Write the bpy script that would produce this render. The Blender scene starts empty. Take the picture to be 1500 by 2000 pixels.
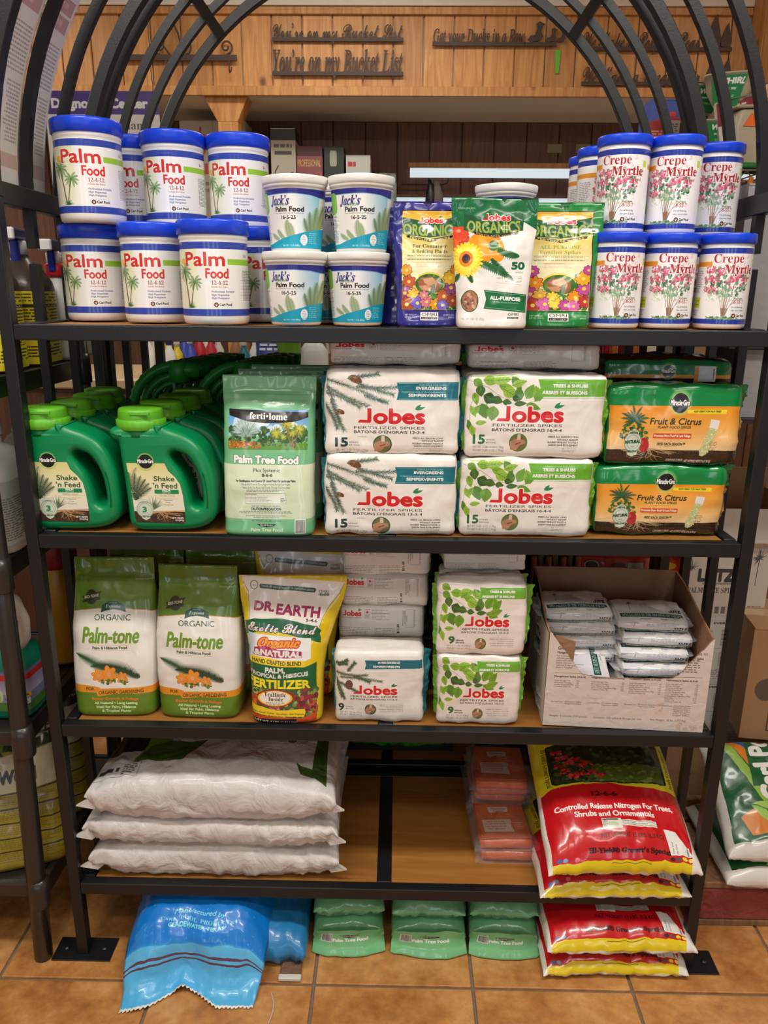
import bpy, bmesh, math, random
import numpy as np
from mathutils import Vector, Matrix, noise

# ------------------------------------------------------------------ camera, world, light, exposure
SC = bpy.context.scene
COL = SC.collection
CAM_LOC = (0.0165, -1.5047, 1.5717)
PITCH, YAW, ROLL, FPX = 0.2772, -0.0159, 0.0086, 1500.0


def _axes():
    cy, sy, cp, sp, cr, sr = math.cos(YAW), math.sin(YAW), math.cos(PITCH), math.sin(PITCH), math.cos(ROLL), math.sin(ROLL)
    fw = Vector((sy * cp, cy * cp, -sp))
    rt = Vector((cy, -sy, 0))
    up = rt.cross(fw)
    return fw, cr * rt + sr * up, -sr * rt + cr * up


FW, RT, UP = _axes()
cam_data = bpy.data.cameras.new('camera')
cam = bpy.data.objects.new('camera', cam_data)
COL.objects.link(cam)
SC.camera = cam
cam_data.sensor_fit = 'VERTICAL'
cam_data.sensor_height = 24.0
cam_data.lens = 24.0 * FPX / 2000.0
cam_data.clip_start = 0.05
_m = Matrix.Identity(4)
for _i in range(3):
    _m[_i][0], _m[_i][1], _m[_i][2], _m[_i][3] = RT[_i], UP[_i], -FW[_i], CAM_LOC[_i]
cam.matrix_world = _m

world = bpy.data.worlds.new('daylight')
SC.world = world
world.use_nodes = True
world.node_tree.nodes['Background'].inputs[0].default_value = (0.80, 0.90, 1.0, 1)
world.node_tree.nodes['Background'].inputs[1].default_value = 0.22

SC.view_settings.view_transform = 'Standard'
SC.view_settings.look = 'None'
SC.view_settings.gamma = 1.0
SC.view_settings.use_curve_mapping = False
SC.view_settings.exposure = -0.08
SC.cycles.use_denoising = True
SC.cycles.max_bounces = 6
SC.cycles.sample_clamp_indirect = 4.0


def area(name, loc, target, sx, sy, power, col):
    d = bpy.data.lights.new(name, 'AREA')
    d.shape = 'RECTANGLE'
    d.size, d.size_y, d.energy, d.color = sx, sy, power, col
    o = bpy.data.objects.new(name, d)
    COL.objects.link(o)
    o.location = loc
    v = Vector(target) - Vector(loc)
    o.rotation_euler = v.to_track_quat('-Z', 'Y').to_euler()
    return o


# fluorescent ceiling fittings (light side) : row in front of the rack and one behind it
LAMPS = [(-0.85, -0.80), (0.85, -0.80), (-0.85, -1.85), (0.85, -1.85), (-0.2, 1.75), (-2.2, 1.75), (2.0, 1.75)]
CEIL = 3.05
for _k, (_x, _y) in enumerate(LAMPS):
    area('ceiling_lamp_light', (_x, _y, CEIL - 0.09), (_x, _y, 0), 1.15, 0.22, (27 if _y > -1 and _y < 0 else (9 if _y < 0 else 13)), (1.0, 0.96, 0.90))

# ------------------------------------------------------------------ small helpers


def at(px, py, y=None, z=None, x=None):
    """the point of the plane y=.. (or z=.., x=..) seen at a photograph position"""
    d = FW + (px - 750) / FPX * RT - (py - 1000) / FPX * UP
    c = Vector(CAM_LOC)
    if y is not None:
        t = (y - c.y) / d.y
    elif z is not None:
        t = (z - c.z) / d.z
    else:
        t = (x - c.x) / d.x
    return c + d * t


def mesh_obj(name, verts, faces, mat=None, parent=None, smooth=False, uvs=None, mats=None, fmat=None, loc=None):
    me = bpy.data.meshes.new(name)
    me.from_pydata([tuple(v) for v in verts], [], [tuple(f) for f in faces])
    if smooth:
        me.polygons.foreach_set('use_smooth', [True] * len(me.polygons))
    if uvs is not None:
        ul = me.uv_layers.new(name='uv')
        li = np.zeros(len(me.loops), dtype=np.int32)
        me.loops.foreach_get('vertex_index', li)
        u = np.asarray(uvs, dtype=np.float32)
        u = u[li] if len(u) == len(verts) else u
        ul.data.foreach_set('uv', u.reshape(-1))
    if mats:
        for m in mats:
            me.materials.append(m)
        if fmat is not None:
            me.polygons.foreach_set('material_index', fmat)
    elif mat:
        me.materials.append(mat)
    me.update()
    o = bpy.data.objects.new(name, me)
    COL.objects.link(o)
    if parent:
        o.parent = parent
    if loc:
        o.location = loc
    return o


class MB:
    """collects simple solids, links them as one mesh"""

    def __init__(s):
        s.v, s.f = [], []

    def add(s, v, f):
        n = len(s.v)
        s.v += [tuple(p) for p in v]
        s.f += [tuple(i + n for i in q) for q in f]
        return s

    def box(s, x0, x1, y0, y1, z0, z1):
        return s.add([(x0, y0, z0), (x1, y0, z0), (x1, y1, z0), (x0, y1, z0), (x0, y0, z1), (x1, y0, z1), (x1, y1, z1), (x0, y1, z1)],
                     [(0, 3, 2, 1), (4, 5, 6, 7), (0, 1, 5, 4), (1, 2, 6, 5), (2, 3, 7, 6), (3, 0, 4, 7)])

    def tube(s, pts, r, n=8, closed=False):
        pts = [Vector(p) for p in pts]
        N = len(pts)
        rs = r if isinstance(r, (list, tuple)) else [r] * N
        V, F = [], []
        side = None
        for i, p in enumerate(pts):
            t = (pts[min(i + 1, N - 1)] - pts[max(i - 1, 0)]).normalized()
            if side is None:
                side = t.orthogonal().normalized()
            side = (side - t * side.dot(t)).normalized()
            b = t.cross(side)
            for k in range(n):
                a = 2 * math.pi * k / n
                V.append(p + (side * math.cos(a) + b * math.sin(a)) * rs[i])
        for i in range(N - 1):
            for k in range(n):
                k2 = (k + 1) % n
                F.append((i * n + k, i * n + k2, (i + 1) * n + k2, (i + 1) * n + k))
        F.append(tuple(range(n))[::-1])
        F.append(tuple((N - 1) * n + k for k in range(n)))
        return s.add(V, F)

    def lathe(s, prof, n=32, c=(0, 0, 0), cap=True):
        V, F = [], []
        for r, z in prof:
            for k in range(n):
                a = 2 * math.pi * k / n
                V.append((c[0] + r * math.cos(a), c[1] + r * math.sin(a), c[2] + z))
        for i in range(len(prof) - 1):
            for k in range(n):
                k2 = (k + 1) % n
                F.append((i * n + k, i * n + k2, (i + 1) * n + k2, (i + 1) * n + k))
        if cap:
            F.append(tuple(range(n))[::-1])
            F.append(tuple((len(prof) - 1) * n + k for k in range(n)))
        return s.add(V, F)

    def prism(s, poly, y0, y1, ax='y'):
        """extrude a 2D outline; ax y: poly in xz, ax z: poly in xy, ax x: poly in yz"""
        n = len(poly)
        f = {'y': lambda p, t: (p[0], t, p[1]), 'z': lambda p, t: (p[0], p[1], t), 'x': lambda p, t: (t, p[0], p[1])}[ax]
        V = [f(p, y0) for p in poly] + [f(p, y1) for p in poly]
        F = [tuple(range(n)), tuple(range(2 * n - 1, n - 1, -1))]
        F += [(i, (i + 1) % n + 0, (i + 1) % n + n, i + n)[::-1] for i in range(n)]
        return s.add(V, F)

    def build(s, name, mat, parent=None, smooth=False, bevel=0, seg=1, loc=None):
        o = mesh_obj(name, s.v, s.f, mat, parent, smooth, loc=loc)
        bm = bmesh.new()
        bm.from_mesh(o.data)
        bmesh.ops.recalc_face_normals(bm, faces=bm.faces)
        if bevel:
            bmesh.ops.bevel(bm, geom=[e for e in bm.edges if e.calc_face_angle(0) > 0.5], offset=bevel, segments=seg, affect='EDGES', profile=0.5)
            if smooth:
                for f in bm.faces:
                    f.smooth = True
        bm.to_mesh(o.data)
        bm.free()
        return o


def empty(name, label, cat, loc=(0, 0, 0), rz=0.0, group=None, rx=0.0, ry=0.0):
    o = bpy.data.objects.new(name, None)
    COL.objects.link(o)
    o.empty_display_size = 0.05
    o.location = loc
    o.rotation_euler = (rx, ry, rz)
    return tag(o, label, cat, group)


def tag(o, label, cat, group=None, kind=None):
    if label:
        o['label'] = label
    if cat:
        o['category'] = cat
    if group:
        o['group'] = group
    if kind:
        o['kind'] = kind
    return o


def struct(o):
    o['kind'] = 'structure'
    return o


def dup(root, label, loc, rz=None, group=None, rx=None, ry=None, scale=None):
    r = root.copy()
    COL.objects.link(r)
    r.location = loc
    e = list(root.rotation_euler)
    if rx is not None:
        e[0] = rx
    if ry is not None:
        e[1] = ry
    if rz is not None:
        e[2] = rz
    r.rotation_euler = e
    if scale:
        r.scale = scale
    r['label'] = label
    if group:
        r['group'] = group
    for ch in list(root.children):
        c = ch.copy()
        COL.objects.link(c)
        c.parent = r
        for g in list(ch.children):
            d = g.copy()
            COL.objects.link(d)
            d.parent = c
    return r


# ------------------------------------------------------------------ materials
def lin(c):
    return tuple((v / 12.92 if v <= 0.04045 else ((v + 0.055) / 1.055) ** 2.4) for v in c)


def rgb(r, g, b):
    return lin((r / 255, g / 255, b / 255))


_MC = {}


def mat(name, col, rough=0.5, metal=0.0, coat=0.0, bump=0.0, bscale=30.0, alpha=1.0, emit=0.0, trans=0.0, var=0.0, vscale=6.0, spec=0.5, coat_rough=0.1, detail=3.0):
    if name in _MC:
        return _MC[name]
    m = bpy.data.materials.new(name)
    m.use_nodes = True
    nt = m.node_tree
    b = nt.nodes['Principled BSDF']
    b.inputs['Base Color'].default_value = (*col, 1)
    b.inputs['Roughness'].default_value = rough
    b.inputs['Metallic'].default_value = metal
    b.inputs['Coat Weight'].default_value = coat
    b.inputs['Coat Roughness'].default_value = coat_rough
    b.inputs['Specular IOR Level'].default_value = spec
    b.inputs['Transmission Weight'].default_value = trans
    b.inputs['Alpha'].default_value = alpha
    if emit:
        b.inputs['Emission Color'].default_value = (*col, 1)
        b.inputs['Emission Strength'].default_value = emit
    tc = nt.nodes.new('ShaderNodeTexCoord')
    if var:
        n = nt.nodes.new('ShaderNodeTexNoise')
        n.inputs['Scale'].default_value = vscale
        n.inputs['Detail'].default_value = 5
        nt.links.new(tc.outputs['Object'], n.inputs['Vector'])
        mx = nt.nodes.new('ShaderNodeMix')
        mx.data_type = 'RGBA'
        mx.inputs[6].default_value = (*[c * (1 - var) for c in col], 1)
        mx.inputs[7].default_value = (*[min(1, c * (1 + var)) for c in col], 1)
        nt.links.new(n.outputs['Fac'], mx.inputs[0])
        nt.links.new(mx.outputs[2], b.inputs['Base Color'])
    if bump:
        _bump(nt, b, tc, bump, bscale, detail)
    _MC[name] = m
    return m


def _bump(nt, b, tc, bump, bscale, detail=3.0):
    n = nt.nodes.new('ShaderNodeTexNoise')
    n.inputs['Scale'].default_value = bscale
    n.inputs['Detail'].default_value = detail
    n.inputs['Distortion'].default_value = 0.6
    nt.links.new(tc.outputs['Object'], n.inputs['Vector'])
    bp = nt.nodes.new('ShaderNodeBump')
    bp.inputs['Strength'].default_value = bump
    bp.inputs['Distance'].default_value = 0.02
    nt.links.new(n.outputs['Fac'], bp.inputs['Height'])
    nt.links.new(bp.outputs['Normal'], b.inputs['Normal'])
    return bp


def print_mat(name, canvas, rough=0.35, coat=0.0, bump=0.0, bscale=25.0, metal=0.0, detail=3.0, coat_rough=0.08):
    """printed surface: the artwork painted by the Canvas class below, on film / paper / board"""
    m = mat(name, (0.8, 0.8, 0.8), rough, metal, coat, bump, bscale, detail=detail, coat_rough=coat_rough)
    nt = m.node_tree
    t = nt.nodes.new('ShaderNodeTexImage')
    t.image = canvas.image(name)
    t.extension = 'EXTEND'
    uv = nt.nodes.new('ShaderNodeUVMap')
    uv.uv_map = 'uv'
    nt.links.new(uv.outputs[0], t.inputs[0])
    nt.links.new(t.outputs['Color'], nt.nodes['Principled BSDF'].inputs['Base Color'])
    return m


def wood_mat(name, c1, c2, scale=3.0, stretch=(1, 1, 12), rough=0.5, knots=True, coat=0.0):
    m = bpy.data.materials.new(name)
    m.use_nodes = True
    nt = m.node_tree
    b = nt.nodes['Principled BSDF']
    b.inputs['Roughness'].default_value = rough
    b.inputs['Coat Weight'].default_value = coat
    tc = nt.nodes.new('ShaderNodeTexCoord')
    oi = nt.nodes.new('ShaderNodeObjectInfo')
    mul = nt.nodes.new('ShaderNodeVectorMath')
    mul.operation = 'MULTIPLY_ADD'
    nt.links.new(oi.outputs['Random'], mul.inputs[0])
    mul.inputs[1].default_value = (37, 11, 23)
    nt.links.new(tc.outputs['Object'], mul.inputs[2])
    mp = nt.nodes.new('ShaderNodeMapping')
    mp.inputs['Scale'].default_value = [12.0 / s for s in stretch]
    nt.links.new(mul.outputs[0], mp.inputs[0])
    n = nt.nodes.new('ShaderNodeTexNoise')
    n.inputs['Scale'].default_value = scale
    n.inputs['Detail'].default_value = 6
    n.inputs['Distortion'].default_value = 1.5
    nt.links.new(mp.outputs[0], n.inputs['Vector'])
    cr = nt.nodes.new('ShaderNodeValToRGB')
    cr.color_ramp.elements[0].position = 0.3
    cr.color_ramp.elements[0].color = (*c2, 1)
    cr.color_ramp.elements[1].position = 0.68
    cr.color_ramp.elements[1].color = (*c1, 1)
    nt.links.new(n.outputs['Fac'], cr.inputs[0])
    out = cr.outputs[0]
    if knots:
        v = nt.nodes.new('ShaderNodeTexVoronoi')
        v.inputs['Scale'].default_value = 3.2
        mp2 = nt.nodes.new('ShaderNodeMapping')
        mp2.inputs['Scale'].default_value = (1.6, 1, 1)
        nt.links.new(mul.outputs[0], mp2.inputs[0])
        nt.links.new(mp2.outputs[0], v.inputs['Vector'])
        r2 = nt.nodes.new('ShaderNodeValToRGB')
        r2.color_ramp.elements[0].position = 0.03
        r2.color_ramp.elements[0].color = (*[c * 0.22 for c in c2], 1)
        r2.color_ramp.elements[1].position = 0.11
        r2.color_ramp.elements[1].color = (1, 1, 1, 1)
        nt.links.new(v.outputs['Distance'], r2.inputs[0])
        mm = nt.nodes.new('ShaderNodeMix')
        mm.data_type = 'RGBA'
        mm.blend_type = 'MULTIPLY'
        mm.inputs[0].default_value = 0.85
        nt.links.new(out, mm.inputs[6])
        nt.links.new(r2.outputs[0], mm.inputs[7])
        out = mm.outputs[2]
    # a tone of its own for every board
    hs = nt.nodes.new('ShaderNodeHueSaturation')
    mr = nt.nodes.new('ShaderNodeMapRange')
    mr.inputs[3].default_value = 0.82
    mr.inputs[4].default_value = 1.12
    nt.links.new(oi.outputs['Random'], mr.inputs[0])
    nt.links.new(mr.outputs[0], hs.inputs['Value'])
    nt.links.new(out, hs.inputs['Color'])
    nt.links.new(hs.outputs[0], b.inputs['Base Color'])
    return m


# ------------------------------------------------------------------ print artwork: a small vector painter
_TXT = {}
_R = {'rb': (0x1D400, 0x1D41A, 0x1D7CE), 'rbi': (0x1D468, 0x1D482, 0x1D7CE), 'scr': (0x1D4D0, 0x1D4EA, None)}


def _styled(s, st):
    if st not in _R:
        return s
    U, L, D = _R[st]
    o = ''
    for ch in s:
        if 'A' <= ch <= 'Z':
            o += chr(U + ord(ch) - 65)
        elif 'a' <= ch <= 'z':
            o += chr(L + ord(ch) - 97)
        elif '0' <= ch <= '9' and D:
            o += chr(D + ord(ch) - 48)
        else:
            o += ch
    return o


_GL = {}
_CH = [chr(k) for k in range(33, 127)] + list('ÂÉ®™•·’—')


def _glyphs(st, chars):
    """outline and advance of the characters of a style, read from one text object: one character and a bar per line"""
    chars = [ch for ch in chars if (ch, st) not in _GL]
    if not chars:
        return
    cu = bpy.data.curves.new('t', 'FONT')
    cu.space_line = 3.0
    cu.body = '\n'.join(_styled(ch, st) + '|' for ch in ['|'] + chars)
    ob = bpy.data.objects.new('t', cu)
    COL.objects.link(ob)
    dg = bpy.context.evaluated_depsgraph_get()
    ev = ob.evaluated_get(dg)
    c = ev.to_curve(dg)
    t = np.array([0, .25, .5, .75])[None, :, None]
    sp_ = []
    for sp in c.splines:
        bp = sp.bezier_points
        n = len(bp)
        if n < 2:
            continue
        buf = np.empty(n * 3)
        g = []
        for nm in ('co', 'handle_left', 'handle_right'):
            bp.foreach_get(nm, buf)
            g.append(buf.reshape(-1, 3)[:, :2].copy())
        P, HL, HR = g
        Q, HN = np.roll(P, -1, 0), np.roll(HL, -1, 0)
        pts = ((1 - t) ** 3) * P[:, None] + 3 * ((1 - t) ** 2) * t * HR[:, None] + 3 * (1 - t) * t * t * HN[:, None] + t ** 3 * Q[:, None]
        sp_.append(pts.reshape(-1, 2))
    ev.to_curve_clear()
    bpy.data.objects.remove(ob)
    bpy.data.curves.remove(cu)
    ref = max(sp_, key=lambda p: p[:, 1].mean() - 0.01 * p[:, 0].mean())
    y0, x0 = ref[:, 1].mean(), ref[:, 0].min()
    rows = {}
    for p in sp_:
        rows.setdefault(int(round(-(p[:, 1].mean() - y0) / 3.0)), []).append(p)
    for k, ch in enumerate(chars):
        L = rows.get(k + 1, [])
        L.sort(key=lambda p: p[:, 0].max())
        if L:
            _GL[(ch, st)] = ([p + (0, 3.0 * (k + 1)) for p in L[:-1]], L[-1][:, 0].min() - x0)


def outlines(s, st=''):
    if st not in _R:
        st = ''
    if not _GL:
        _glyphs('', _CH)
    plain = [ch for ch in s if ch != ' ' and (st == '' or not (ch.isascii() and (ch.isalpha() or (ch.isdigit() and _R[st][2]))))]
    _glyphs(st, sorted(set(ch for ch in s if ch != ' ' and ch not in plain)))
    x = 0.0
    out = []
    for ch in s:
        g = _GL.get((ch, '' if ch in plain else st), ([], 0.27))
        out += [p + (x, 0) for p in g[0]]
        x += g[1]
    return out


def area2(p):
    x, y = p[:, 0], p[:, 1]
    return float(np.sum(x * np.roll(y, -1) - np.roll(x, -1) * y))


class Canvas:
    def __init__(s, x0, y0, x1, y1, res, bg=(255, 255, 255)):
        s.x0, s.y0, s.r = x0, y0, res
        s.w, s.h = int(round((x1 - x0) * res)), int(round((y1 - y0) * res))
        s.X1, s.Y1 = x1, y1
        s.a = np.empty((s.h, s.w, 3), dtype=np.float32)
        s.a[:] = np.array(bg, dtype=np.float32) / 255
        s.rnd = random.Random(7)

    def cover(s, polys, signed=False, ss=3):
        E0, E1 = [], []
        for p in polys:
            p = np.asarray(p, dtype=float)
            if not signed and area2(p) < 0:
                p = p[::-1]
            q = (p - (s.x0, s.y0)) * s.r
            E0.append(q)
            E1.append(np.roll(q, -1, axis=0))
        a = np.concatenate(E0)
        b = np.concatenate(E1)
        mnx, mny = np.floor(a.min(0)).astype(int) - 1
        mxx, mxy = np.ceil(a.max(0)).astype(int) + 2
        X0, Y0, X1, Y1 = max(mnx, 0), max(mny, 0), min(mxx, s.w), min(mxy, s.h)
        if X1 <= X0 or Y1 <= Y0:
            return None
        W, H = X1 - X0, Y1 - Y0
        up = a[:, 1] < b[:, 1]
        lo = np.where(up[:, None], a, b)
        hi = np.where(up[:, None], b, a)
        sg = np.where(up, 1.0, -1.0)
        i0 = np.ceil(lo[:, 1] * ss - .5).astype(int)
        i1 = np.ceil(hi[:, 1] * ss - .5).astype(int)
        i0 = np.maximum(i0, Y0 * ss)
        i1 = np.minimum(i1, Y1 * ss)
        n = np.maximum(i1 - i0, 0)
        tot = int(n.sum())
        if not tot:
            return None
        e = np.repeat(np.arange(len(n)), n)
        k = np.arange(tot) - np.repeat(np.cumsum(n) - n, n) + i0[e]
        ys = (k + .5) / ss
        dy = hi[e, 1] - lo[e, 1]
        x = lo[e, 0] + (ys - lo[e, 1]) * (hi[e, 0] - lo[e, 0]) / dy - X0
        x = np.clip(x, 0, W)
        xi = np.floor(x).astype(int)
        fr = x - xi
        row = k // ss - Y0
        ww = sg[e] / ss
        W2 = W + 2
        acc = np.bincount(np.concatenate([row * W2 + xi, row * W2 + xi + 1]), weights=np.concatenate([ww * (1 - fr), ww * fr]), minlength=H * W2)[:H * W2].reshape(H, W2)
        c = np.clip(np.abs(np.cumsum(acc, axis=1)[:, :W]), 0, 1)
        return X0, Y0, X1, Y1, c.astype(np.float32)

    def blend(s, cv, col, alpha=1.0):
        if cv is None:
            return
        X0, Y0, X1, Y1, c = cv
        c = c[..., None] * alpha
        R = s.a[Y0:Y1, X0:X1]
        col = np.asarray(col, dtype=np.float32) / 255
        R += (col - R) * c

    def polys(s, L, col, alpha=1.0):
        s.blend(s.cover(L), col, alpha)

    def poly(s, p, col, alpha=1.0):
        s.polys([p], col, alpha)

    def rect(s, x0, y0, x1, y1, col, alpha=1.0):
        s.polys([[(x0, y0), (x1, y0), (x1, y1), (x0, y1)]], col, alpha)

    def rrect(s, x0, y0, x1, y1, r, col, alpha=1.0):
        P = []
        for cx, cy, a0 in ((x1 - r, y1 - r, 0), (x0 + r, y1 - r, 90), (x0 + r, y0 + r, 180), (x1 - r, y0 + r, 270)):
            P += [(cx + r * math.cos(math.radians(a0 + t)), cy + r * math.sin(math.radians(a0 + t))) for t in (0, 30, 60, 90)]
        s.poly(P, col, alpha)

    def grad(s, x0, y0, x1, y1, c0, c1, horiz=False):
        a = [int((v - o) * s.r) for v, o in ((x0, s.x0), (y0, s.y0), (x1, s.x0), (y1, s.y0))]
        X0, Y0, X1, Y1 = max(a[0], 0), max(a[1], 0), min(a[2], s.w), min(a[3], s.h)
        if horiz:
            t = np.linspace(0, 1, max(X1 - X0, 1))[None, :, None]
        else:
            t = np.linspace(0, 1, max(Y1 - Y0, 1))[:, None, None]
        s.a[Y0:Y1, X0:X1] = (np.array(c0) * (1 - t) + np.array(c1) * t) / 255

    def ell(s, cx, cy, rx, ry, col, alpha=1.0, n=28):
        s.poly(s._el(cx, cy, rx, ry, n), col, alpha)

    @staticmethod
    def _el(cx, cy, rx, ry, n=28, rot=0.0):
        t = np.linspace(0, 2 * math.pi, n, endpoint=False)
        x, y = rx * np.cos(t), ry * np.sin(t)
        c, q = math.cos(rot), math.sin(rot)
        return np.stack([cx + x * c - y * q, cy + x * q + y * c], 1)

    def ring(s, cx, cy, rx, ry, w, col, n=32):
        a = s._el(cx, cy, rx, ry, n)
        b = s._el(cx, cy, rx - w, ry - w, n)[::-1]
        s.blend(s.cover([a, b], signed=True), col)

    def line(s, pts, w, col, alpha=1.0):
        pts = [np.array(p, float) for p in pts]
        L = []
        for a, b in zip(pts[:-1], pts[1:]):
            d = b - a
            l = np.hypot(*d) or 1
            nn = np.array([-d[1], d[0]]) / l * w / 2
            L.append([a + nn, b + nn, b - nn, a - nn])
        s.polys(L, col, alpha)

    def frame(s, x0, y0, x1, y1, w, col):
        s.line([(x0, y0), (x1, y0)], w, col)
        s.line([(x0, y1), (x1, y1)], w, col)
        s.line([(x0, y0), (x0, y1)], w, col)
        s.line([(x1, y0), (x1, y1)], w, col)

    def text(s, t, x, y, h, col, w=None, st='', anc='m', out=None, fat=0, shear=0.0, rot=0.0, arc=0.0, alpha=1.0, slope=0.0):
        """y: baseline, h: capital height, w: fit to this width, anc l/m/r, out=(colour, px), arc: bow (up positive)"""
        if st in ('sb', 'sbi'):
            fat = fat + h * .035
        if st in ('si', 'sbi'):
            shear += .2
        O = outlines(t, st)
        if not O:
            return
        P = np.concatenate(O)
        xa, xb = P[:, 0].min(), P[:, 0].max()
        k = h / 0.70
        kx = k if w is None else w / max(xb - xa, 1e-6)
        W = (xb - xa) * kx
        ox = {'l': 0, 'm': -W / 2, 'r': -W}[anc]
        L = []
        cr, sr = math.cos(rot), math.sin(rot)
        for p in O:
            X = (p[:, 0] - xa) * kx + ox + p[:, 1] * k * shear
            Y = -p[:, 1] * k
            if arc:
                Y = Y - arc * (1 - ((X - ox - W / 2) / (W / 2)) ** 2)
            if slope:
                Y = Y + slope * (X - ox)
            L.append(np.stack([x + X * cr - Y * sr, y + X * sr + Y * cr], 1))
        cv = s.cover(L, signed=True)
        if cv is None:
            return
        if fat or out:
            X0, Y0, X1, Y1, c = cv
            pad = int(math.ceil(max(fat, (out[1] if out else 0) + fat) * s.r)) + 1
            a0, b0, a1, b1 = max(X0 - pad, 0), max(Y0 - pad, 0), min(X1 + pad, s.w), min(Y1 + pad, s.h)
            big = np.zeros((b1 - b0, a1 - a0), np.float32)
            big[Y0 - b0:Y1 - b0, X0 - a0:X1 - a0] = c

            def dil(A, r):
                r = r * s.r
                B = A.copy()
                n = 12
                for q in range(n):
                    dx, dy = int(round(r * math.cos(2 * math.pi * q / n))), int(round(r * math.sin(2 * math.pi * q / n)))
                    B = np.maximum(B, np.roll(np.roll(A, dx, 1), dy, 0))
                    B = np.maximum(B, np.roll(np.roll(A, int(dx / 2), 1), int(dy / 2), 0))
                return B
            if fat:
                big = dil(big, fat)
            if out:
                s.blend((a0, b0, a1, b1, dil(big, out[1])), out[0])
            cv = (a0, b0, a1, b1, big)
        s.blend(cv, col, alpha)

    def greek(s, x0, y0, x1, y1, rows, col, alpha=0.75, fill=0.55, ragged=0.25, seed=1):
        """rows of words too small to read"""
        R = random.Random(seed)
        dy = (y1 - y0) / rows
        L = []
        for i in range(rows):
            x = x0
            end = x1 - (x1 - x0) * ragged * R.random()
            while x < end:
                w = dy * R.uniform(.8, 2.6)
                yy = y0 + dy * i
                L.append([(x, yy), (min(x + w, end), yy), (min(x + w, end), yy + dy * fill), (x, yy + dy * fill)])
                x += w + dy * .45
        if L:
            s.polys(L, col, alpha)

    def barcode(s, x0, y0, x1, y1, vert=True, seed=3):
        R = random.Random(seed)
        s.rect(x0, y0, x1, y1, (235, 235, 230))
        L = []
        a, b = (x0, x1) if vert else (y0, y1)
        m = (b - a) * .08
        t = a + m
        step = (b - a) / 44
        while t < b - m:
            q = step * R.choice((.5, .8, 1.3))
            if vert:
                L.append([(t, y0 + m), (t + q, y0 + m), (t + q, y1 - m), (t, y1 - m)])
            else:
                L.append([(x0 + m, t), (x1 - m, t), (x1 - m, t + q), (x0 + m, t + q)])
            t += q + step * R.choice((.5, .9))
        s.polys(L, (40, 40, 45), .9)

    def leaf(s, x, y, ln, wd, ang, col, vein=None):
        ca, sa = math.cos(ang), math.sin(ang)
        t = np.linspace(0, 1, 10)
        w = wd / 2 * np.sin(np.pi * t ** .8)
        P = np.concatenate([np.stack([t * ln, w], 1), np.stack([t[::-1] * ln, -w[::-1]], 1)])
        Q = np.stack([x + P[:, 0] * ca - P[:, 1] * sa, y + P[:, 0] * sa + P[:, 1] * ca], 1)
        s.poly(Q, col)
        if vein:
            s.line([(x, y), (x + ln * .95 * ca, y + ln * .95 * sa)], wd * .06, vein)
            for k in (.25, .45, .65):
                for sg in (1, -1):
                    ax, ay = x + ln * k * ca, y + ln * k * sa
                    b = ang + sg * .7
                    s.line([(ax, ay), (ax + wd * .4 * math.cos(b), ay + wd * .4 * math.sin(b))], wd * .035, vein)

    def frond(s, x, y, ln, ang, droop, col, n=16, lw=0.35, taper=1.0, wd=0.045, stem=None):
        """a palm leaf: bowed rib with leaflets on both sides"""
        pts = []
        a = ang
        px, py = x, y
        for i in range(n + 1):
            pts.append((px, py, a))
            px += ln / n * math.cos(a)
            py += ln / n * math.sin(a)
            a += droop / n
        L = []
        for i, (px, py, a) in enumerate(pts):
            t = i / n
            l = ln * lw * (math.sin(math.pi * min(1, (t * .9 + .12))) ** .7) * taper
            for sg in (1, -1):
                b = a + sg * (1.0 - .5 * t)
                qx, qy = px + l * math.cos(b), py + l * math.sin(b)
                nx, ny = -math.sin(b) * ln * wd / 2, math.cos(b) * ln * wd / 2
                L.append([(px + nx, py + ny), (qx, qy), (px - nx, py - ny)])
        s.polys(L, col)
        s.line([(p[0], p[1]) for p in pts], ln * .018, stem or tuple(c * .8 for c in col))

    def palm(s, x, y, h, r, lean=0.0, trunk=(120, 80, 50), c1=(80, 125, 60), c2=(45, 85, 45), n=9):
        s.line([(x, y), (x + lean * .4, y - h * .5), (x + lean, y - h)], h * .05, trunk)
        for k in range(n):
            a = -math.pi / 2 + (k - (n - 1) / 2) * (2 * math.pi * .86 / n)
            sg = 1 if math.cos(a) > 0 else -1
            s.frond(x + lean, y - h, r, a, sg * 0.9, c1 if k % 2 else c2, 9, .28, wd=.07)

    def flower(s, x, y, r, col, cen, n=6, dark=None, squash=1.0):
        L = []
        for k in range(n):
            a = 2 * math.pi * k / n + .3
            L.append(s._el(x + r * .55 * math.cos(a), y + r * .55 * math.sin(a) * squash, r * .5, r * .3 * squash, 12, a))
        if dark:
            s.polys([s._el(x + r * .55 * math.cos(2 * math.pi * k / n + .3), y + r * .55 * math.sin(2 * math.pi * k / n + .3) * squash, r * .57, r * .37, 12, 2 * math.pi * k / n + .3) for k in range(n)], dark)
            for q in L:
                s.poly(q, col)
        else:
            s.polys(L, col)
        s.ell(x, y, r * .25, r * .25 * squash, cen)

    def blobs(s, x0, y0, x1, y1, n, r0, r1, cols, seed=5, shape=None, alpha=1.0):
        R = random.Random(seed)
        for k in range(n):
            x, y = R.uniform(x0, x1), R.uniform(y0, y1)
            if shape and not shape(x, y):
                continue
            r = R.uniform(r0, r1)
            s.poly(s._el(x, y, r, r * R.uniform(.5, 1), 9, R.uniform(0, 3)), R.choice(cols), alpha)

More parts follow.
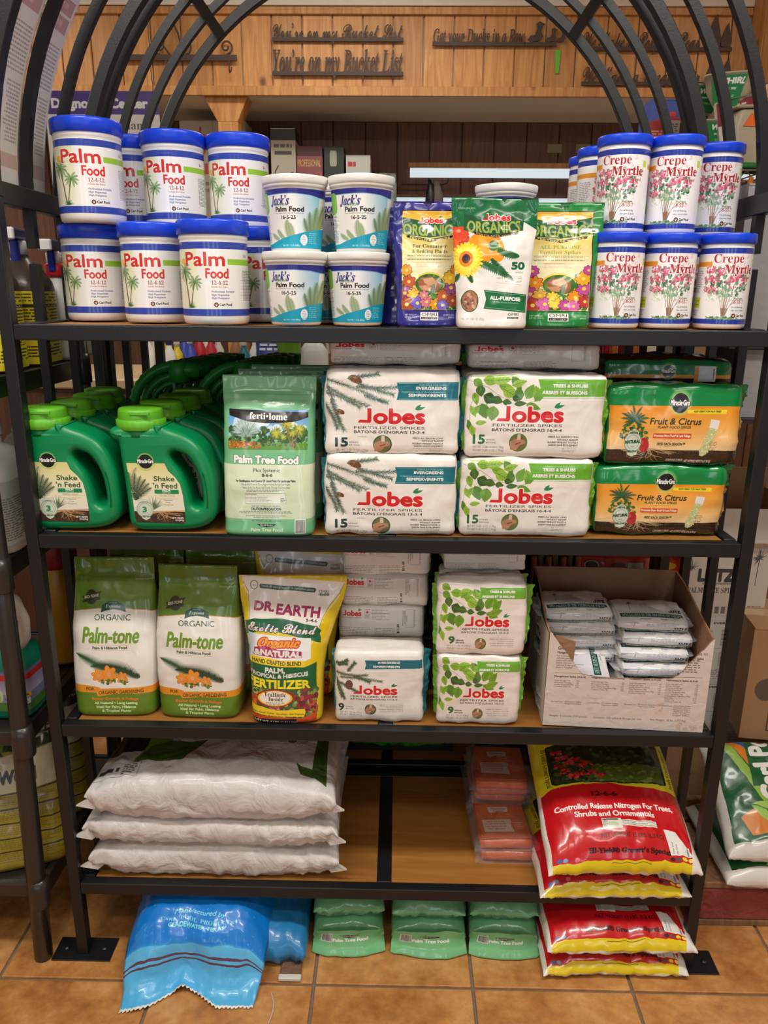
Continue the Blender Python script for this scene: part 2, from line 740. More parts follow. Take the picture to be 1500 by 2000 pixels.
    def spikes(s, x, y, n, l0, l1, a0, a1, w, cols, seed=2):
        R = random.Random(seed)
        for c in cols:
            L = []
            for k in range(n):
                a = R.uniform(a0, a1)
                l = R.uniform(l0, l1)
                nx, ny = -math.sin(a) * w / 2, math.cos(a) * w / 2
                L.append([(x + nx, y + ny), (x + l * math.cos(a), y + l * math.sin(a)), (x - nx, y - ny)])
            s.polys(L, c)

    def image(s, name):
        img = bpy.data.images.new(name, s.w, s.h)
        A = np.ones((s.h, s.w, 4), np.float32)
        A[..., :3] = np.clip(s.a[::-1], 0, 1)
        img.pixels.foreach_set(A.ravel())
        img.pack()
        return img
# ------------------------------------------------------------------ the room
M_METAL = mat('black_painted_steel', rgb(24, 25, 27), 0.38, 0.0, spec=0.45, bump=0.05, bscale=300)
M_PINE = wood_mat('pine', rgb(214, 156, 90), rgb(180, 116, 58), rough=0.5)
M_PINE_D = wood_mat('dark_stained_pine', rgb(116, 76, 54), rgb(88, 56, 42), rough=0.6)
M_PLY = wood_mat('golden_plywood', rgb(168, 114, 50), rgb(148, 96, 38), scale=2.0, stretch=(9, 1, 1), rough=0.55, knots=False)
M_PLASTER = mat('white_plaster', rgb(226, 216, 200), 0.9, bump=0.1, bscale=80)
M_GROUT = mat('grey_grout', rgb(128, 112, 96), 0.95, bump=0.3, bscale=200)


def tile_mat():
    m = mat('terracotta_tile', rgb(190, 134, 78), 0.42, coat=0.15, bump=0.12, bscale=60)
    nt = m.node_tree
    b = nt.nodes['Principled BSDF']
    tc = nt.nodes['Texture Coordinate']
    oi = nt.nodes.new('ShaderNodeObjectInfo')
    ma = nt.nodes.new('ShaderNodeVectorMath')
    ma.operation = 'MULTIPLY_ADD'
    ma.inputs[1].default_value = (31, 17, 5)
    nt.links.new(oi.outputs['Random'], ma.inputs[0])
    nt.links.new(tc.outputs['Object'], ma.inputs[2])
    n1 = nt.nodes.new('ShaderNodeTexNoise')
    n1.inputs['Scale'].default_value = 9
    n1.inputs['Detail'].default_value = 8
    n1.inputs['Roughness'].default_value = 0.65
    nt.links.new(ma.outputs[0], n1.inputs['Vector'])
    r = nt.nodes.new('ShaderNodeValToRGB')
    e = r.color_ramp.elements
    e[0].position, e[0].color = 0.32, (*rgb(160, 100, 48), 1)
    e[1].position, e[1].color = 0.70, (*rgb(214, 162, 102), 1)
    x = e.new(0.5)
    x.color = (*rgb(190, 132, 72), 1)
    nt.links.new(n1.outputs['Fac'], r.inputs[0])
    n2 = nt.nodes.new('ShaderNodeTexNoise')
    n2.inputs['Scale'].default_value = 45
    n2.inputs['Detail'].default_value = 4
    nt.links.new(ma.outputs[0], n2.inputs['Vector'])
    mx = nt.nodes.new('ShaderNodeMix')
    mx.data_type = 'RGBA'
    mx.blend_type = 'OVERLAY'
    mx.inputs[0].default_value = 0.35
    nt.links.new(r.outputs[0], mx.inputs[6])
    nt.links.new(n2.outputs['Fac'], mx.inputs[7])
    nt.links.new(mx.outputs[2], b.inputs['Base Color'])
    return m


M_TILE = tile_mat()
fl = MB().box(-3.5, 3.5, -4.2, 3.2, -0.10, -0.006).build('floor', M_GROUT)
struct(fl)
TP, TX, TY, TG = 0.375, -0.1625, -0.068, 0.0075
t_proto = None
rest = MB()
for i in range(-9, 10):
    for j in range(-11, 9):
        x0, y0 = TX + i * TP, TY + j * TP
        if x0 < -3.45 or x0 + TP > 3.5 or y0 < -4.2 or y0 + TP > 3.2:
            continue
        if -5 <= i <= 5 and -2 <= j <= 5:
            if t_proto is None:
                t_proto = MB().box(TG / 2, TP - TG / 2, TG / 2, TP - TG / 2, -0.02, 0).build('tile', M_TILE, fl, bevel=0.0022, seg=2, loc=(x0, y0, 0))
            else:
                c = t_proto.copy()
                COL.objects.link(c)
                c.location = (x0, y0, 0)
        else:
            rest.box(x0 + TG / 2, x0 + TP - TG / 2, y0 + TG / 2, y0 + TP - TG / 2, -0.02, 0)
rt_ = rest.build('tile_field', M_TILE, fl)
rt_['kind'] = 'stuff'

YF, YW = 2.5, 3.08
ZS = at(650, 187, y=YF).z
struct(MB().box(-3.5, 3.5, -4.2, YW + 0.1, CEIL, CEIL + 0.1).build('ceiling', M_PLASTER))
wl = struct(MB().box(-3.6, -3.5, -4.2, YW + 0.1, 0, CEIL).build('wall_left', M_PLASTER))
wr = struct(MB().box(3.5, 3.6, -4.2, YW + 0.1, 0, CEIL).build('wall_right', M_PLASTER))


def planks(parent, x0, x1, pitch, mk, name='plank'):
    x = x0
    while x < x1 - 0.01:
        mk(x + 0.0025, min(x + pitch, x1) - 0.0025)
        x += pitch


# back wall: dark stained boards under the soffit
wb = struct(MB().box(-3.5, 3.5, YW, YW + 0.1, 0, CEIL).build('wall_back', M_PINE_D))
planks(wb, -3.5, 3.5, 0.1750, lambda a, b: MB().box(a, b, YW - 0.014, YW - 0.001, 0, ZS).build('plank', M_PINE_D, wb, bevel=0.003))
# golden pine bulkhead in front of it, with a white soffit below
ZT = at(650, 20, y=YF).z
bk = struct(MB().box(-3.5, 3.5, YF + 0.016, YW, ZS + 0.002, CEIL).build('trim_1', M_PLASTER))
planks(bk, at(532, 120, y=YF).x - 21 * 0.1405, 3.5, 0.1405, lambda a, b: MB().box(a, b, YF, YF + 0.015, ZS, CEIL - 0.001).build('plank', M_PINE, bk, bevel=0.003))
zb1, zb2 = at(650, 187, y=YF - 0.02).z, at(650, 168, y=YF - 0.02).z
t2 = struct(MB().box(-3.5, 3.5, YF - 0.02, YF - 0.001, zb1, zb2).build('trim_2', M_PINE, bevel=0.002))
struct(MB().box(-3.5, 3.5, YF - 0.02, YF - 0.001, at(650, 27, y=YF - .02).z, at(650, 12, y=YF - .02).z).build('trim_3', M_PINE, bevel=0.002))
struct(MB().box(-3.5, 3.5, YF - 0.03, YF - 0.0205, at(650, 10, y=YF - .03).z, CEIL).build('trim_4', M_PLASTER, bevel=0.002))
# the bulkhead turns towards the viewer on the right
xr = at(1462, 60, y=YF).x
rb = struct(MB().box(xr + 0.016, xr + 0.05, 0.6, YF, ZS + 0.02, CEIL).build('trim_5', M_PLASTER))
y = YF - 0.03
while y > 0.7:
    MB().box(xr, xr + 0.015, y - 0.138, y, ZS - 0.0, CEIL - 0.001).build('plank', M_PINE, rb, bevel=0.003)
    y -= 0.1405
# pine post with corbel under the bulkhead
xp = at(444, 260, y=YF).x
po = struct(MB().box(xp - 0.048, xp + 0.048, YF + 0.02, YF + 0.115, 0, ZS).build('pillar', M_PINE, bevel=0.004))
cz0 = at(444, 236, y=YF).z
MB().prism([(xp - 0.048, cz0), (xp + 0.048, cz0), (xp + 0.10, ZS), (xp - 0.11, ZS)], YF + 0.018, YF + 0.14).build('corbel', M_PINE, po, bevel=0.003)
# lit transom of a window in the back wall with its pine frame
M_LIT = mat('daylit_glass', rgb(205, 222, 232), 0.3, emit=0.85)
wa, wbp = at(801, 330, y=YW - .05), at(1500, 345, y=YW - .05)
w1 = MB().box(wa.x, 2.6, YW - 0.03, YW - 0.016, at(950, 347, y=YW - .03).z, at(950, 328, y=YW - .03).z).build('window_1', M_LIT)
struct(w1)
MB().box(wa.x - 0.01, 2.65, YW - 0.06, YW - 0.031, at(950, 328, y=YW - .05).z, at(950, 318, y=YW - .05).z).build('window_frame', M_PINE, w1, bevel=0.003)
w2 = struct(MB().box(wa.x - 0.1, 2.6, YW - 0.03, YW - 0.016, at(950, 420, y=YW - .03).z, at(950, 386, y=YW - .03).z).build('window_2', M_LIT))
MB().box(wa.x - 0.12, 2.65, YW - 0.06, YW - 0.0325, at(950, 386, y=YW - .05).z, at(950, 380, y=YW - .05).z).build('window_frame', M_PINE_D, w2, bevel=0.003)

# shop front behind the viewer: dark mullions and daylight outside
M_MULL = mat('bronze_mullion', rgb(60, 55, 50), 0.5)
mu = MB()
for x in (-3.45, -2.3, -1.15, 0, 1.15, 2.3, 3.45):
    mu.box(x - 0.04, x + 0.04, -4.2, -4.12, 0.5, 2.6)
for z in (0.5, 1.55, 2.56):
    mu.box(-3.45, 3.45, -4.2, -4.12, z - 0.04, z + 0.04)
struct(mu.build('window_3', M_MULL))
struct(MB().box(-3.5, 3.5, -4.3, -4.2, 0, 0.5).build('wall_front', M_PLASTER))
struct(MB().box(-3.5, 3.5, -4.3, -4.2, 2.6, CEIL).build('trim_6', M_PLASTER))
for _x in (-1.72, -.58, .58, 1.72):
    area('shop_window_light', (_x, -4.26, 1.75), (_x * .6, 0, 1.5), .26, 1.9, 8, (0.90, 0.95, 1.0))

# ceiling lamps
M_DIFF = mat('lamp_diffuser', rgb(255, 246, 226), 0.4, emit=3.0)
M_WHITE = mat('white_enamel', rgb(235, 235, 230), 0.4)
first = None
for k, (x, y) in enumerate(LAMPS):
    nm = 'fluorescent ceiling lamp ' + ('left over the aisle, near the rack', 'right over the aisle, near the rack', 'left over the aisle, farther out', 'right over the aisle, farther out', 'behind the rack, middle one', 'behind the rack, left one', 'behind the rack, right one')[k]
    if first is None:
        first = empty('ceiling_lamp', nm, 'lamp', (x, y, CEIL), group='fluorescent ceiling lamps')
        MB().box(-0.62, 0.62, -0.15, 0.15, -0.05, -0.001).build('housing', M_WHITE, first, bevel=0.004)
        MB().box(-0.59, 0.59, -0.12, 0.12, -0.058, -0.0505).build('diffuser', M_DIFF, first)
    else:
        dup(first, nm, (x, y, CEIL), group='fluorescent ceiling lamps')

# ------------------------------------------------------------------ the arched racks
S1, S2, S3, S4 = 1.509, 1.085, 0.640, 0.213
XC, TB, ZA = 0.738, 0.026, 1.74


def arch_mesh(y0, y1, r0, r1, x_c=XC, z0=None, z1=ZA, stub=0.0, n=48):
    V, F = [], []
    R = x_c
    path = [(-R, ZA - stub)] if stub else []
    for i in range(n + 1):
        a = math.pi * (1 - i / n)
        path.append((R * math.cos(a), ZA + R * math.sin(a)))
    if stub:
        path.append((R, ZA - stub))
    for i, (x, z) in enumerate(path):
        if stub and i in (0, len(path) - 1):
            nx, nz = (-1, 0) if i == 0 else (1, 0)
        else:
            nx, nz = x / R, (z - ZA) / R
        for (o, y) in ((-r0, y0), (r1, y0), (r1, y1), (-r0, y1)):
            V.append((x + nx * o, y, z + nz * o))
    m = len(path)
    for i in range(m - 1):
        for k in range(4):
            k2 = (k + 1) % 4
            F.append((i * 4 + k, i * 4 + k2, (i + 1) * 4 + k2, (i + 1) * 4 + k))
    F += [(0, 3, 2, 1), ((m - 1) * 4, (m - 1) * 4 + 1, (m - 1) * 4 + 2, (m - 1) * 4 + 3)]
    b = MB()
    b.add(V, F)
    return b


def make_rack():
    r = empty('arched_rack', 'black steel arched shelving rack standing in front, holding the garden products', 'rack')
    h = TB / 2
    D = 0.473
    for y in (0, D - TB):
        for s in (-1, 1):
            MB().box(s * XC - h, s * XC + h, y, y + TB, 0.004, ZA).build('post', M_METAL, r, bevel=0.002, seg=2)
        arch_mesh(y, y + TB, h, h).build('arch', M_METAL, r, bevel=0.0015)
    for y in (0.155, 0.31):
        for s in (-1, 1):
            MB().box(s * XC - 0.0095, s * XC + 0.0095, y - 0.0095, y + 0.0095, 0.165, 1.625).build('baluster', M_METAL, r, bevel=0.001)
        arch_mesh(y - 0.0095, y + 0.0095, 0.0095, 0.0095, stub=0.085).build('arch_bar', M_METAL, r)
    for s in (-1, 1):
        MB().box(s * XC - h, s * XC + h, TB + .0005, D - TB - .0005, ZA - 0.012, ZA + 0.028).build('side_rail', M_METAL, r, bevel=0.002)
        MB().box(s * XC - h, s * XC + h, TB + .0005, D - TB - .0005, 0.165, 0.185).build('side_rail', M_METAL, r, bevel=0.002)
    for a in (47, 90, 133):
        c, q = math.cos(math.radians(a)), math.sin(math.radians(a))
        x, z = XC * c, ZA + XC * q
        w = 0.013
        P = [(x + c * o + q * p, z + q * o - c * p) for o, p in ((-w, -w), (w, -w), (w, w), (-w, w))]
        MB().prism(P, TB, D - TB).build('cross_bar', M_METAL, r)
    for z in (S1, S2, S3, S4):
        for y in (0, D - TB):
            MB().box(-XC + h + .0005, XC - h - .0005, y, y + TB, z - 0.030, z).build('shelf_rail', M_METAL, r, bevel=0.002, seg=2)
        for s in (-1, 1):
            MB().box(s * (XC - h - 0.013) - 0.0125, s * (XC - h - 0.013) + 0.0125, TB + .0005, D - TB - .0005, z - 0.030, z + (0.002 if s else 0)).build('shelf_rail', M_METAL, r, bevel=0.002)
        MB().box(-0.017, 0.017, TB + .0005, D - TB - .0005, z - 0.03, z - 0.0005).build('shelf_rail', M_METAL, r, bevel=0.002)
        MB().box(-XC + 0.042, -0.018, TB + .001, D - TB - .001, z - 0.014, z - 0.002).build('shelf_board', M_PLY, r)
        MB().box(0.018, XC - 0.042, TB + .001, D - TB - .001, z - 0.014, z - 0.002).build('shelf_board', M_PLY, r)
    for s in (-1, 1):
        for y in (-0.018, D - 0.052):
            p = MB().box(s * XC - 0.072, s * XC + 0.072, y, y + 0.07, 0.0005, 0.004).build('foot_plate', M_METAL, r, bevel=0.001)
            for q in (-1, 1):
                MB().lathe([(0.0075, 0.0042), (0.0075, 0.007), (0.004, 0.0095)], 10, (s * XC + q * 0.047, y + 0.035, 0)).build('bolt', M_METAL, p)
    return r


rack = make_rack()
rack2 = dup(rack, 'black steel arched rack standing back to back behind the stocked front rack', (0, 0.505, 0))
# ------------------------------------------------------------------ artwork of the packages (flat print)
W_, K_ = (240, 238, 234), (30, 30, 32)
PI = math.pi


def rose(c, x, y, r, col):
    c.flower(x, y, r, col, (90, 60, 20), 6)


def carl_logo(c, x, y, r, w):
    c.ell(x, y, r, r, (25, 30, 35))
    c.poly([(x, y + r * .8), (x - r * .7, y - r * .1), (x, y - r * .7), (x + r * .7, y - r * .1)], (225, 140, 90))
    c.poly([(x, y + r * .6), (x - r * .3, y), (x + r * .3, y)], (240, 235, 220))
    c.text('Carl Pool', x + r * 1.4, y + r * .42, r * 1.05, K_, w=w, st='sb', anc='l')


def art_palm():
    c = Canvas(0, 0, 408, 138, 4.0, W_)
    B = (52, 72, 168)
    c.rect(0, 0, 408, 13, B)
    c.rect(0, 125, 408, 138, B)
    o = 204
    c.grad(o - 92, 13, o - 30, 125, (226, 232, 190), (238, 238, 220))
    for k in range(26):
        c.grad(o - 30 + k, 13, o - 29 + k, 125, tuple(232 + (240 - 232) * k / 26 for _ in range(3)), (238 + k * .08, 238, 226 + k * .4))
    c.ell(o - 66, 36, 9, 6, (240, 190, 90))
    c.palm(o - 52, 121, 66, 21, -12, (130, 92, 62), (104, 150, 74), (66, 112, 62), 11)
    c.palm(o - 48, 121, 46, 17, 11, (130, 92, 62), (104, 150, 74), (70, 120, 66), 10)
    c.spikes(o - 48, 123, 60, 3, 15, -PI, 0, 1.0, [(90, 140, 80), (60, 110, 60)])
    R1 = (208, 52, 44)
    c.text('Palm', o - 17, 44, 25, R1, w=80, fat=.9, out=((245, 243, 238), 1.0))
    c.text('Food', o + 8, 67, 18, R1, w=43, fat=.7)
    c.text('12-4-12', o + 12, 79, 7.5, (150, 60, 60), w=31, st='rb')
    c.text('Granular Slow Release', o + 12, 84.5, 2.9, (190, 70, 60), w=33, st='rb')
    for k, t in enumerate(('·Professional Formula', '·High Magnesium', '·High Manganese')):
        c.text(t, o - 5, 94 + 6 * k, 3.9, (60, 66, 130), w=(46, 35, 35)[k], st='rb', anc='l')
    c.frame(o - 3, 111, o + 36, 123, .35, (170, 170, 170))
    carl_logo(c, o + 4, 117, 4.4, 24)
    c.rect(o + 29, 31, 408, 42, (150, 200, 60))
    c.rect(0, 31, o - 130, 42, (150, 200, 60))
    c.text('3-4', o + 74, 27, 5, K_, st='rb')
    c.greek(o + 64, 52, o + 100, 110, 20, (110, 110, 110), .7)
    c.greek(o + 112, 48, o + 190, 118, 22, (110, 110, 110), .6, seed=4)
    c.greek(14, 48, 74, 118, 22, (110, 110, 110), .6, seed=9)
    return c


def art_jack():
    c = Canvas(0, 0, 346, 106, 4.2, (238, 236, 232))
    o = 173
    N, CY = (44, 42, 132), (26, 160, 190)
    for k in range(60):
        t = k / 60
        c.grad(o + 2 + k, 6, o + 3 + k, 90, (238 - 110 * t, 238 - 44 * t, 236 - 6 * t), (240 - 30 * t, 240 - 16 * t, 236 - 6 * t))
    c.poly([(0, 0), (346, 0), (346, 17), (o + 62, 14), (o + 40, 10.5), (o + 5, 8.5), (o - 50, 9.5), (0, 10)], N)
    c.line([(0, 10.5), (o - 50, 10), (o + 5, 9), (o + 40, 11), (o + 62, 14.5), (346, 17.5)], 1.3, (110, 180, 225))
    c.text('Jack’s', o - 26, 29, 17, N, w=45, st='rbi', fat=.25, shear=.1)
    c.text('CLASSIC', o - 22, 31.5, 5.2, (120, 170, 100), w=30, st='')
    c.text('Palm Food', o - 5, 40.5, 8.2, K_, w=60, st='', fat=.5)
    c.text('Water Soluble Plant Food with Micronutrients', o - 6, 44.6, 2.3, (80, 80, 80), w=62)
    c.text('16-5-25', o - 6, 54, 6.3, K_, w=29, fat=.3)
    for x, y, l, a, d in ((o - 2, 92, 38, -2.0, .55), (o - 12, 92, 30, -2.65, .5), (o - 30, 90, 26, -2.9, .4), (o + 4, 94, 34, -1.75, -.1)):
        c.frond(x, y, l, a, d, (150, 170, 130), 16, .32, wd=.08, stem=(196, 206, 170))
    for k in range(5):
        c.frond(o + 46 + k * 3, 92, 46 + 8 * k, -2.3 + .28 * k, .55, (86 + 14 * k, 122 + 8 * k, 88), 18, .3, wd=.04, stem=(120, 150, 100))
    c.poly([(0, 106), (0, 102), (o - 58, 98), (o - 10, 86), (o + 30, 76), (o + 62, 71), (346, 68), (346, 106)], CY)
    c.text('Net Wt. 1.5 lb (680g)', o - 2, 102.5, 3.4, (235, 245, 245), w=38, st='sb')
    c.ell(o + 26, 91, 8.5, 10, (244, 244, 242))
    for k, t in enumerate(('For', 'Strong,', 'Lush', 'Growth')):
        c.text(t, o + 26, 86.5 + 4.2 * k, 2.5, (40, 110, 150), st='sb')
    c.greek(o + 38, 78, o + 60, 100, 6, (180, 225, 235), .8, .35)
    c.rrect(o - 90, 6, o - 58, 44, 9, (126, 190, 76))
    c.greek(o - 84, 46, o - 60, 96, 20, (80, 80, 110), .7, seed=3)
    c.greek(20, 46, 76, 96, 20, (90, 90, 110), .6, seed=8)
    c.greek(o + 84, 20, 330, 64, 16, (90, 90, 110), .6, seed=8)
    return c


def art_crepe():
    c = Canvas(0, 0, 314, 142, 4.2, (242, 240, 238))
    B, o = (42, 62, 160), 150
    c.rect(0, 0, 314, 10.4, B)
    c.rect(0, 132.6, 314, 142, B)
    c.rect(0, 25, o - 22, 34, (232, 150, 50))
    c.rect(o + 80, 25, 314, 34, (232, 150, 50))
    c.rect(o + 64, 20, o + 72, 32, (190, 215, 60))
    # the tree
    T = (150, 112, 84)
    for dx, l, w in ((-14, 74, 1.0), (-6, 70, 1.5), (0, 68, 2.0), (6, 72, 1.6), (13, 66, 1.1), (24, 60, .8)):
        c.line([(o + 8 + dx * .1, 130), (o + 8 + dx * .35, 112), (o + 8 + dx * 1.25, 132 - l)], w, T)
        c.line([(o + 8 + dx * .1, 130), (o + 8 + dx * .3, 112)], w * 2.4, T)
    c.line([(o + 20, 106), (o + 34, 94)], .8, (110, 90, 80))
    R = random.Random(4)

    def crown(x, y):
        return ((x - o - 8) / 44) ** 2 + ((y - 62) / 30) ** 2 < 1
    c.blobs(o - 36, 34, o + 56, 94, 260, 1.6, 4.2, [(108, 150, 116), (70, 112, 84), (150, 186, 150), (120, 160, 130), (56, 96, 76)], 3, crown, .9)
    c.blobs(o - 34, 80, o + 50, 100, 60, 1.2, 3, [(196, 212, 170), (170, 196, 150)], 8, None, .55)
    P = [(226, 96, 136), (212, 70, 112), (240, 150, 176), (196, 70, 104), (236, 120, 150)]
    for x, y, n in ((-24, 40, 34), (-26, 58, 30), (-14, 58, 26), (-26, 76, 22), (-4, 44, 30), (22, 60, 34), (36, 50, 26), (44, 64, 16), (-18, 79, 24), (14, 68, 10)):
        c.blobs(o + x - 9, y - 7, o + x + 9, y + 6, n, 1.2, 2.8, P, int(x + 90), None, .9)
    c.blobs(o - 6, 12, o + 52, 48, 26, 2, 4.5, [(244, 190, 205), (240, 175, 195)], 12, None, .5)
    c.blobs(o - 24, 128, o + 38, 133, 90, 1.0, 2.6, [(110, 150, 110), (150, 180, 130), (80, 120, 80)], 6)
    D = (168, 36, 44)
    c.text('Crepe', o + 9, 27, 16.5, D, w=57, st='rb', out=((246, 240, 240), .7))
    c.text('Myrtle', o + 33, 47, 16.5, D, w=62, st='rb', fat=.25, out=((246, 240, 240), 1.3))
    c.text('Food', o + 54, 57, 6, D, w=13, st='rb')
    c.text('Water Soluble', o + 36, 95, 2.6, K_, w=20, st='rb')
    c.text('8-55-7', o + 37, 103.5, 7, (190, 40, 60), w=22, st='rb')
    c.text('For all flowering', o + 36, 111.5, 3.3, (80, 80, 90), w=26, st='rb')
    c.text('vines, trees & shrubs', o + 37, 117.5, 3.3, (80, 80, 90), w=29, st='rb')
    c.frame(o + 23, 120.5, o + 60, 132, .3, (170, 170, 170))
    carl_logo(c, o + 29, 126.2, 4.3, 20)
    c.greek(o - 72, 42, o - 40, 84, 12, (120, 120, 130), .6, seed=3)
    c.rect(o - 62, 92, o - 42, 112, (206, 214, 50))
    c.text('CAUTION', o - 52, 100, 3, K_, w=15, st='sb')
    c.text('KEEP DRY', o - 52, 107, 3, K_, w=15, st='sb')
    c.greek(o - 68, 116, o - 44, 128, 4, (110, 110, 120), .6)
    c.greek(o + 92, 40, 306, 120, 26, (120, 120, 130), .6, seed=6)
    return c


def jobes_logo(c, x0, x1, base, h, halo=3.0, lw=None):
    """red rounded lettering with a green sprig"""
    w = x1 - x0
    RD, HL = (214, 34, 38), (246, 238, 234)
    k = h * .24
    J = [(x0 + w * .212 - k * .5, base - h), (x0 + w * .212 + k * .62, base - h), (x0 + w * .212 + k * .62, base - h * .12), (x0 + w * .212 + k * .3, base), (x0 + w * .05, base), (x0 + w * .075, base - h * .2), (x0 + w * .212 - k * .5, base - h * .2)]
    m = np.array(J).mean(0)
    c.poly([tuple(m + (np.array(q) - m) * (1 + 2.4 * halo / h)) for q in J], HL)
    c.text('obes', x0 + w * .635, base, h * .98, RD, w=w * .71, st='', fat=h * .062, out=(HL, halo))
    c.poly(J, RD)
    x = x1 - h * .66
    G = (36, 132, 78)
    c.leaf(x, base - h * .93, h * .55, h * .2, -.75, G)
    c.leaf(x + h * .06, base - h * .92, h * .66, h * .19, -.32, G)


def hand_badge(c, x, y, r, col):
    c.ell(x, y, r, r, col)
    c.ell(x, y, r * .86, r * .86, (120, 110, 70))
    c.poly([(x - r * .85, y + r * .8), (x - r * .9, y - r * .1), (x - r * .3, y - r * .4), (x + r * .7, y - r * .25), (x + r * .8, y + r * .1), (x + r * .2, y + r * .3), (x - r * .2, y + r * .85)], (186, 136, 108))
    c.poly([(x - r * .15, y - r * .3), (x - r * .12, y - r * .9), (x + r * .22, y - r * .9), (x + r * .25, y - r * .3)], (214, 200, 176))
    c.line([(x - r * .3, y + r * .2), (x + r * .3, y)], r * .12, (120, 76, 56))


def branch_needles(c, x, y, ang, ln, cols, n=60, nl=24, w=1.6, bend=0.0):
    R = random.Random(int(x * 7 + y))
    px, py, a = x, y, ang
    for i in range(n):
        px += ln / n * math.cos(a)
        py += ln / n * math.sin(a)
        a += bend / n
        for sg in (1, -1, 1, -1):
            b = a + sg * R.uniform(.3, 1.2)
            l = nl * R.uniform(.6, 1.1)
            c.poly([(px - w * .5 * math.sin(b), py + w * .5 * math.cos(b)), (px + l * math.cos(b), py + l * math.sin(b)), (px + w * .5 * math.sin(b), py - w * .5 * math.cos(b))], R.choice(cols))
    c.line([(x, y), (x + ln * .5 * math.cos(ang + bend * .2), y + ln * .5 * math.sin(ang + bend * .2))], w * 1.4, (110, 80, 60))


NEED = [(74, 104, 92), (56, 84, 74), (98, 126, 108), (44, 66, 60), (120, 146, 124)]


def art_ever15():
    c = Canvas(665, 250, 1480, 775, 1.5, (238, 232, 224))
    for x, y, a, l, b in ((650, 300, .25, 330, .2), (660, 340, .6, 300, -.3), (650, 280, 1.1, 330, .3), (700, 420, 1.3, 220, -.2), (640, 380, .2, 260, .4), (800, 300, -.15, 190, 0), (860, 330, .35, 230, -.1),
                          (850, 350, .1, 250, -.2), (900, 400, .4, 150, -.2), (650, 440, .9, 200, .4)):
        branch_needles(c, x, y, a, l, NEED, 70, 30, 2.2, b)
    for x, y, r in ((852, 305, 42), (760, 508, 26)):
        c.poly(c._el(x, y, r, r * .55, 16, .5), (120, 84, 56))
        c.blobs(x - r * .8, y - r * .4, x + r * .8, y + r * .4, 24, 3, 6, [(160, 118, 80), (92, 62, 44)], 4)
    TL = (16, 112, 128)
    c.poly([(1098, 322), (1480, 316), (1480, 430), (1098, 432), (1110, 378)], TL)
    c.line([(1110, 424), (1480, 422)], 1.6, (220, 235, 235))
    c.line([(1110, 328), (1480, 322)], 1.6, (220, 235, 235))
    c.text('FORMULA FOR LUSH', 1394, 341, 9, (200, 226, 226), w=160, anc='r', st='sb')
    c.text('EVERGREENS', 1396, 365, 18, W_, w=180, anc='r', st='sb', fat=.8)
    c.text('FORMULE POUR DE LUXURIANTS', 1394, 385, 8, (200, 226, 226), w=264, anc='r', st='sb')
    c.text('SEMPERVIRENTS', 1396, 409, 18, W_, w=226, anc='r', st='sb', fat=.8)
    jobes_logo(c, 842, 1272, 576, 92, 7)
    c.text('FERTILIZER SPIKES', 1056, 615, 17, (52, 52, 52), w=430, fat=.3)
    c.text('BÂTONS D’ENGRAIS 13-3-4', 1056, 642, 17, (52, 52, 52), w=430, fat=.5)
    c.text('15', 764, 727, 54, (28, 66, 62), w=72, st='', fat=3.5)
    c.text('SPIKES', 810, 706, 9, (60, 60, 60), w=56, anc='l', st='sb')
    c.text('BÂTONS', 810, 724, 9, (60, 60, 60), w=64, anc='l', st='sb')
    c.text('NET WT. 3 LBS. 12 OZ. (1.70kg)', 732, 757, 14, (110, 108, 104), w=196, anc='l')
    c.text('PDS NET 3 LBS 12 OZ (1.70kg)', 732, 774, 14, (110, 108, 104), w=186, anc='l')
    c.text('23423', 888, 668, 7, (110, 108, 104), w=52)
    hand_badge(c, 1015, 712, 58, (40, 100, 66))
    for k, t in enumerate(('FEEDS ALL SEASON LONG', 'WITHOUT RUNOFF', 'NOURRIT PENDANT TOUTE LA', 'SAISON SANS ÉCOULEMENT')):
        c.text(t, 1386, 676 + 17 * k, 10, (96, 92, 88), w=(186, 130, 188, 178)[k], anc='r', st='sb')
    c.line([(1206, 658), (1386, 656)], 1.2, (150, 146, 140))
    c.line([(1206, 736), (1386, 734)], 1.2, (150, 146, 140))
    c.greek(1300, 742, 1384, 764, 3, (150, 150, 150), .7, .4)
    return c


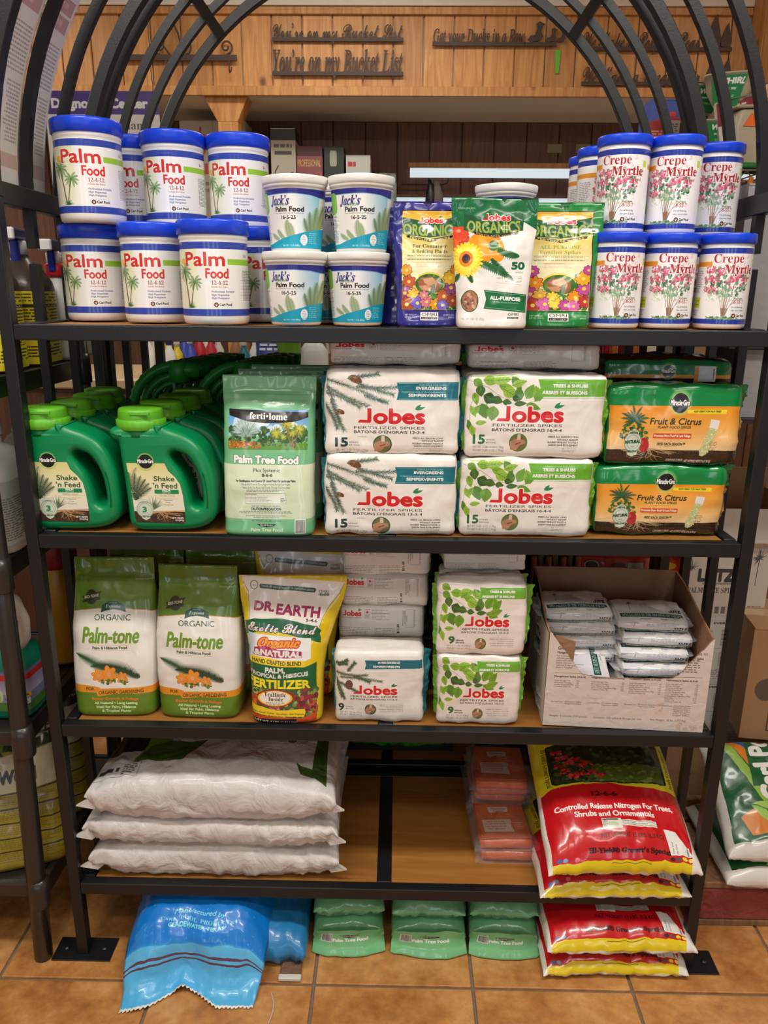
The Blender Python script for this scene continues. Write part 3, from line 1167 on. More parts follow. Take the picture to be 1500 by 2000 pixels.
def shrub_leaves(c, S, ox, oy):
    LG = [(132, 178, 48), (108, 158, 46), (150, 192, 62), (84, 132, 46), (62, 104, 48), (46, 86, 44)]
    V = (96, 130, 50)
    c.line([(ox, oy + 60 * S), (ox + 200 * S, oy + 130 * S), (ox + 330 * S, oy + 220 * S), (ox + 560 * S, oy + 270 * S), (ox + 700 * S, oy + 240 * S)], 3 * S, (110, 84, 70))
    c.line([(ox + 120 * S, oy + 100 * S), (ox + 40 * S, oy + 300 * S), (ox + 30 * S, oy + 450 * S), (ox + 100 * S, oy + 520 * S)], 2.5 * S, (110, 84, 70))
    D = ((60, 60, 110, 80, .6, 1), (150, 60, 150, 90, .1, 0), (240, 70, 180, 90, -.1, 2), (300, 110, 170, 80, .3, 0), (420, 30, 150, 80, .9, 3), (120, 110, 110, 90, 1.4, 4), (340, 140, 150, 110, .5, 2),
         (500, 250, 140, 86, -1.7, 3), (560, 230, 150, 100, -1.1, 1), (690, 250, 150, 96, -1.9, 0), (420, 110, 150, 70, -.3, 2), (640, 250, 150, 84, -.9, 1), (560, 280, 150, 70, .3, 1), (230, 170, 130, 80, 1.9, 2),
         (70, 180, 120, 70, 1.3, 0), (160, 200, 140, 100, .5, 5), (240, 230, 110, 80, .3, 4), (140, 280, 150, 110, 1.2, 3), (260, 300, 140, 120, 1.7, 1), (40, 300, 120, 60, 1.1, 2), (60, 380, 110, 60, -.9, 0),
         (20, 430, 110, 50, 1.4, 3), (90, 460, 110, 50, -.1, 2), (50, 480, 120, 60, 1.3, 2), (430, 220, 80, 60, .2, 5), (340, 260, 90, 60, .1, 4), (450, 280, 120, 50, -.1, 4))
    for x, y, l, w, a, k in D:
        c.leaf(ox + x * S, oy + y * S, l * S, w * S, a, LG[k], V)


def art_tree15():
    c = Canvas(110, 420, 1425, 1195, .95, (238, 232, 224))
    c.rect(110, 420, 600, 450, (150, 186, 90), .5)
    shrub_leaves(c, 1.0, 110, 410)
    G = (104, 172, 44)
    c.poly([(778, 462), (1425, 458), (1425, 614), (778, 620), (800, 540)], G)
    c.line([(790, 632), (1425, 626)], 4, (90, 150, 50))
    c.text('FORMULA FOR BEAUTIFUL', 1240, 496, 13, (205, 230, 170), w=300, anc='r', st='sb')
    c.text('TREES & SHRUBS', 1244, 532, 29, W_, w=325, anc='r', st='sb', fat=1.2)
    c.text('FORMULE POUR DE BEAUX', 1240, 560, 13, (205, 230, 170), w=310, anc='r', st='sb')
    c.text('ARBRES ET BUISSONS', 1240, 594, 29, W_, w=420, anc='r', st='sb', fat=1.2)
    jobes_logo(c, 365, 1034, 850, 140, 11)
    c.text('FERTILIZER SPIKES', 696, 898, 26, (52, 52, 52), w=660, fat=.5)
    c.text('BÂTONS D’ENGRAIS 16-4-4', 694, 942, 26, (52, 52, 52), w=662, fat=.8)
    c.text('15', 240, 1062, 82, (46, 112, 66), w=108, fat=5)
    c.text('SPIKES', 310, 1032, 14, (60, 60, 60), w=84, anc='l', st='sb')
    c.text('BÂTONS', 310, 1060, 14, (60, 60, 60), w=94, anc='l', st='sb')
    c.text('NET WT. 3 LBS. 12 OZ. (1.70kg)', 186, 1104, 20, (110, 108, 104), w=296, anc='l')
    c.text('PDS NET 3 LBS 12 OZ (1.70 kg)', 186, 1136, 20, (110, 108, 104), w=296, anc='l')
    hand_badge(c, 618, 1048, 88, (76, 130, 50))
    for k, t in enumerate(('FEEDS ALL SEASON LONG', 'WITHOUT RUNOFF', 'NOURRIT PENDANT TOUTE LA', 'SAISON SANS ÉCOULEMENT')):
        c.text(t, 1188, 998 + 26 * k, 16, (96, 92, 88), w=(284, 200, 290, 280)[k], anc='r', st='sb')
    c.line([(905, 970), (1190, 968)], 2, (150, 160, 110))
    c.line([(895, 1086), (1190, 1086)], 2, (150, 160, 110))
    c.greek(1040, 1096, 1184, 1142, 3, (150, 150, 150), .7, .4)
    return c


def art_ever9():
    c = Canvas(770, 750, 1410, 1290, 1.5, (238, 234, 228))
    for x, y, a, l, b in ((770, 830, .1, 90, 0), (775, 900, .35, 230, -.5), (800, 940, .05, 310, .1), (790, 850, -.5, 80, 0), (780, 960, 1.1, 160, .2), (775, 930, 1.35, 170, -.1), (860, 900, -.9, 90, 0), (800, 980, .5, 160, 0), (900, 930, .3, 130, .1)):
        branch_needles(c, x, y, a, l, [(70, 100, 62), (50, 78, 50), (100, 130, 84), (40, 62, 44)], 56, 26, 2.4, b)
    c.poly(c._el(872, 1000, 28, 36, 14), (104, 74, 56))
    TL = (16, 112, 128)
    c.poly([(986, 812), (1410, 806), (1410, 868), (986, 880), (996, 846)], TL)
    c.text('FORMULA FOR LUSH', 1238, 818, 6, (190, 220, 222), w=130, anc='r', st='sb')
    c.text('EVERGREENS', 1238, 835, 13, W_, w=155, anc='r', st='sb', fat=.6)
    c.text('SEMPERVIRENTS', 1238, 865, 13, W_, w=192, anc='r', st='sb', fat=.6)
    c.text('FORMULE POUR DE LUXURIANTS', 1238, 849, 5, (190, 220, 222), w=220, anc='r', st='sb')
    jobes_logo(c, 884, 1222, 1068, 66, 6)
    c.text('FERTILIZER SPIKES', 1052, 1093, 11, (80, 78, 76), w=340, fat=.4)
    c.text('BÂTONS D’ENGRAIS 11-3-4', 1052, 1114, 11, (80, 78, 76), w=340, fat=.5)
    c.text('9', 814, 1200, 56, (28, 66, 62), w=36, fat=3)
    c.text('SPIKES', 846, 1177, 8, K_, w=56, anc='l', st='sb')
    c.text('BÂTONS', 846, 1194, 8, K_, w=60, anc='l', st='sb')
    c.text('NET WT. 1.98 LBS (900 g)', 806, 1222, 13, (130, 126, 122), w=156, anc='l')
    c.text('PDS NET 1.98 LBS (900 g)', 806, 1240, 13, (130, 126, 122), w=156, anc='l')
    hand_badge(c, 1027, 1190, 42, (50, 70, 50))
    for k, t in enumerate(('FEEDS ALL SEASON LONG', 'WITHOUT RUNOFF', 'NOURRIT PENDANT TOUTE LA', 'SAISON SANS ÉCOULEMENT')):
        c.text(t, 1268, 1162 + 14 * k, 8, (110, 106, 102), w=(174, 124, 178, 168)[k], anc='r', st='sb')
    c.line([(1092, 1146), (1268, 1144)], 1.2, (150, 146, 140))
    c.line([(1092, 1211), (1268, 1211)], 1.2, (150, 146, 140))
    return c


def art_tree9():
    c = Canvas(130, 460, 1110, 1215, 1.1, (236, 226, 218))
    c.rect(130, 460, 1110, 480, (225, 214, 206))
    shrub_leaves(c, .95, 130, 500)
    for x, y, l, w, a in ((175, 480, 110, 80, .5), (380, 610, 100, 56, -.6), (540, 600, 80, 60, -1.7), (690, 780, 160, 80, -.3)):
        c.leaf(x, y, l, w, a, (128, 170, 48), (90, 130, 50))
    G = (110, 176, 56)
    c.poly([(586, 508), (1110, 506), (1110, 618), (582, 618), (596, 560)], G)
    c.text('TREES & SHRUBS', 968, 556, 21, W_, w=274, anc='r', st='sb', fat=1)
    c.text('ARBRES ET BUISSONS', 964, 604, 21, W_, w=350, anc='r', st='sb', fat=1)
    c.text('FORMULA FOR BEAUTIFUL', 950, 528, 9, (205, 230, 170), w=240, anc='r', st='sb')
    jobes_logo(c, 404, 922, 900, 102, 9)
    c.text('FERTILIZER SPIKES', 662, 944, 19, (90, 84, 80), w=514, fat=.6)
    c.text('BÂTONS D’ENGRAIS 15-3-3', 660, 977, 19, (90, 84, 80), w=514, fat=.8)
    c.text('9', 296, 1088, 72, (46, 112, 60), w=60, fat=5)
    c.text('SPIKES', 342, 1062, 13, K_, w=86, anc='l', st='sb')
    c.text('BÂTONS', 342, 1087, 13, K_, w=96, anc='l', st='sb')
    c.text('NET WT. 1.98 LBS (900 g)', 246, 1122, 19, (140, 132, 126), w=262, anc='l')
    c.text('PDS NET 1.98 LBS (900 g)', 246, 1152, 19, (140, 132, 126), w=262, anc='l')
    hand_badge(c, 616, 1088, 62, (70, 110, 50))
    for k, t in enumerate(('FEEDS ALL SEASON LONG', 'WITHOUT RUNOFF', 'NOURRIT PENDANT TOUTE LA', 'SAISON SANS ÉCOULEMENT')):
        c.text(t, 980, 1044 + 22 * k, 12, (116, 108, 104), w=(260, 180, 266, 250)[k], anc='r', st='sb')
    c.line([(716, 1024), (985, 1020)], 1.8, (160, 156, 130))
    c.line([(716, 1120), (985, 1120)], 1.8, (160, 156, 130))
    return c


def art_side(price=0, seed=1):
    """narrow side of a spike pack"""
    c = Canvas(0, 0, 640, 200, 1.2, (232, 226, 220))
    jobes_logo(c, 20, 170, 60, 36, 2)
    c.text('FERTILIZER SPIKES', 95, 76, 7, (130, 90, 90), w=150)
    c.frame(196, 20, 232, 76, 1.5, (120, 120, 120))
    c.poly([(214, 26), (224, 36), (214, 46), (204, 36)], (190, 50, 60))
    c.greek(200, 52, 230, 72, 3, (90, 90, 90), .8)
    c.greek(246, 22, 380, 78, 6, (150, 146, 142), .8, .4, .5)
    c.line([(246, 80), (382, 80)], 1.2, (120, 120, 120))
    c.greek(20, 136, 250, 190, 5, (150, 146, 142), .7, .4, .2, seed)
    c.greek(268, 136, 440, 190, 5, (150, 146, 142), .7, .4, .2, seed + 1)
    if price:
        c.text('$11.49', 452, 170, 16, K_, w=60, st='sb', rot=-PI / 2, anc='l')
        for k in range(3):
            c.text('Jobes Evergreen Spikes', 482 + 14 * k, 120 - 14 * k, 8, (50, 50, 50), w=(100, 84, 40)[k], rot=-PI / 2, anc='l', st='sb')
    c.frame(500, 18, 560, 130, 1.4, (140, 140, 140))
    c.greek(560, 20, 572, 130, 12, (110, 110, 110), .7, .5)
    return c


def mg_badge(c, x, y, r):
    for k in range(8):
        c.ell(x, y, r * (1.35 - .04 * k), r * (1.35 - .04 * k), (190, 220, 120), .10)
    c.ell(x, y, r, r, (22, 24, 22))
    c.ring(x, y, r, r, r * .06, (170, 190, 120))
    c.text('Miracle·Gro', x, y + r * .2, r * .5, W_, w=r * 2.1, fat=r * .028, out=((20, 20, 20), r * .07))


def rosette_natural(c, x, y, r, word='NATURAL'):
    G = (206, 216, 196)
    c.poly([(x - r * .55, y - r), (x, y - r * 1.3), (x + r * .6, y - r), (x + r * .5, y - r * .4), (x - r * .5, y - r * .4)], G)
    c.poly([(x - r * .6, y + r * .6), (x + r * .6, y + r * .6), (x + r * .55, y + r * 1.2), (x, y + r * 1.4), (x - r * .55, y + r * 1.2)], G)
    c.ell(x, y, r, r, G)
    c.ring(x, y, r * .98, r * .98, r * .05, (60, 100, 70))
    c.ring(x, y, r * .7, r * .7, r * .03, (60, 100, 70))
    c.text(word, x, y + r * .16, r * .3, (30, 70, 50), w=r * 1.7, st='sb', fat=r * .02, slope=-.06)
    c.text('FEEDS', x, y - r * 1.02, r * .14, (60, 90, 70), st='sb')
    c.text('ABOVE', x, y - r * .8, r * .2, (30, 70, 50), st='sb')
    c.text('BELOW', x, y + r * 1.0, r * .22, (30, 70, 50), st='sb')
    c.text('AND', x, y + r * .5, r * .14, (60, 90, 70), st='sb')


def roots(c, x, y, w, h, n, col=(190, 160, 120), seed=3):
    R = random.Random(seed)
    for k in range(n):
        px, py = x, y
        a = R.uniform(.15, PI - .15)
        pts = [(px, py)]
        for i in range(7):
            a += R.uniform(-.5, .5)
            px += w / 7 * math.cos(a) * R.uniform(.5, 1.2)
            py += h / 7 * abs(math.sin(a)) * R.uniform(.4, 1.2)
            pts.append((px, py))
        c.line(pts, w * .009 + .6, col)


def art_citrus():
    """upper 75-150 of the design is the top of the front, wraps over the top"""
    c = Canvas(150, 1075, 1240, 1625, 1.1, (224, 150, 40))
    c.grad(150, 1215, 1240, 1390, (238, 150, 30), (240, 176, 90))
    c.grad(150, 1390, 1240, 1530, (240, 176, 90), (238, 206, 160))
    c.grad(150, 1200, 460, 1240, (236, 150, 34), (238, 156, 40))
    c.rect(150, 1075, 1240, 1215, (16, 132, 64))
    c.rect(150, 1520, 1240, 1625, (58, 42, 32))
    c.blobs(150, 1522, 1240, 1625, 380, 3, 9, [(72, 54, 42), (46, 32, 26), (90, 70, 54)], 4, None, .5)
    roots(c, 510, 1510, 260, 110, 26)
    P1, P2 = (44, 100, 62), (28, 78, 52)
    for k in range(15):
        a = -PI * .5 + (k - 7) * .3
        c.frond(370, 1320, 105 + 22 * math.cos(k * 1.7), a, .5 * (1 if k > 7 else -1), P1 if k % 2 else P2, 10, .16, wd=.1)
    c.blobs(270, 1350, 500, 1440, 150, 6, 14, [(60, 110, 60), (44, 90, 50), (90, 140, 70)], 9, lambda x, y: abs(x - 375) < 60 + (y - 1350) * .9)
    for x, y in ((320, 1368), (350, 1352), (388, 1360), (420, 1378), (300, 1420), (470, 1420), (440, 1352), (280, 1400)):
        c.ell(x, y, 10, 10, (232, 160, 50))
    c.ell(468, 1488, 42, 52, (176, 40, 40))
    c.ell(454, 1470, 12, 16, (222, 110, 90), .5)
    rosette_natural(c, 375, 1468, 72)
    mg_badge(c, 728, 1195, 72)
    c.poly([(792, 1240), (1118, 1238), (1112, 1268), (798, 1264)], (246, 222, 40))
    c.text('ALSO GREAT FOR PALM TREES', 954, 1256, 12, (60, 80, 30), w=226, st='sbi', fat=.4)
    c.text('Fruit & Citrus', 706, 1342, 44, (60, 66, 34), w=412, st='', fat=1.6, shear=.15)
    c.text('PLANT FOOD SPIKES', 700, 1370, 18, (60, 66, 34), w=268, st='sb', shear=.15)
    c.line([(612, 1378), (784, 1378)], 2, (110, 90, 50))
    c.rrect(536, 1404, 848, 1440, 6, (214, 84, 36))
    c.text('Promotes More Fruit* & Lush Foliage', 692, 1428, 16, W_, w=296, st='sb')
    c.greek(612, 1447, 766, 1451, 1, (110, 90, 70), .9)
    c.text('FEED EACH SEASON™', 688, 1488, 19, (44, 66, 34), w=226, st='sbi', fat=.5)
    c.greek(640, 1494, 740, 1498, 1, (110, 90, 70), .9)
    c.poly([(990, 1360), (1058, 1368), (1010, 1500), (985, 1548), (955, 1562), (930, 1556), (926, 1520)], (196, 196, 136))
    c.blobs(930, 1370, 1055, 1550, 160, 3, 7, [(214, 214, 160), (176, 176, 116), (230, 228, 186)], 3, lambda x, y: 926 + (1540 - y) * .34 < x < 1066 - (y - 1370) * .42)
    c.poly([(996, 1304), (1068, 1312), (1058, 1372), (986, 1362)], (232, 230, 224))
    c.greek(1006, 1460, 1070, 1530, 6, (90, 70, 60), .8, .3)
    c.text('CONTAINS 12 SPIKES', 734, 1600, 17, (230, 224, 214), w=136, st='sb')
    c.text('NET WT/PESO NETO 3 lb (1.36 kg)', 922, 1606, 19, (235, 230, 220), w=216, st='sb')
    return c


def art_citrus_side():
    c = Canvas(0, 0, 600, 110, 1.3, (20, 118, 66))
    c.rect(0, 66, 600, 82, (214, 140, 60))
    c.rect(0, 82, 600, 110, (40, 30, 28))
    c.rect(420, 26, 440, 110, (214, 140, 60))
    c.rect(440, 28, 520, 96, (212, 214, 220))
    c.barcode(500, 34, 518, 90, False)
    mg_badge(c, 300, 52, 30)
    return c


def art_shake():
    """label of the jug, drawn in crop units"""
    c = Canvas(870, 760, 1285, 1300, 1.5, (226, 222, 160))
    c.grad(870, 850, 1285, 980, (222, 214, 140), (232, 228, 186))
    c.grad(870, 980, 1285, 1210, (232, 228, 186), (232, 228, 214))
    c.rect(870, 760, 1285, 848, (0, 128, 78))
    c.line([(870, 849), (1160, 849)], 4, (190, 130, 60))
    D, L = (36, 62, 42), (70, 96, 60)
    for k in range(6):
        c.frond(930, 1120, 210 - 12 * k, -1.95 + .22 * k, .4, D if k % 2 else L, 18, .28, wd=.03)
    c.frond(900, 1000, 130, -1.4, .5, (120, 140, 90), 12, .3, wd=.03)
    c.spikes(1050, 1190, 26, 40, 110, -2.3, -.4, 5, [(60, 90, 60), (90, 120, 84)])
    c.rect(870, 1204, 1285, 1300, (66, 46, 34))
    c.line([(1040, 1214), (1120, 1204), (1285, 1196)], 8, (216, 160, 100))
    c.blobs(870, 1212, 1285, 1300, 220, 3, 9, [(92, 66, 48), (50, 34, 28), (110, 84, 60)], 4, None, .5)
    roots(c, 1100, 1200, 180, 90, 22, (196, 160, 110), 5)
    mg_badge(c, 1018, 838, 54)
    GT = (62, 92, 46)
    c.text('Shake', 1140, 980, 36, GT, w=146, st='', fat=1.6)
    c.text('’n Feed', 1144, 1032, 38, GT, w=172, st='', fat=1.6)
    c.rrect(1066, 1042, 1240, 1072, 4, (22, 136, 82))
    c.text('PALM', 1150, 1057, 15, W_, w=54, st='sb', fat=.6)
    c.text('plant food', 1150, 1068, 8, W_, w=56, st='sb')
    c.text('CONTAINS COMPOST', 1154, 1092, 8, (90, 90, 70), w=112, st='sb')
    c.line([(1096, 1080), (1210, 1080)], 1.2, (130, 130, 100))
    c.line([(1086, 1110), (1228, 1110)], 1.2, (130, 130, 100))
    for k, t in enumerate(('• Magnesium', '• Iron', '• Manganese')):
        c.text(t, 1156, 1124 + 17 * k, 9, (90, 90, 80), w=(72, 34, 74)[k], st='s')
    G = (206, 216, 196)
    c.poly([(936, 1118), (975, 1108), (1032, 1122), (1020, 1150), (945, 1150)], G)
    c.poly([(960, 1230), (1018, 1232), (1020, 1255), (990, 1272), (962, 1256)], G)
    c.ell(988, 1190, 62, 62, G)
    c.ring(988, 1190, 60, 60, 3, (90, 130, 100))
    c.ring(988, 1190, 46, 46, 2, (110, 140, 110))
    c.text('3', 984, 1208, 36, (40, 140, 84), w=26, fat=3)
    c.text('MONTHS', 988, 1220, 8, (60, 90, 70), w=44, st='sb')
    c.text('ABOVE', 984, 1143, 9, (60, 90, 70), w=52, st='sb')
    c.text('BELOW', 992, 1248, 11, (60, 90, 70), w=46, st='sb')
    c.text('NET WT. / PESO NETO', 1262, 1258, 12, (235, 232, 225), w=82, anc='r', st='sb')
    c.text('4.5 lb (2.04 kg)', 1262, 1274, 12, (235, 232, 225), w=60, anc='r', st='sb')
    return c


def organics_word(c, cx, y0, y1, w):
    c.poly([(cx - w * .56, y0 + 6), (cx, y0 + 46), (cx + w * .56, y0 - 2), (cx + w * .56, y1 - 30), (cx + w * .4, y1 - 20), (cx, y1 + 2), (cx - w * .4, y1 - 12), (cx - w * .56, y1 - 30)], (24, 84, 48))
    c.text('Organics'.upper(), cx, y1 - 22, (y1 - y0) * .5, (150, 170, 70), w=w, st='', fat=.6, out=((214, 214, 120), 1.2), arc=-10)


def art_organic_box(base, seed, warm, txt, txtcol):
    """coloured pouch with the yellow panel; drawn on 0..500 x 0..875"""
    c = Canvas(0, 0, 500, 875, 1.1, base)
    x0, x1, y0, y1 = 60, 440, 62, 758
    c.grad(x0, y0, x1, 240, (214, 160, 40), (232, 206, 110))
    c.grad(x0, 240, x1, 430, (232, 206, 110), (236, 226, 180))
    c.grad(x0, 430, x1, y1, (238, 232, 196), (230, 214, 130))
    organics_word(c, 250, 100, 250, 360)
    jobes_logo(c, 162, 338, 148, 40, 4)
    c.poly([(90, 236), (250, 262), (410, 232), (400, 250), (250, 282), (100, 254)], K_)
    c.text('FERTILIZER SPIKES', 250, 253, 13, (225, 215, 130), w=270, st='sb', arc=-23)
    for k, t in enumerate(txt):
        c.text(t, 250, 322 + 36 * k, 24, txtcol, w=(236, 240)[k] if len(t) > 8 else 150, st='rb')
    for y in (372, 396):
        c.rect(x0 + 20, y, x1 - 20, y + 18, (226, 222, 176))
        c.line([(x0 + 20, y), (x1 - 20, y)], 1, (120, 130, 70))
        c.greek(x0 + 36, y + 5, x1 - 36, y + 14, 1, (90, 90, 60), .8)
    c.greek(x0 + 100, 424, x1 - 100, 462, 4, (190, 130, 90), .6, .3)
    c.ell(250, 572, 108, 78, (232, 200, 70))
    c.ell(250, 574, 98, 70, (60, 104, 44))
    c.blobs(160, 510, 340, 640, 40, 8, 16, [(80, 130, 50), (44, 84, 36), (110, 150, 60)], seed, lambda x, y: ((x - 250) / 92) ** 2 + ((y - 574) / 64) ** 2 < .9)
    c.poly([(170, 560), (200, 530), (262, 522), (318, 556), (322, 606), (300, 630), (262, 600), (222, 596), (188, 600)], (150, 96, 66))
    c.poly([(205, 540), (270, 528), (300, 566), (292, 610), (276, 590), (240, 584), (216, 566)], (206, 158, 116))
    c.poly([(176, 590), (240, 582), (262, 600), (250, 622), (206, 620)], (196, 142, 104))
    c.poly([(262, 580), (286, 572), (292, 630), (276, 648), (264, 636)], (128, 132, 122))
    R = random.Random(seed)
    pal = ([(222, 150, 40), (196, 92, 60), (150, 80, 140), (230, 180, 60), (176, 76, 54), (112, 96, 190), (210, 120, 140)] if warm else
           [(190, 70, 150), (232, 140, 40), (200, 80, 160), (226, 170, 50), (190, 60, 60), (214, 96, 170), (236, 200, 60)])
    spots = [(92, 480, 40), (110, 560, 46), (84, 640, 48), (140, 650, 44), (98, 720, 52), (170, 710, 48), (230, 700, 42), (290, 716, 40), (350, 660, 48), (400, 600, 50), (392, 530, 48), (410, 690, 44), (340, 724, 40), (212, 655, 34), (425, 470, 34)]
    c.blobs(x0, 640, x1, y1, 120, 8, 18, [(60, 120, 50), (90, 150, 60), (36, 84, 40)], seed + 1)
    c.blobs(x0, 470, x0 + 60, y1, 50, 8, 16, [(60, 120, 50), (90, 150, 60), (36, 84, 40)], seed + 2)
    c.blobs(x1 - 90, 500, x1, y1, 70, 8, 16, [(60, 120, 50), (90, 150, 60), (36, 84, 40)], seed + 3)
    for k, (x, y, r) in enumerate(spots):
        c.flower(x, y, r, pal[k % len(pal)], (240, 210, 90), 7 if k % 2 else 9, (80, 50, 40))
    c.rect(0, 0, x0, 875, base)
    c.rect(x1, 0, 500, 875, base)
    c.rect(0, y1, 500, 875, base)
    c.frame(x0, y0, x1, y1, 5, (40, 36, 30))
    c.frame(x0 + 5, y0 + 5, x1 - 5, y1 - 5, 2, (214, 190, 90))
    c.rect(210, 22, 290, 34, tuple(v * .55 for v in base))
    c.rect(190, 774, 312, 830, (236, 234, 226))
    c.text('OMRI', 251, 800, 22, K_, w=104, st='')
    c.rect(196, 806, 306, 824, K_)
    c.text('LISTED', 251, 820, 10, W_, w=90, st='sb')
    c.text('NET WEIGHT', 84, 798, 11, W_, w=76, st='sb', anc='l')
    c.text('8.81 OZ. (250 G.)', 84, 814, 11, W_, w=84, st='sb', anc='l')
    c.text('30 FERTILIZER', 420, 798, 11, W_, w=72, st='sb', anc='r')
    c.text('SPIKES', 420, 814, 11, W_, w=40, st='sb', anc='r')
    return c


def art_white_pouch():
    c = Canvas(500, 90, 1060, 970, 1.1, (232, 228, 222))
    G = (16, 104, 58)
    c.poly([(500, 90), (1060, 90), (1060, 300), (970, 250), (860, 300), (600, 290), (560, 300), (500, 280)], G)
    c.text('RESEALABLE BAG', 596, 166, 11, (190, 220, 200), w=110, st='sb')
    c.blobs(500, 280, 600, 420, 18, 26, 44, [(220, 74, 40), (196, 56, 36), (236, 100, 50)], 5)
    c.ell(560, 330, 50, 48, (222, 70, 38))
    c.ell(548, 312, 14, 12, (240, 150, 110))
    OR = (240, 146, 30)
    for x, y, rx, ry in ((660, 430, 60, 96), (720, 420, 60, 106), (780, 430, 54, 92), (810, 450, 34, 70)):
        c.ell(x, y, rx, ry, OR)
    c.ell(700, 400, 30, 70, (250, 176, 60), .6)
    c.ell(770, 410, 34, 36, (60, 110, 50))
    c.line([(770, 410), (830, 440)], 20, (70, 120, 50))
    c.frond(800, 440, 150, .5, -.5, (30, 96, 44), 14, .3, wd=.12)
    c.frond(760, 500, 130, 1.0, -.5, (26, 84, 40), 13, .3, wd=.12)
    c.frond(600, 560, 110, 1.3, -.2, (26, 84, 40), 12, .3, wd=.12)
    c.frond(560, 580, 90, 1.9, .2, (30, 96, 44), 12, .3, wd=.12)
    c.frond(640, 520, 300, .2, .5, (40, 104, 50), 20, .16, wd=.08)
    L = []
    for k in range(26):
        a = 2 * PI * k / 26
        L.append(c._el(600 + 72 * math.cos(a), 505 + 84 * math.sin(a), 36, 12, 10, a))
    c.polys(L, (246, 214, 44))
    c.polys([c._el(600 + 56 * math.cos(a), 505 + 66 * math.sin(a), 26, 9, 10, a) for a in np.linspace(.1, 6.2, 22)], (250, 232, 90))
    c.ell(596, 500, 44, 54, (232, 134, 40))
    c.ell(596, 498, 26, 32, (90, 50, 40))
    c.ell(596, 496, 14, 18, (40, 30, 60))
    organics_word(c, 772, 190, 336, 346)
    jobes_logo(c, 690, 880, 240, 42, 4)
    c.poly([(640, 314), (780, 338), (936, 310), (930, 330), (780, 356), (650, 334)], K_)
    c.text('FERTILIZER SPIKES', 786, 332, 12, (226, 196, 120), w=250, st='sb', arc=-20)
    c.text('50', 936, 566, 46, (22, 104, 66), w=84, fat=4)
    c.text('SPIKES', 944, 594, 11, (70, 110, 90), w=52, st='sb')
    c.line([(796, 610), (964, 618)], 1.4, (130, 130, 126))
    c.line([(796, 658), (964, 672)], 1.4, (130, 130, 126))
    c.text('FEEDS ALL SEASON LONG', 964, 634, 12, (110, 110, 106), w=166, anc='r', st='sb')
    c.text('WITHOUT RUNOFF', 964, 656, 12, (110, 110, 106), w=112, anc='r', st='sb')
    c.poly([(712, 708), (1000, 738), (1000, 864), (712, 836), (728, 772)], G)
    c.line([(722, 718), (990, 746)], 2, (180, 210, 190))
    c.line([(722, 826), (990, 852)], 2, (180, 210, 190))
    c.text('ALL-PURPOSE', 756, 772, 24, W_, w=200, anc='l', st='sb', fat=1, slope=.06)
    c.text('— FOR MORE PRODUCTIVE PLANTS —', 756, 792, 9, (200, 225, 210), w=200, anc='l', st='sb', slope=.06)
    c.ell(624, 786, 56, 76, (24, 90, 50))
    c.ell(624, 786, 50, 70, (170, 110, 80))
    c.blobs(585, 730, 665, 840, 26, 8, 18, [(206, 160, 126), (120, 76, 56), (220, 190, 160), (150, 96, 70)], 8, lambda x, y: ((x - 624) / 42) ** 2 + ((y - 786) / 60) ** 2 < 1)
    c.text('NET WT. 8.81 OZ. (250g)', 646, 916, 17, (150, 146, 142), w=144)
    c.text('OMRI', 910, 884, 20, K_, w=74)
    c.rect(870, 892, 944, 904, K_)
    c.text('LISTED', 907, 902, 8, W_, w=60, st='sb')
    return c


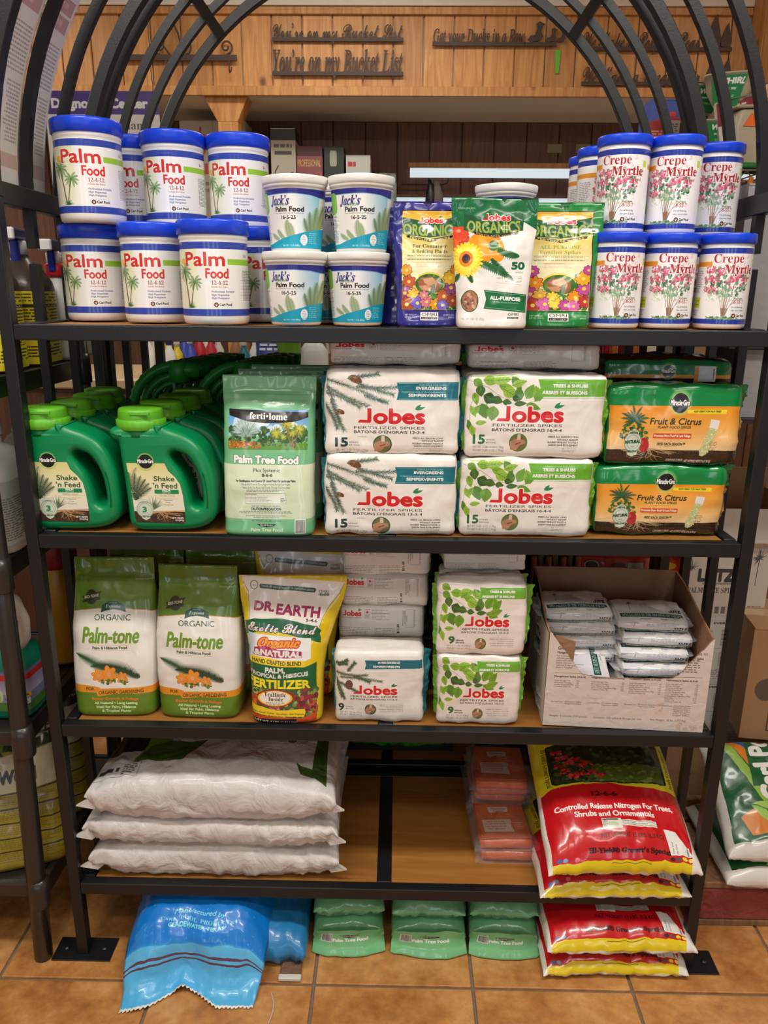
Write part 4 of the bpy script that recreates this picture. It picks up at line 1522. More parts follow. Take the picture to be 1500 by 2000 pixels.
def art_ptf():
    """green foil bag of palm tree food"""
    c = Canvas(55, 300, 635, 1265, 1.15, (120, 186, 138))
    c.rect(55, 300, 635, 830, (118, 186, 136))
    c.grad(55, 300, 635, 420, (126, 190, 142), (110, 180, 130))
    c.line([(70, 408), (635, 420)], 1.6, (70, 130, 90))
    for y in (352, 364, 376, 430, 436):
        c.line([(55, y), (635, y + 10)], 1.0, (150, 206, 166))
    # photograph of a garden
    x0, x1, y0, y1 = 100, 588, 505, 740
    c.grad(x0, y0, x1, 660, (86, 150, 214), (150, 196, 226))
    c.blobs(x0, 560, x1, 640, 26, 16, 40, [(240, 244, 248), (220, 232, 242)], 5, None, .8)
    c.blobs(x0, 610, x1, 700, 160, 8, 20, [(60, 96, 50), (40, 76, 44), (84, 116, 60), (50, 84, 60)], 7, lambda x, y: y > 610 + 12 * math.sin(x * .03))
    c.rect(x0, 700, x1, y1, (96, 148, 50))
    c.blobs(x0, 696, x1, 712, 60, 4, 12, [(60, 96, 40), (112, 160, 60)], 8)
    c.blobs(x0, 690, 300, 730, 120, 3, 8, [(206, 110, 50), (180, 80, 40), (226, 150, 70)], 9)
    for k in range(26):
        a = -PI + k * PI / 25
        c.spikes(210, 640, 6, 60, 100, a - .1, a + .1, 7, [(150, 176, 172), (120, 150, 146), (186, 204, 200)], k)
    c.spikes(210, 660, 30, 40, 90, -PI, 0, 8, [(98, 128, 116), (140, 166, 160)], 3)
    c.line([(212, 650), (216, 722)], 8, (110, 90, 70))
    for x, y, r, n in ((398, 640, 52, 40), (464, 590, 54, 44), (536, 620, 56, 44), (500, 640, 40, 30), (440, 660, 30, 30)):
        c.spikes(x, y, n, r * .6, r, 0, 6.28, 4, [(140, 150, 40), (100, 124, 40), (190, 190, 80)], int(x))
    c.line([(460, 590), (472, 660), (500, 730)], 8, (156, 110, 80))
    c.line([(536, 620), (520, 680), (512, 730)], 7, (130, 94, 70))
    c.line([(500, 640), (506, 730)], 6, (170, 120, 90))
    c.rect(55, 495, x0, 745, (118, 186, 136))
    c.rect(x1, 495, 635, 745, (118, 186, 136))
    c.poly([(104, 500), (590, 518), (590, 548), (520, 570), (420, 580), (330, 582), (220, 572), (104, 540)], K_)
    c.text('ferti•lome', 348, 556, 38, W_, w=232, st='rb', fat=.6, slope=.03)
    c.text('Palm Tree Food', 336, 818, 44, W_, w=392, st='sb', fat=1.6, out=((60, 110, 80), 3), slope=.01)
    c.grad(55, 828, 635, 1160, (216, 226, 196), (200, 216, 184))
    c.text('Plus Systemic', 342, 872, 22, K_, w=162, fat=.4)
    c.text('8-6-6', 344, 900, 18, K_, w=64, fat=.6)
    c.text('For Fertilization And Control Of Listed Pests On Landscape Palms', 336, 932, 14, (50, 56, 50), w=366, st='sb')
    c.text('• Feeds And Protects Plants Against Insects For Up To 8 Weeks', 336, 952, 12, (50, 56, 50), w=300, st='sb')
    c.text('• Taken Up By The Roots And Travels Through The Entire Plant', 336, 971, 12, (50, 56, 50), w=300, st='sb')
    c.greek(220, 978, 460, 994, 2, (100, 110, 100), .8)
    c.rect(210, 1000, 458, 1064, (226, 230, 214))
    c.frame(210, 1000, 458, 1064, 1.5, (80, 90, 80))
    c.text('ACTIVE INGREDIENT:', 216, 1012, 7, K_, w=64, anc='l', st='sb')
    c.greek(216, 1016, 380, 1060, 5, (100, 100, 100), .7, .3)
    c.greek(425, 1030, 452, 1060, 3, (60, 60, 60), .8, .5, 0)
    c.text('KEEP OUT OF REACH OF CHILDREN', 336, 1084, 9, (60, 66, 60), w=170, st='sb')
    c.text('CAUTION/PRECAUCION', 336, 1105, 16, (40, 46, 40), w=182, st='sb')
    c.greek(170, 1112, 500, 1128, 2, (90, 100, 90), .8)
    c.text('SEE BACK PANEL FOR FIRST AID AND ADDITIONAL PRECAUTIONARY', 336, 1142, 7, (70, 80, 70), w=250, st='sb')
    c.text('STATEMENTS AND DIRECTIONS FOR USE', 336, 1153, 7, (70, 80, 70), w=160, st='sb')
    c.text('NET WEIGHT 3.25 LBS. (1.47 KG)', 336, 1174, 12, (50, 56, 50), w=180, st='sb')
    c.poly([(55, 1172), (635, 1182), (635, 1265), (55, 1265)], (110, 180, 128))
    c.poly([(278, 1190), (398, 1190), (380, 1204), (338, 1210), (296, 1204)], K_)
    c.text('ferti•lome', 338, 1202, 11, W_, w=80, st='rb')
    c.text('Palm Tree Food', 340, 1236, 20, (206, 222, 206), w=198, st='sb', fat=.6)
    c.barcode(512, 1160, 580, 1250, True)
    return c


def art_ptf_bottom():
    """gusset base of a green bag"""
    c = Canvas(0, 0, 500, 330, 1.1, (118, 188, 132))
    c.grad(0, 0, 500, 330, (112, 182, 128), (124, 196, 136))
    c.poly([(180, 84), (330, 84), (306, 112), (256, 122), (204, 112)], K_)
    c.text('ferti•lome', 254, 108, 18, W_, w=120, st='rb')
    c.text('Palm Tree Food', 262, 176, 44, (232, 238, 228), w=250, fat=2.4)
    c.barcode(50, 60, 130, 190, True)
    return c


def art_palmtone():
    c = Canvas(395, 180, 975, 1110, 1.15, (232, 228, 218))
    OL = (96, 128, 36)
    c.rect(395, 180, 975, 1110, (230, 226, 216))
    c.poly([(395, 180), (975, 180), (975, 496), (900, 478), (780, 466), (600, 464), (480, 478), (395, 500)], OL)
    c.line([(395, 500), (480, 478), (600, 464), (780, 466), (900, 478), (975, 496)], 3.5, (214, 130, 50))
    c.line([(395, 292), (975, 300)], 1.4, (70, 100, 30))
    c.line([(395, 304), (975, 312)], 1.4, (122, 154, 60))
    c.text('TEAR TO OPEN', 890, 292, 7, (180, 200, 120), w=70)
    c.text('RESEALABLE', 876, 312, 8, (190, 206, 140), w=100)
    c.ell(546, 404, 40, 40, (50, 56, 34))
    c.poly([(480, 404), (540, 386), (612, 368), (600, 400), (612, 414), (545, 430), (484, 438), (494, 420)], (56, 62, 38))
    c.text('BIO-TONE', 547, 416, 15, (206, 206, 180), w=96, st='sb', slope=-.18)
    c.poly([(612, 488), (620, 446), (640, 436), (660, 426), (720, 426), (740, 436), (766, 448), (772, 486), (740, 476), (690, 470), (650, 476)], (20, 72, 46))
    c.text('Espoma', 690, 462, 19, (226, 232, 220), w=98, st='rbi')
    c.text('SINCE 1929', 690, 437, 6, (190, 206, 190), w=52, st='sb')
    c.text('ORGANIC', 688, 532, 34, (28, 62, 40), w=234, st='')
    D, E = (36, 66, 44), (58, 92, 60)
    c.frond(700, 880, 300, -2.35, -.55, E, 40, .2, wd=.02)
    c.frond(862, 866, 330, -2.62, -.65, D, 44, .2, wd=.019)
    c.frond(862, 866, 250, -2.75, -.5, (44, 78, 54), 32, .2, wd=.022)
    c.text('Palm-tone', 674, 660, 90, (112, 152, 44), w=362, st='sbi', fat=0, shear=-.05)
    c.line([(556, 672), (792, 676)], 2, (220, 150, 90))
    c.line([(556, 704), (792, 708)], 2, (220, 150, 90))
    c.text('Palm & Hibiscus Food', 672, 698, 17, (40, 66, 46), w=222, st='sb')
    for x, y, r in ((660, 850, 52), (590, 856, 38), (746, 872, 36)):
        c.flower(x, y, r, (232, 148, 50), (200, 90, 60), 6, (214, 110, 40))
        c.ell(x, y, r * .25, r * .3, (220, 160, 130))
    c.blobs(600, 884, 780, 908, 22, 5, 12, [(60, 100, 50), (90, 130, 60)], 4)
    c.rect(395, 960, 975, 1110, OL)
    c.poly([(395, 918), (480, 916), (560, 922), (600, 934), (590, 940), (975, 926), (975, 968), (700, 972), (584, 986), (572, 964), (395, 962)], (228, 146, 44))
    c.text('FOR', 534, 950, 20, (90, 66, 30), w=52, st='sb')
    c.text('ORGANIC GARDENING', 734, 976, 22, (90, 66, 30), w=290, st='sb', slope=-.045)
    c.text('Better Growth & Foliage', 696, 1008, 16, (204, 120, 44), w=302, fat=1.4)
    for k, t in enumerate(('All Natural • Long Lasting', 'Ideal for Palm, Hibiscus', '& Tropical Plants')):
        c.text(t, 700, 1034 + 24 * k, 15, (206, 222, 168), w=(280, 256, 186)[k], fat=1)
    c.text('NET WEIGHT 4 LBS. (1.81 kg)', 706, 1101, 8, (190, 206, 150), w=186)
    return c


def art_earth():
    c = Canvas(75, 275, 885, 1300, 1.0, (226, 196, 30))
    Wt = (228, 222, 214)
    c.poly([(75, 275), (885, 325), (850, 400), (780, 480), (735, 560), (720, 640), (160, 640), (150, 500), (120, 380), (80, 320)], Wt)
    c.line([(85, 320), (125, 385), (152, 500), (165, 600)], 3, (40, 70, 40))
    c.line([(880, 330), (850, 400), (780, 482), (736, 560), (722, 620)], 3, (40, 70, 40))
    GD = (30, 62, 40)
    c.ell(170, 344, 32, 32, (90, 110, 90))
    c.ell(170, 344, 26, 26, Wt)
    c.text('Go!', 170, 352, 14, (90, 110, 90), st='scr')
    c.poly([(222, 336), (650, 366), (664, 378), (650, 396), (222, 366), (212, 350)], (44, 74, 54))
    c.text('Feeds 60 square feet or 16 five-gallon plants', 438, 356, 14, (224, 232, 220), w=410, slope=.075, fat=.5)
    c.text('OMRI', 726, 400, 20, (60, 70, 60), w=78)
    c.rect(684, 402, 770, 416, (60, 70, 60))
    c.text('LISTED', 727, 413, 8, Wt, w=70, st='sb')
    MG = (158, 40, 88)
    c.text('DR.', 268, 504, 56, MG, w=150, fat=4.5, slope=.07)
    c.text('EARTH', 540, 530, 64, MG, w=340, fat=4.5, slope=.07)
    c.text('5-4-6', 654, 578, 18, (60, 40, 40), w=86, st='sb', slope=.06)
    GG = (20, 96, 56)
    c.poly([(124, 585), (200, 560), (420, 560), (700, 610), (740, 640), (728, 660), (740, 690), (740, 726), (640, 700), (420, 650), (240, 640), (150, 680), (124, 680), (140, 640)], GG)
    c.poly([(164, 655), (660, 690), (672, 830), (620, 850), (180, 830)], (236, 236, 234))
    for k in range(16):
        c.poly([(164 + k * 5, 660), (170 + k * 5, 660), (184 + k * 5, 830), (178 + k * 5, 830)], (170 + k * 5, 196 + k * 3, 220 + k))
    c.text('Exotic Blend', 430, 636, 62, Wt, w=540, st='scr', fat=1.6, out=(K_, 5), slope=.055)
    c.text('Organic', 412, 742, 56, (240, 160, 40), w=322, st='rbi', fat=3, out=((196, 44, 50), 7), slope=.025, shear=.1)
    c.poly([(222, 752), (300, 740), (400, 760), (596, 780), (600, 824), (440, 820), (220, 806)], (170, 40, 84))
    c.text('&NATURAL', 410, 800, 38, Wt, w=366, st='sb', fat=2.5, slope=.05)
    c.poly([(198, 812), (628, 846), (622, 892), (500, 880), (206, 858)], (240, 206, 30))
    c.text('HAND CRAFTED BLEND', 404, 854, 28, (50, 60, 40), w=386, st='sb', slope=.06)
    c.poly([(132, 800), (200, 862), (620, 890), (720, 860), (720, 1075), (440, 1050), (150, 1035)], GG)
    c.text('PALM,', 394, 922, 34, Wt, w=156, st='sb', fat=2)
    c.text('TROPICAL & HIBISCUS', 418, 946, 27, Wt, w=470, st='sb', fat=1.0, arc=-14)
    c.text('FERTILIZER', 420, 1028, 58, (246, 222, 40), w=490, st='sb', fat=2.2, slope=.02)
    c.rect(150, 1045, 720, 1300, (60, 90, 50))
    c.blobs(140, 1045, 720, 1300, 420, 8, 26, [(84, 124, 58), (50, 84, 44), (120, 150, 70), (100, 60, 60), (150, 60, 50), (60, 100, 70), (170, 180, 110)], 6)
    c.blobs(560, 1090, 720, 1220, 60, 8, 22, [(150, 40, 60), (110, 40, 60), (180, 90, 60)], 8)
    c.blobs(140, 1100, 240, 1300, 40, 10, 26, [(210, 110, 40), (190, 70, 40)], 9)
    c.poly([(190, 1230), (600, 1260), (720, 1220), (720, 1300), (190, 1300)], (206, 80, 40))
    c.ell(394, 1108, 150, 66, (176, 30, 44))
    c.ell(394, 1108, 138, 58, (236, 196, 40))
    c.ell(394, 1108, 124, 52, (240, 234, 216))
    c.text('TruBiotic', 394, 1092, 30, K_, w=176, st='rb', slope=.03)
    c.text('Inside', 398, 1126, 30, K_, w=118, st='rb', slope=.03)
    c.text('Beneficial soil microbes', 394, 1146, 10, (60, 50, 40), w=150, st='rbi')
    c.text('plus Mycorrhizae', 394, 1158, 9, (60, 50, 40), w=100, st='rbi')
    c.rrect(345, 1180, 440, 1196, 4, (176, 30, 60))
    c.text('IDEAL FOR', 392, 1193, 10, W_, w=80, st='sb')
    c.poly([(186, 1168), (210, 1160), (400, 1196), (624, 1192), (634, 1210), (620, 1250), (400, 1248), (196, 1222), (186, 1200)], (240, 206, 40))
    c.text('Palms • Ferns • Cactus • Succulents • Sub-Tropicals', 408, 1216, 13, K_, w=420, st='rb', slope=.05)
    c.text('Hibiscus • Bougainvillea • Plumerias', 400, 1240, 13, K_, w=320, st='rb', slope=.05)
    c.rect(150, 1262, 560, 1300, (40, 30, 24))
    c.text('NET WT. 4 LBS. (1.814 KG)', 396, 1284, 16, W_, w=340, st='sb', slope=.05)
    return c


def art_hiyield():
    """lying 15 lb bag seen from the foot end; drawn x 100..1090, y 60 (far) .. 850 (foot)"""
    c = Canvas(0, 0, 1000, 1500, .95, (198, 26, 34))
    Y = (226, 214, 40)
    c.rect(0, 0, 1000, 640, Y)
    c.rrect(90, 20, 910, 570, 40, (36, 50, 26))
    c.blobs(130, 60, 850, 330, 260, 12, 40, [(40, 56, 30), (24, 34, 22), (60, 80, 40), (30, 44, 30)], 5, lambda x, y: 130 < x < 850)
    c.rect(350, 330, 890, 550, (78, 98, 38))
    c.blobs(330, 320, 850, 545, 120, 10, 30, [(84, 104, 40), (70, 92, 36), (110, 130, 54)], 7)
    c.blobs(130, 260, 380, 540, 150, 12, 30, [(44, 64, 34), (30, 46, 28), (70, 90, 40)], 8)
    for k, (x, y) in enumerate(((160, 140), (190, 210), (230, 300), (270, 250), (320, 330), (200, 400), (300, 440), (380, 430), (440, 460), (250, 480), (170, 330), (360, 300))):
        c.blobs(x - 34, y - 26, x + 34, y + 26, 16, 8, 18, [(196, 40, 50), (160, 24, 36), (220, 70, 70)], k + 20)
    c.text('Hi-Yield® Grower’s Special', 60, 60, 34, K_, w=520, st='rb', rot=PI / 2, anc='l')
    c.text('Hi-Yield® Grower’s Special', 930, 60, 34, K_, w=520, st='rb', rot=PI / 2, anc='l')
    c.poly([(0, 640), (100, 600), (300, 590), (480, 572), (700, 620), (860, 640), (1000, 640), (1000, 1500), (0, 1500)], (200, 24, 32))
    c.text('12-6-6', 430, 740, 54, (80, 18, 24), w=170, st='sb', fat=2)
    c.text('Controlled Release Nitrogen For Trees,', 480, 900, 62, W_, w=800, fat=2.6)
    c.text('Shrubs and Ornamentals', 470, 990, 62, W_, w=540, fat=2.6)
    c.rect(370, 1020, 500, 1140, (226, 226, 214))
    c.rect(376, 1026, 480, 1046, (110, 110, 110))
    c.ell(440, 1096, 40, 30, (196, 206, 170))
    c.greek(376, 1052, 410, 1134, 6, (120, 120, 120), .8)
    c.rect(500, 1040, 740, 1112, (230, 228, 214))
    for k, t in enumerate(('Polymer-Coated, Sulfur-Coated Urea', 'Provides Excellent, Continuous', 'Nutrient Release When You Need It')):
        c.text(t, 508, 1060 + 20 * k, 12, K_, w=(222, 170, 216)[k], anc='l', st='sb')
    c.text('NET WEIGHT 15 LBS. (6.8 KG)', 560, 1230, 46, (96, 16, 20), w=420, fat=1.5)
    c.text('Hi-Yield® Grower’s Special', 530, 1374, 44, (50, 10, 16), w=540, st='rb', fat=2.5)
    for k, q in enumerate(((50, 110, 190), (130, 170, 220), (190, 30, 60), (226, 110, 130))):
        c.ell(72 + 38 * k, 1408, 16, 18, q)
    for k, q in enumerate(((50, 40, 44), (96, 84, 84), (240, 214, 40), (246, 232, 120))):
        c.ell(806 + 40 * k, 1408, 17, 18, q)
    c.rect(0, 1436, 1000, 1500, (232, 208, 30))
    c.line([(400, 1456), (660, 1452)], 5, (120, 110, 30))
    c.poly([(780, 1120), (860, 1130), (950, 1380), (800, 1372)], (236, 234, 228))
    c.text('Grower Special', 826, 1360, 12, (70, 70, 80), w=120, rot=-PI / 2, anc='l', st='sb')
    c.text('Slow Release', 850, 1360, 12, (70, 70, 80), w=100, rot=-PI / 2, anc='l', st='sb')
    c.barcode(904, 1290, 930, 1376, False)
    c.poly([(0, 600), (14, 600), (30, 1500), (0, 1500)], (236, 232, 224))
    c.poly([(985, 600), (1000, 600), (1000, 1500), (925, 1500), (950, 1300)], (236, 232, 224))
    return c


def art_sack():
    """white sack, x across, y 0 far .. 1 near"""
    c = Canvas(0, 0, 1300, 800, .8, (210, 206, 202))
    c.rect(0, 0, 330, 330, (36, 28, 24))
    G1, G2 = (104, 150, 44), (70, 104, 40)
    c.poly([(210, 0), (350, 0), (330, 180), (360, 240), (280, 420), (190, 420), (230, 300)], G1)
    c.poly([(250, 300), (350, 250), (480, 260), (560, 240), (470, 420), (200, 430)], G2)
    c.line([(260, 300), (420, 330)], 3, (110, 150, 70))
    c.poly([(320, 0), (430, 0), (380, 200), (340, 240), (318, 180)], (206, 200, 192))
    c.text('es', 372, 150, 60, K_, rot=-1.3, st='rbi')
    c.line([(470, 0), (440, 130), (380, 210)], 5, (60, 50, 46))
    c.frame(560, 0, 740, 210, 2.5, (80, 76, 76))
    for k in range(7):
        c.text('GUARANTEED ANALYSIS', 590 + 20 * k, 196, 9, (90, 86, 86), w=170 - 10 * k, rot=-PI / 2, anc='l', st='sb')
    for k in range(5):
        c.text('Total Nitrogen Available Phosphate Soluble Potash', 790 + 34 * k, 200 - 10 * (k % 2), 9, (110, 106, 104), w=180 - 24 * (k % 3), rot=-PI / 2, anc='l')
    c.ell(1040, 230, 26, 32, (110, 100, 100))
    c.ring(1040, 230, 20, 25, 3, (200, 190, 180))
    c.poly([(1190, 0), (1240, 0), (1250, 520), (1110, 470), (1080, 390), (1170, 440)], (62, 92, 40))
    c.frame(20, 430, 250, 520, 2, (60, 60, 60))
    c.greek(36, 462, 146, 494, 1, (50, 50, 56), .9, .8)
    c.greek(160, 440, 240, 512, 5, (60, 60, 60), .7)
    return c


def art_sack_plain():
    c = Canvas(0, 0, 650, 400, .4, (210, 206, 202))
    c.poly([(0, 0), (70, 0), (60, 200), (0, 230)], (116, 156, 40))
    return c


def art_blue():
    """blue bag front, x 0..1110, y 0 (top fold) .. 830 (torn edge)"""
    c = Canvas(0, 0, 1110, 830, 1.0, (84, 184, 236))
    c.rect(0, 0, 1110, 340, (14, 128, 222))
    for k in range(20):
        c.rect(0, 320 + 2 * k, 1110, 322 + 2 * k, (14 + 3 * k, 128 + 2.6 * k, 222 + k * .7))
    c.rect(0, 345, 1110, 520, (92, 190, 242))
    c.rect(0, 440, 1110, 464, (96, 62, 84))
    c.rect(0, 492, 1110, 512, (96, 62, 84))
    T = (130, 226, 236)
    c.text('Manufactured by', 575, 130, 34, T, w=400, st='sbi', shear=.05)
    c.text('CARL  POOL  PRODUCTS', 560, 186, 30, T, w=580, st='rb', slope=.01)
    c.text('GLADEWATER, TEXAS', 560, 236, 30, T, w=440, st='s', fat=1.5)
    c.blobs(0, 0, 1110, 430, 90, 2, 9, [(150, 196, 232), (120, 176, 224)], 11, None, .45)
    c.rect(0, 812, 1110, 830, (226, 220, 210))
    for k in range(16):
        x = 20 + 66 * k
        c.line([(x, 200 + 30 * (k % 3)), (x + 14, 270 + 20 * (k % 5))], 2, (140, 190, 230), .5)
    return c


def art_orange():
    c = Canvas(960, 460, 1430, 800, 1.2, (196, 96, 40))
    L = (226, 190, 160)
    R = random.Random(3)
    for k in range(30):
        x = 975 + k * 14.5
        c.line([(x, 490 + 8 * (k % 2)), (x + 12, 508 - 8 * (k % 3))], 2.2, L, .7)
        if k % 5 == 2:
            c.ell(x, 502, 11, 11, (206, 90, 40))
    c.poly([(1080, 516), (1276, 512), (1270, 562), (1086, 568)], (214, 190, 176))
    c.text('Winchester', 1180, 540, 17, (90, 56, 50), w=150, st='rb')
    c.text('Gardens', 1182, 560, 15, (90, 56, 50), w=100, st='rb')
    c.text('Fruit Tree', 1190, 590, 20, (224, 150, 100), w=180, st='rb')
    c.text('Fertilizer Tree Spikes', 1190, 612, 15, (224, 150, 100), w=260, st='rb')
    c.text('(20-10-10)', 1190, 630, 11, (224, 150, 100), w=110, st='rb')
    c.poly([(1000, 634), (1278, 630), (1284, 744), (1004, 742)], (214, 192, 178))
    for k, t in enumerate(('A great way to aid', 'tree and shrub growth.', '• Use Spring and Fall', '• Easy Application')):
        c.text(t, 1120, 654 + 22 * k, 13, (150, 84, 60), w=(180, 210, 200, 170)[k], st='rb')
    L2 = []
    for k in range(32):
        a = 2 * PI * k / 32
        r = 72 if k % 2 else 62
        L2.append((1336 + r * math.cos(a), 684 + .82 * r * math.sin(a)))
    c.poly(L2, (206, 106, 50))
    for k, t in enumerate(('Promotes', 'Lush', 'Vigorous', 'Trees')):
        c.text(t, 1340, 668 + 18 * k, 12, (232, 190, 150), w=(90, 50, 84, 56)[k], st='rb')
    return c


def art_box_front():
    c = Canvas(130, 460, 1165, 1185, 1.35, (214, 200, 190))
    K = (66, 58, 54)
    c.text('GREEN', 196, 598, 22, K, anc='l', w=80, st='sb')
    c.text('Manganese Spike', 194, 626, 14, K, anc='l', w=130, st='sb')
    for k, t in enumerate(('For treatment of', 'deficient palms. For', 'palms with yellow', 'leaves that are', 'reduced in leaf size', 'show a "frizzled"')):
        c.text(t, 190, 648 + 17 * k, 12, K, anc='l', w=(104, 120, 112, 96, 120, 106)[k])
    c.text('#30193', 1130, 606, 18, K, anc='r', w=70)
    c.text('Maintenance Spike', 1110, 636, 14, K, anc='r', w=150, st='sb')
    c.greek(980, 642, 1096, 740, 6, K, .7, .45)
    for x in range(186, 1116, 9):
        c.rect(x, 766 - (x - 186) * 0.0, x + 6, 769, K)
    heads = ((186, 'Manganese Spike (4-6-0)', 200, 150), (424, 'Magnesium Spike (4-0-0)', 206, 200), (664, 'Potassium Spike (6-0-20)', 196, 196), (896, 'Maintenance Spike (6-0-6)', 196, 196))
    rows = (('Total Nitrogen (N)', 'Ammoniacal Nitrogen', 'Soluble Manganese (Mn)', 'Combined Sulfur (S)'),
            ('Total Nitrogen (N)', 'Ammoniacal Nitrogen', 'Total Magnesium (Mg)', 'Water Soluble Magnesium (Mg)', 'Combined Sulfur (S)'),
            ('Total Nitrogen (N)', 'Nitrate Nitrogen', 'Soluble Potassium (K2O)', 'Total Magnesium (Mg)', 'Water Soluble Magnesium (Mg)', 'Combined Sulfur (S)'),
            ('Total Nitrogen (N)', 'Nitrate Nitrogen', 'Ammoniacal Nitrogen', 'Soluble Potassium', 'Soluble Manganese (Mn)', 'Total Magnesium (Mg)', 'Water Soluble Magnesium (Mg)', 'Iron (Fe)', 'Copper (Cu)', 'Combined Sulfur (S)'))
    pc = ('6%', '4%', '22%', '16%', '12%', '10%', '1%', '4.2%', '0.5%', '10%')
    for i, (x, t, w, pw) in enumerate(heads):
        c.text(t, x, 798, 12, K, anc='l', w=w, st='sb')
        for k, r in enumerate(rows[i]):
            y = 822 + 14.5 * k + (6 if i < 3 else 2)
            c.text(r, x, y, 10, K, anc='l', w=min(9.2 * len(r) * .62, 168))
            c.text(pc[k], x + pw + 8, y, 9, K, anc='r')
    for i, (x, a) in enumerate(((176, ('Ammonium Sulfate,', 'Manganese Sulfate.')), (412, ('Ammonium Sulfate,', 'Magnesium Sulfate.')), (646, ('Potassium Nitrate,', 'Magnesium Sulfate.')), (874, ('Ammonium Sulfate,', 'Potassium Nitrate,', 'Manganese Sulfate,', 'Magnesium Sulfate,', 'Iron Sulfate,', 'Copper Sulfate.')))):
        c.text('Derived From:', x, 985, 10, K, anc='l', w=78)
        for k, t in enumerate(a):
            c.text(t, x + 88, 983 + 14 * k, 10, K, anc='l', w=108)
    c.text('Weight:  5 oz/spike (143 grams).', 168, 1092, 13, K, anc='l', w=250)
    c.text('Contents:  125 spikes & 20 caps per case.', 456, 1094, 13, K, anc='l', w=314)
    c.text('Net Weight:  42 lbs. (17.7 Kg)', 822, 1094, 13, K, anc='l', w=226)
    c.blobs(400, 920, 520, 1030, 14, 8, 22, [(196, 176, 166), (204, 188, 178)], 4, None, .4)
    c.blobs(840, 960, 900, 1040, 14, 5, 14, [(178, 130, 100), (190, 150, 130)], 5, None, .3)
    c.blobs(1000, 1110, 1160, 1185, 22, 6, 18, [(196, 160, 140), (184, 140, 110)], 6, None, .3)
    return c


def art_box_side():
    c = Canvas(0, 0, 500, 600, .9, (206, 196, 186))
    c.poly([(0, 60), (500, 40), (500, 150), (0, 170)], (26, 72, 58))
    K = (40, 46, 44)
    c.line([(250, 300), (240, 520)], 6, K)
    for k in range(9):
        a = -PI / 2 + (k - 4) * .6
        c.frond(250, 300, 70, a, .6 * (1 if k > 4 else -1), K, 8, .3, wd=.1)
    return c


def art_packet():
    """insert card of a spike packet"""
    c = Canvas(0, 0, 380, 150, 1.4, (216, 214, 220))
    c.greek(150, 20, 330, 60, 4, (120, 120, 130), .7, .4)
    c.line([(90, 20), (84, 70)], 3, (120, 120, 116))
    c.spikes(90, 22, 16, 14, 28, -PI, 0.4, 4, [(110, 116, 110)])
    c.text('LUTZ', 335, 84, 18, K_, w=66, st='sb', fat=1.4)
    c.rect(14, 98, 366, 122, (20, 74, 62))
    c.text('SPECIALISTS IN THE FEEDING OF PALMS', 190, 117, 15, (190, 206, 200), w=330, st='rb')
    c.greek(120, 130, 280, 144, 2, (90, 96, 96), .7, .4)
    return c


def art_lutz_big():
    c = Canvas(990, 100, 1480, 460, 1.2, (196, 184, 170))
    K = (60, 58, 56)
    c.text('LUTZ', 1155, 280, 54, K, w=220, st='sb', fat=4)
    c.text('corporation', 1170, 298, 13, K, w=190, st='rb')
    c.text('PALM TREE SPIKES', 1150, 338, 26, K, w=330, st='rb')
    c.spikes(1404, 170, 26, 24, 56, 0, 6.28, 6, [(70, 72, 70)])
    c.line([(1404, 172), (1398, 300)], 4, K)
    c.spikes(1000, 220, 20, 20, 50, 0, 6.28, 5, [(80, 80, 80)])
    for k in range(3):
        c.rect(1170 + 40 * k, 404, 1196 + 40 * k, 438, (110, 104, 98))
    c.greek(1370, 400, 1460, 430, 3, K, .6, .4)
    return c


def art_case_text():
    c = Canvas(0, 0, 500, 560, 1.0, (204, 200, 192))
    K = (50, 52, 52)
    c.text('EVERGREEN #30193', 350, 50, 17, K, w=260, st='sb')
    for i in range(2):
        c.text('Maintenance Spike', 110 + 260 * i, 84, 12, K, w=150, st='sb')
        c.greek(20 + 250 * i, 100, 220 + 250 * i, 240, 12, K, .75, .4)
        c.greek(20 + 250 * i, 290, 220 + 250 * i, 420, 13, K, .7, .35, seed=5)
    c.rect(10, 262, 490, 264, K)
    c.greek(20, 450, 460, 540, 5, K, .6, .3, seed=8)
    return c


def art_superior():
    """bag with leaf emblem, x 0..900, y 0 far .. 760 near"""
    c = Canvas(0, 0, 900, 760, 1.0, (214, 210, 202))
    c.poly([(40, 0), (700, 0), (700, 700), (30, 700)], (22, 92, 48))
    for k, q in enumerate(((150, 190, 70), (222, 126, 40), (36, 96, 170), (36, 96, 170), (222, 126, 40))):
        c.line([(20 + 46 * k + (260 + 30 * k) * t, 640 * t ** 1.5 - 30) for t in [i / 20 for i in range(21)]], 50, q)
    c.poly([(190, 380), (700, 380), (700, 0), (215, 0)], (22, 92, 48))
    c.rect(0, 0, 36, 760, (214, 210, 202))
    c.text('Carl Pool', 330, 470, 105, W_, w=560, fat=8, rot=-PI / 2, anc='l')
    c.text('SUPERIOR FERTILIZER', 420, 470, 44, (190, 214, 110), w=560, fat=2, rot=-PI / 2 + .05, anc='l')
    c.poly([(90, 560), (170, 520), (290, 560), (240, 660), (130, 670)], (222, 130, 30))
    LG = (160, 206, 90)
    c.leaf(150, 490, 330, 130, .55, LG, (60, 120, 50))
    c.leaf(200, 700, 290, 120, -.25, LG, (60, 120, 50))
    c.rect(0, 715, 900, 760, (228, 224, 216))
    return c


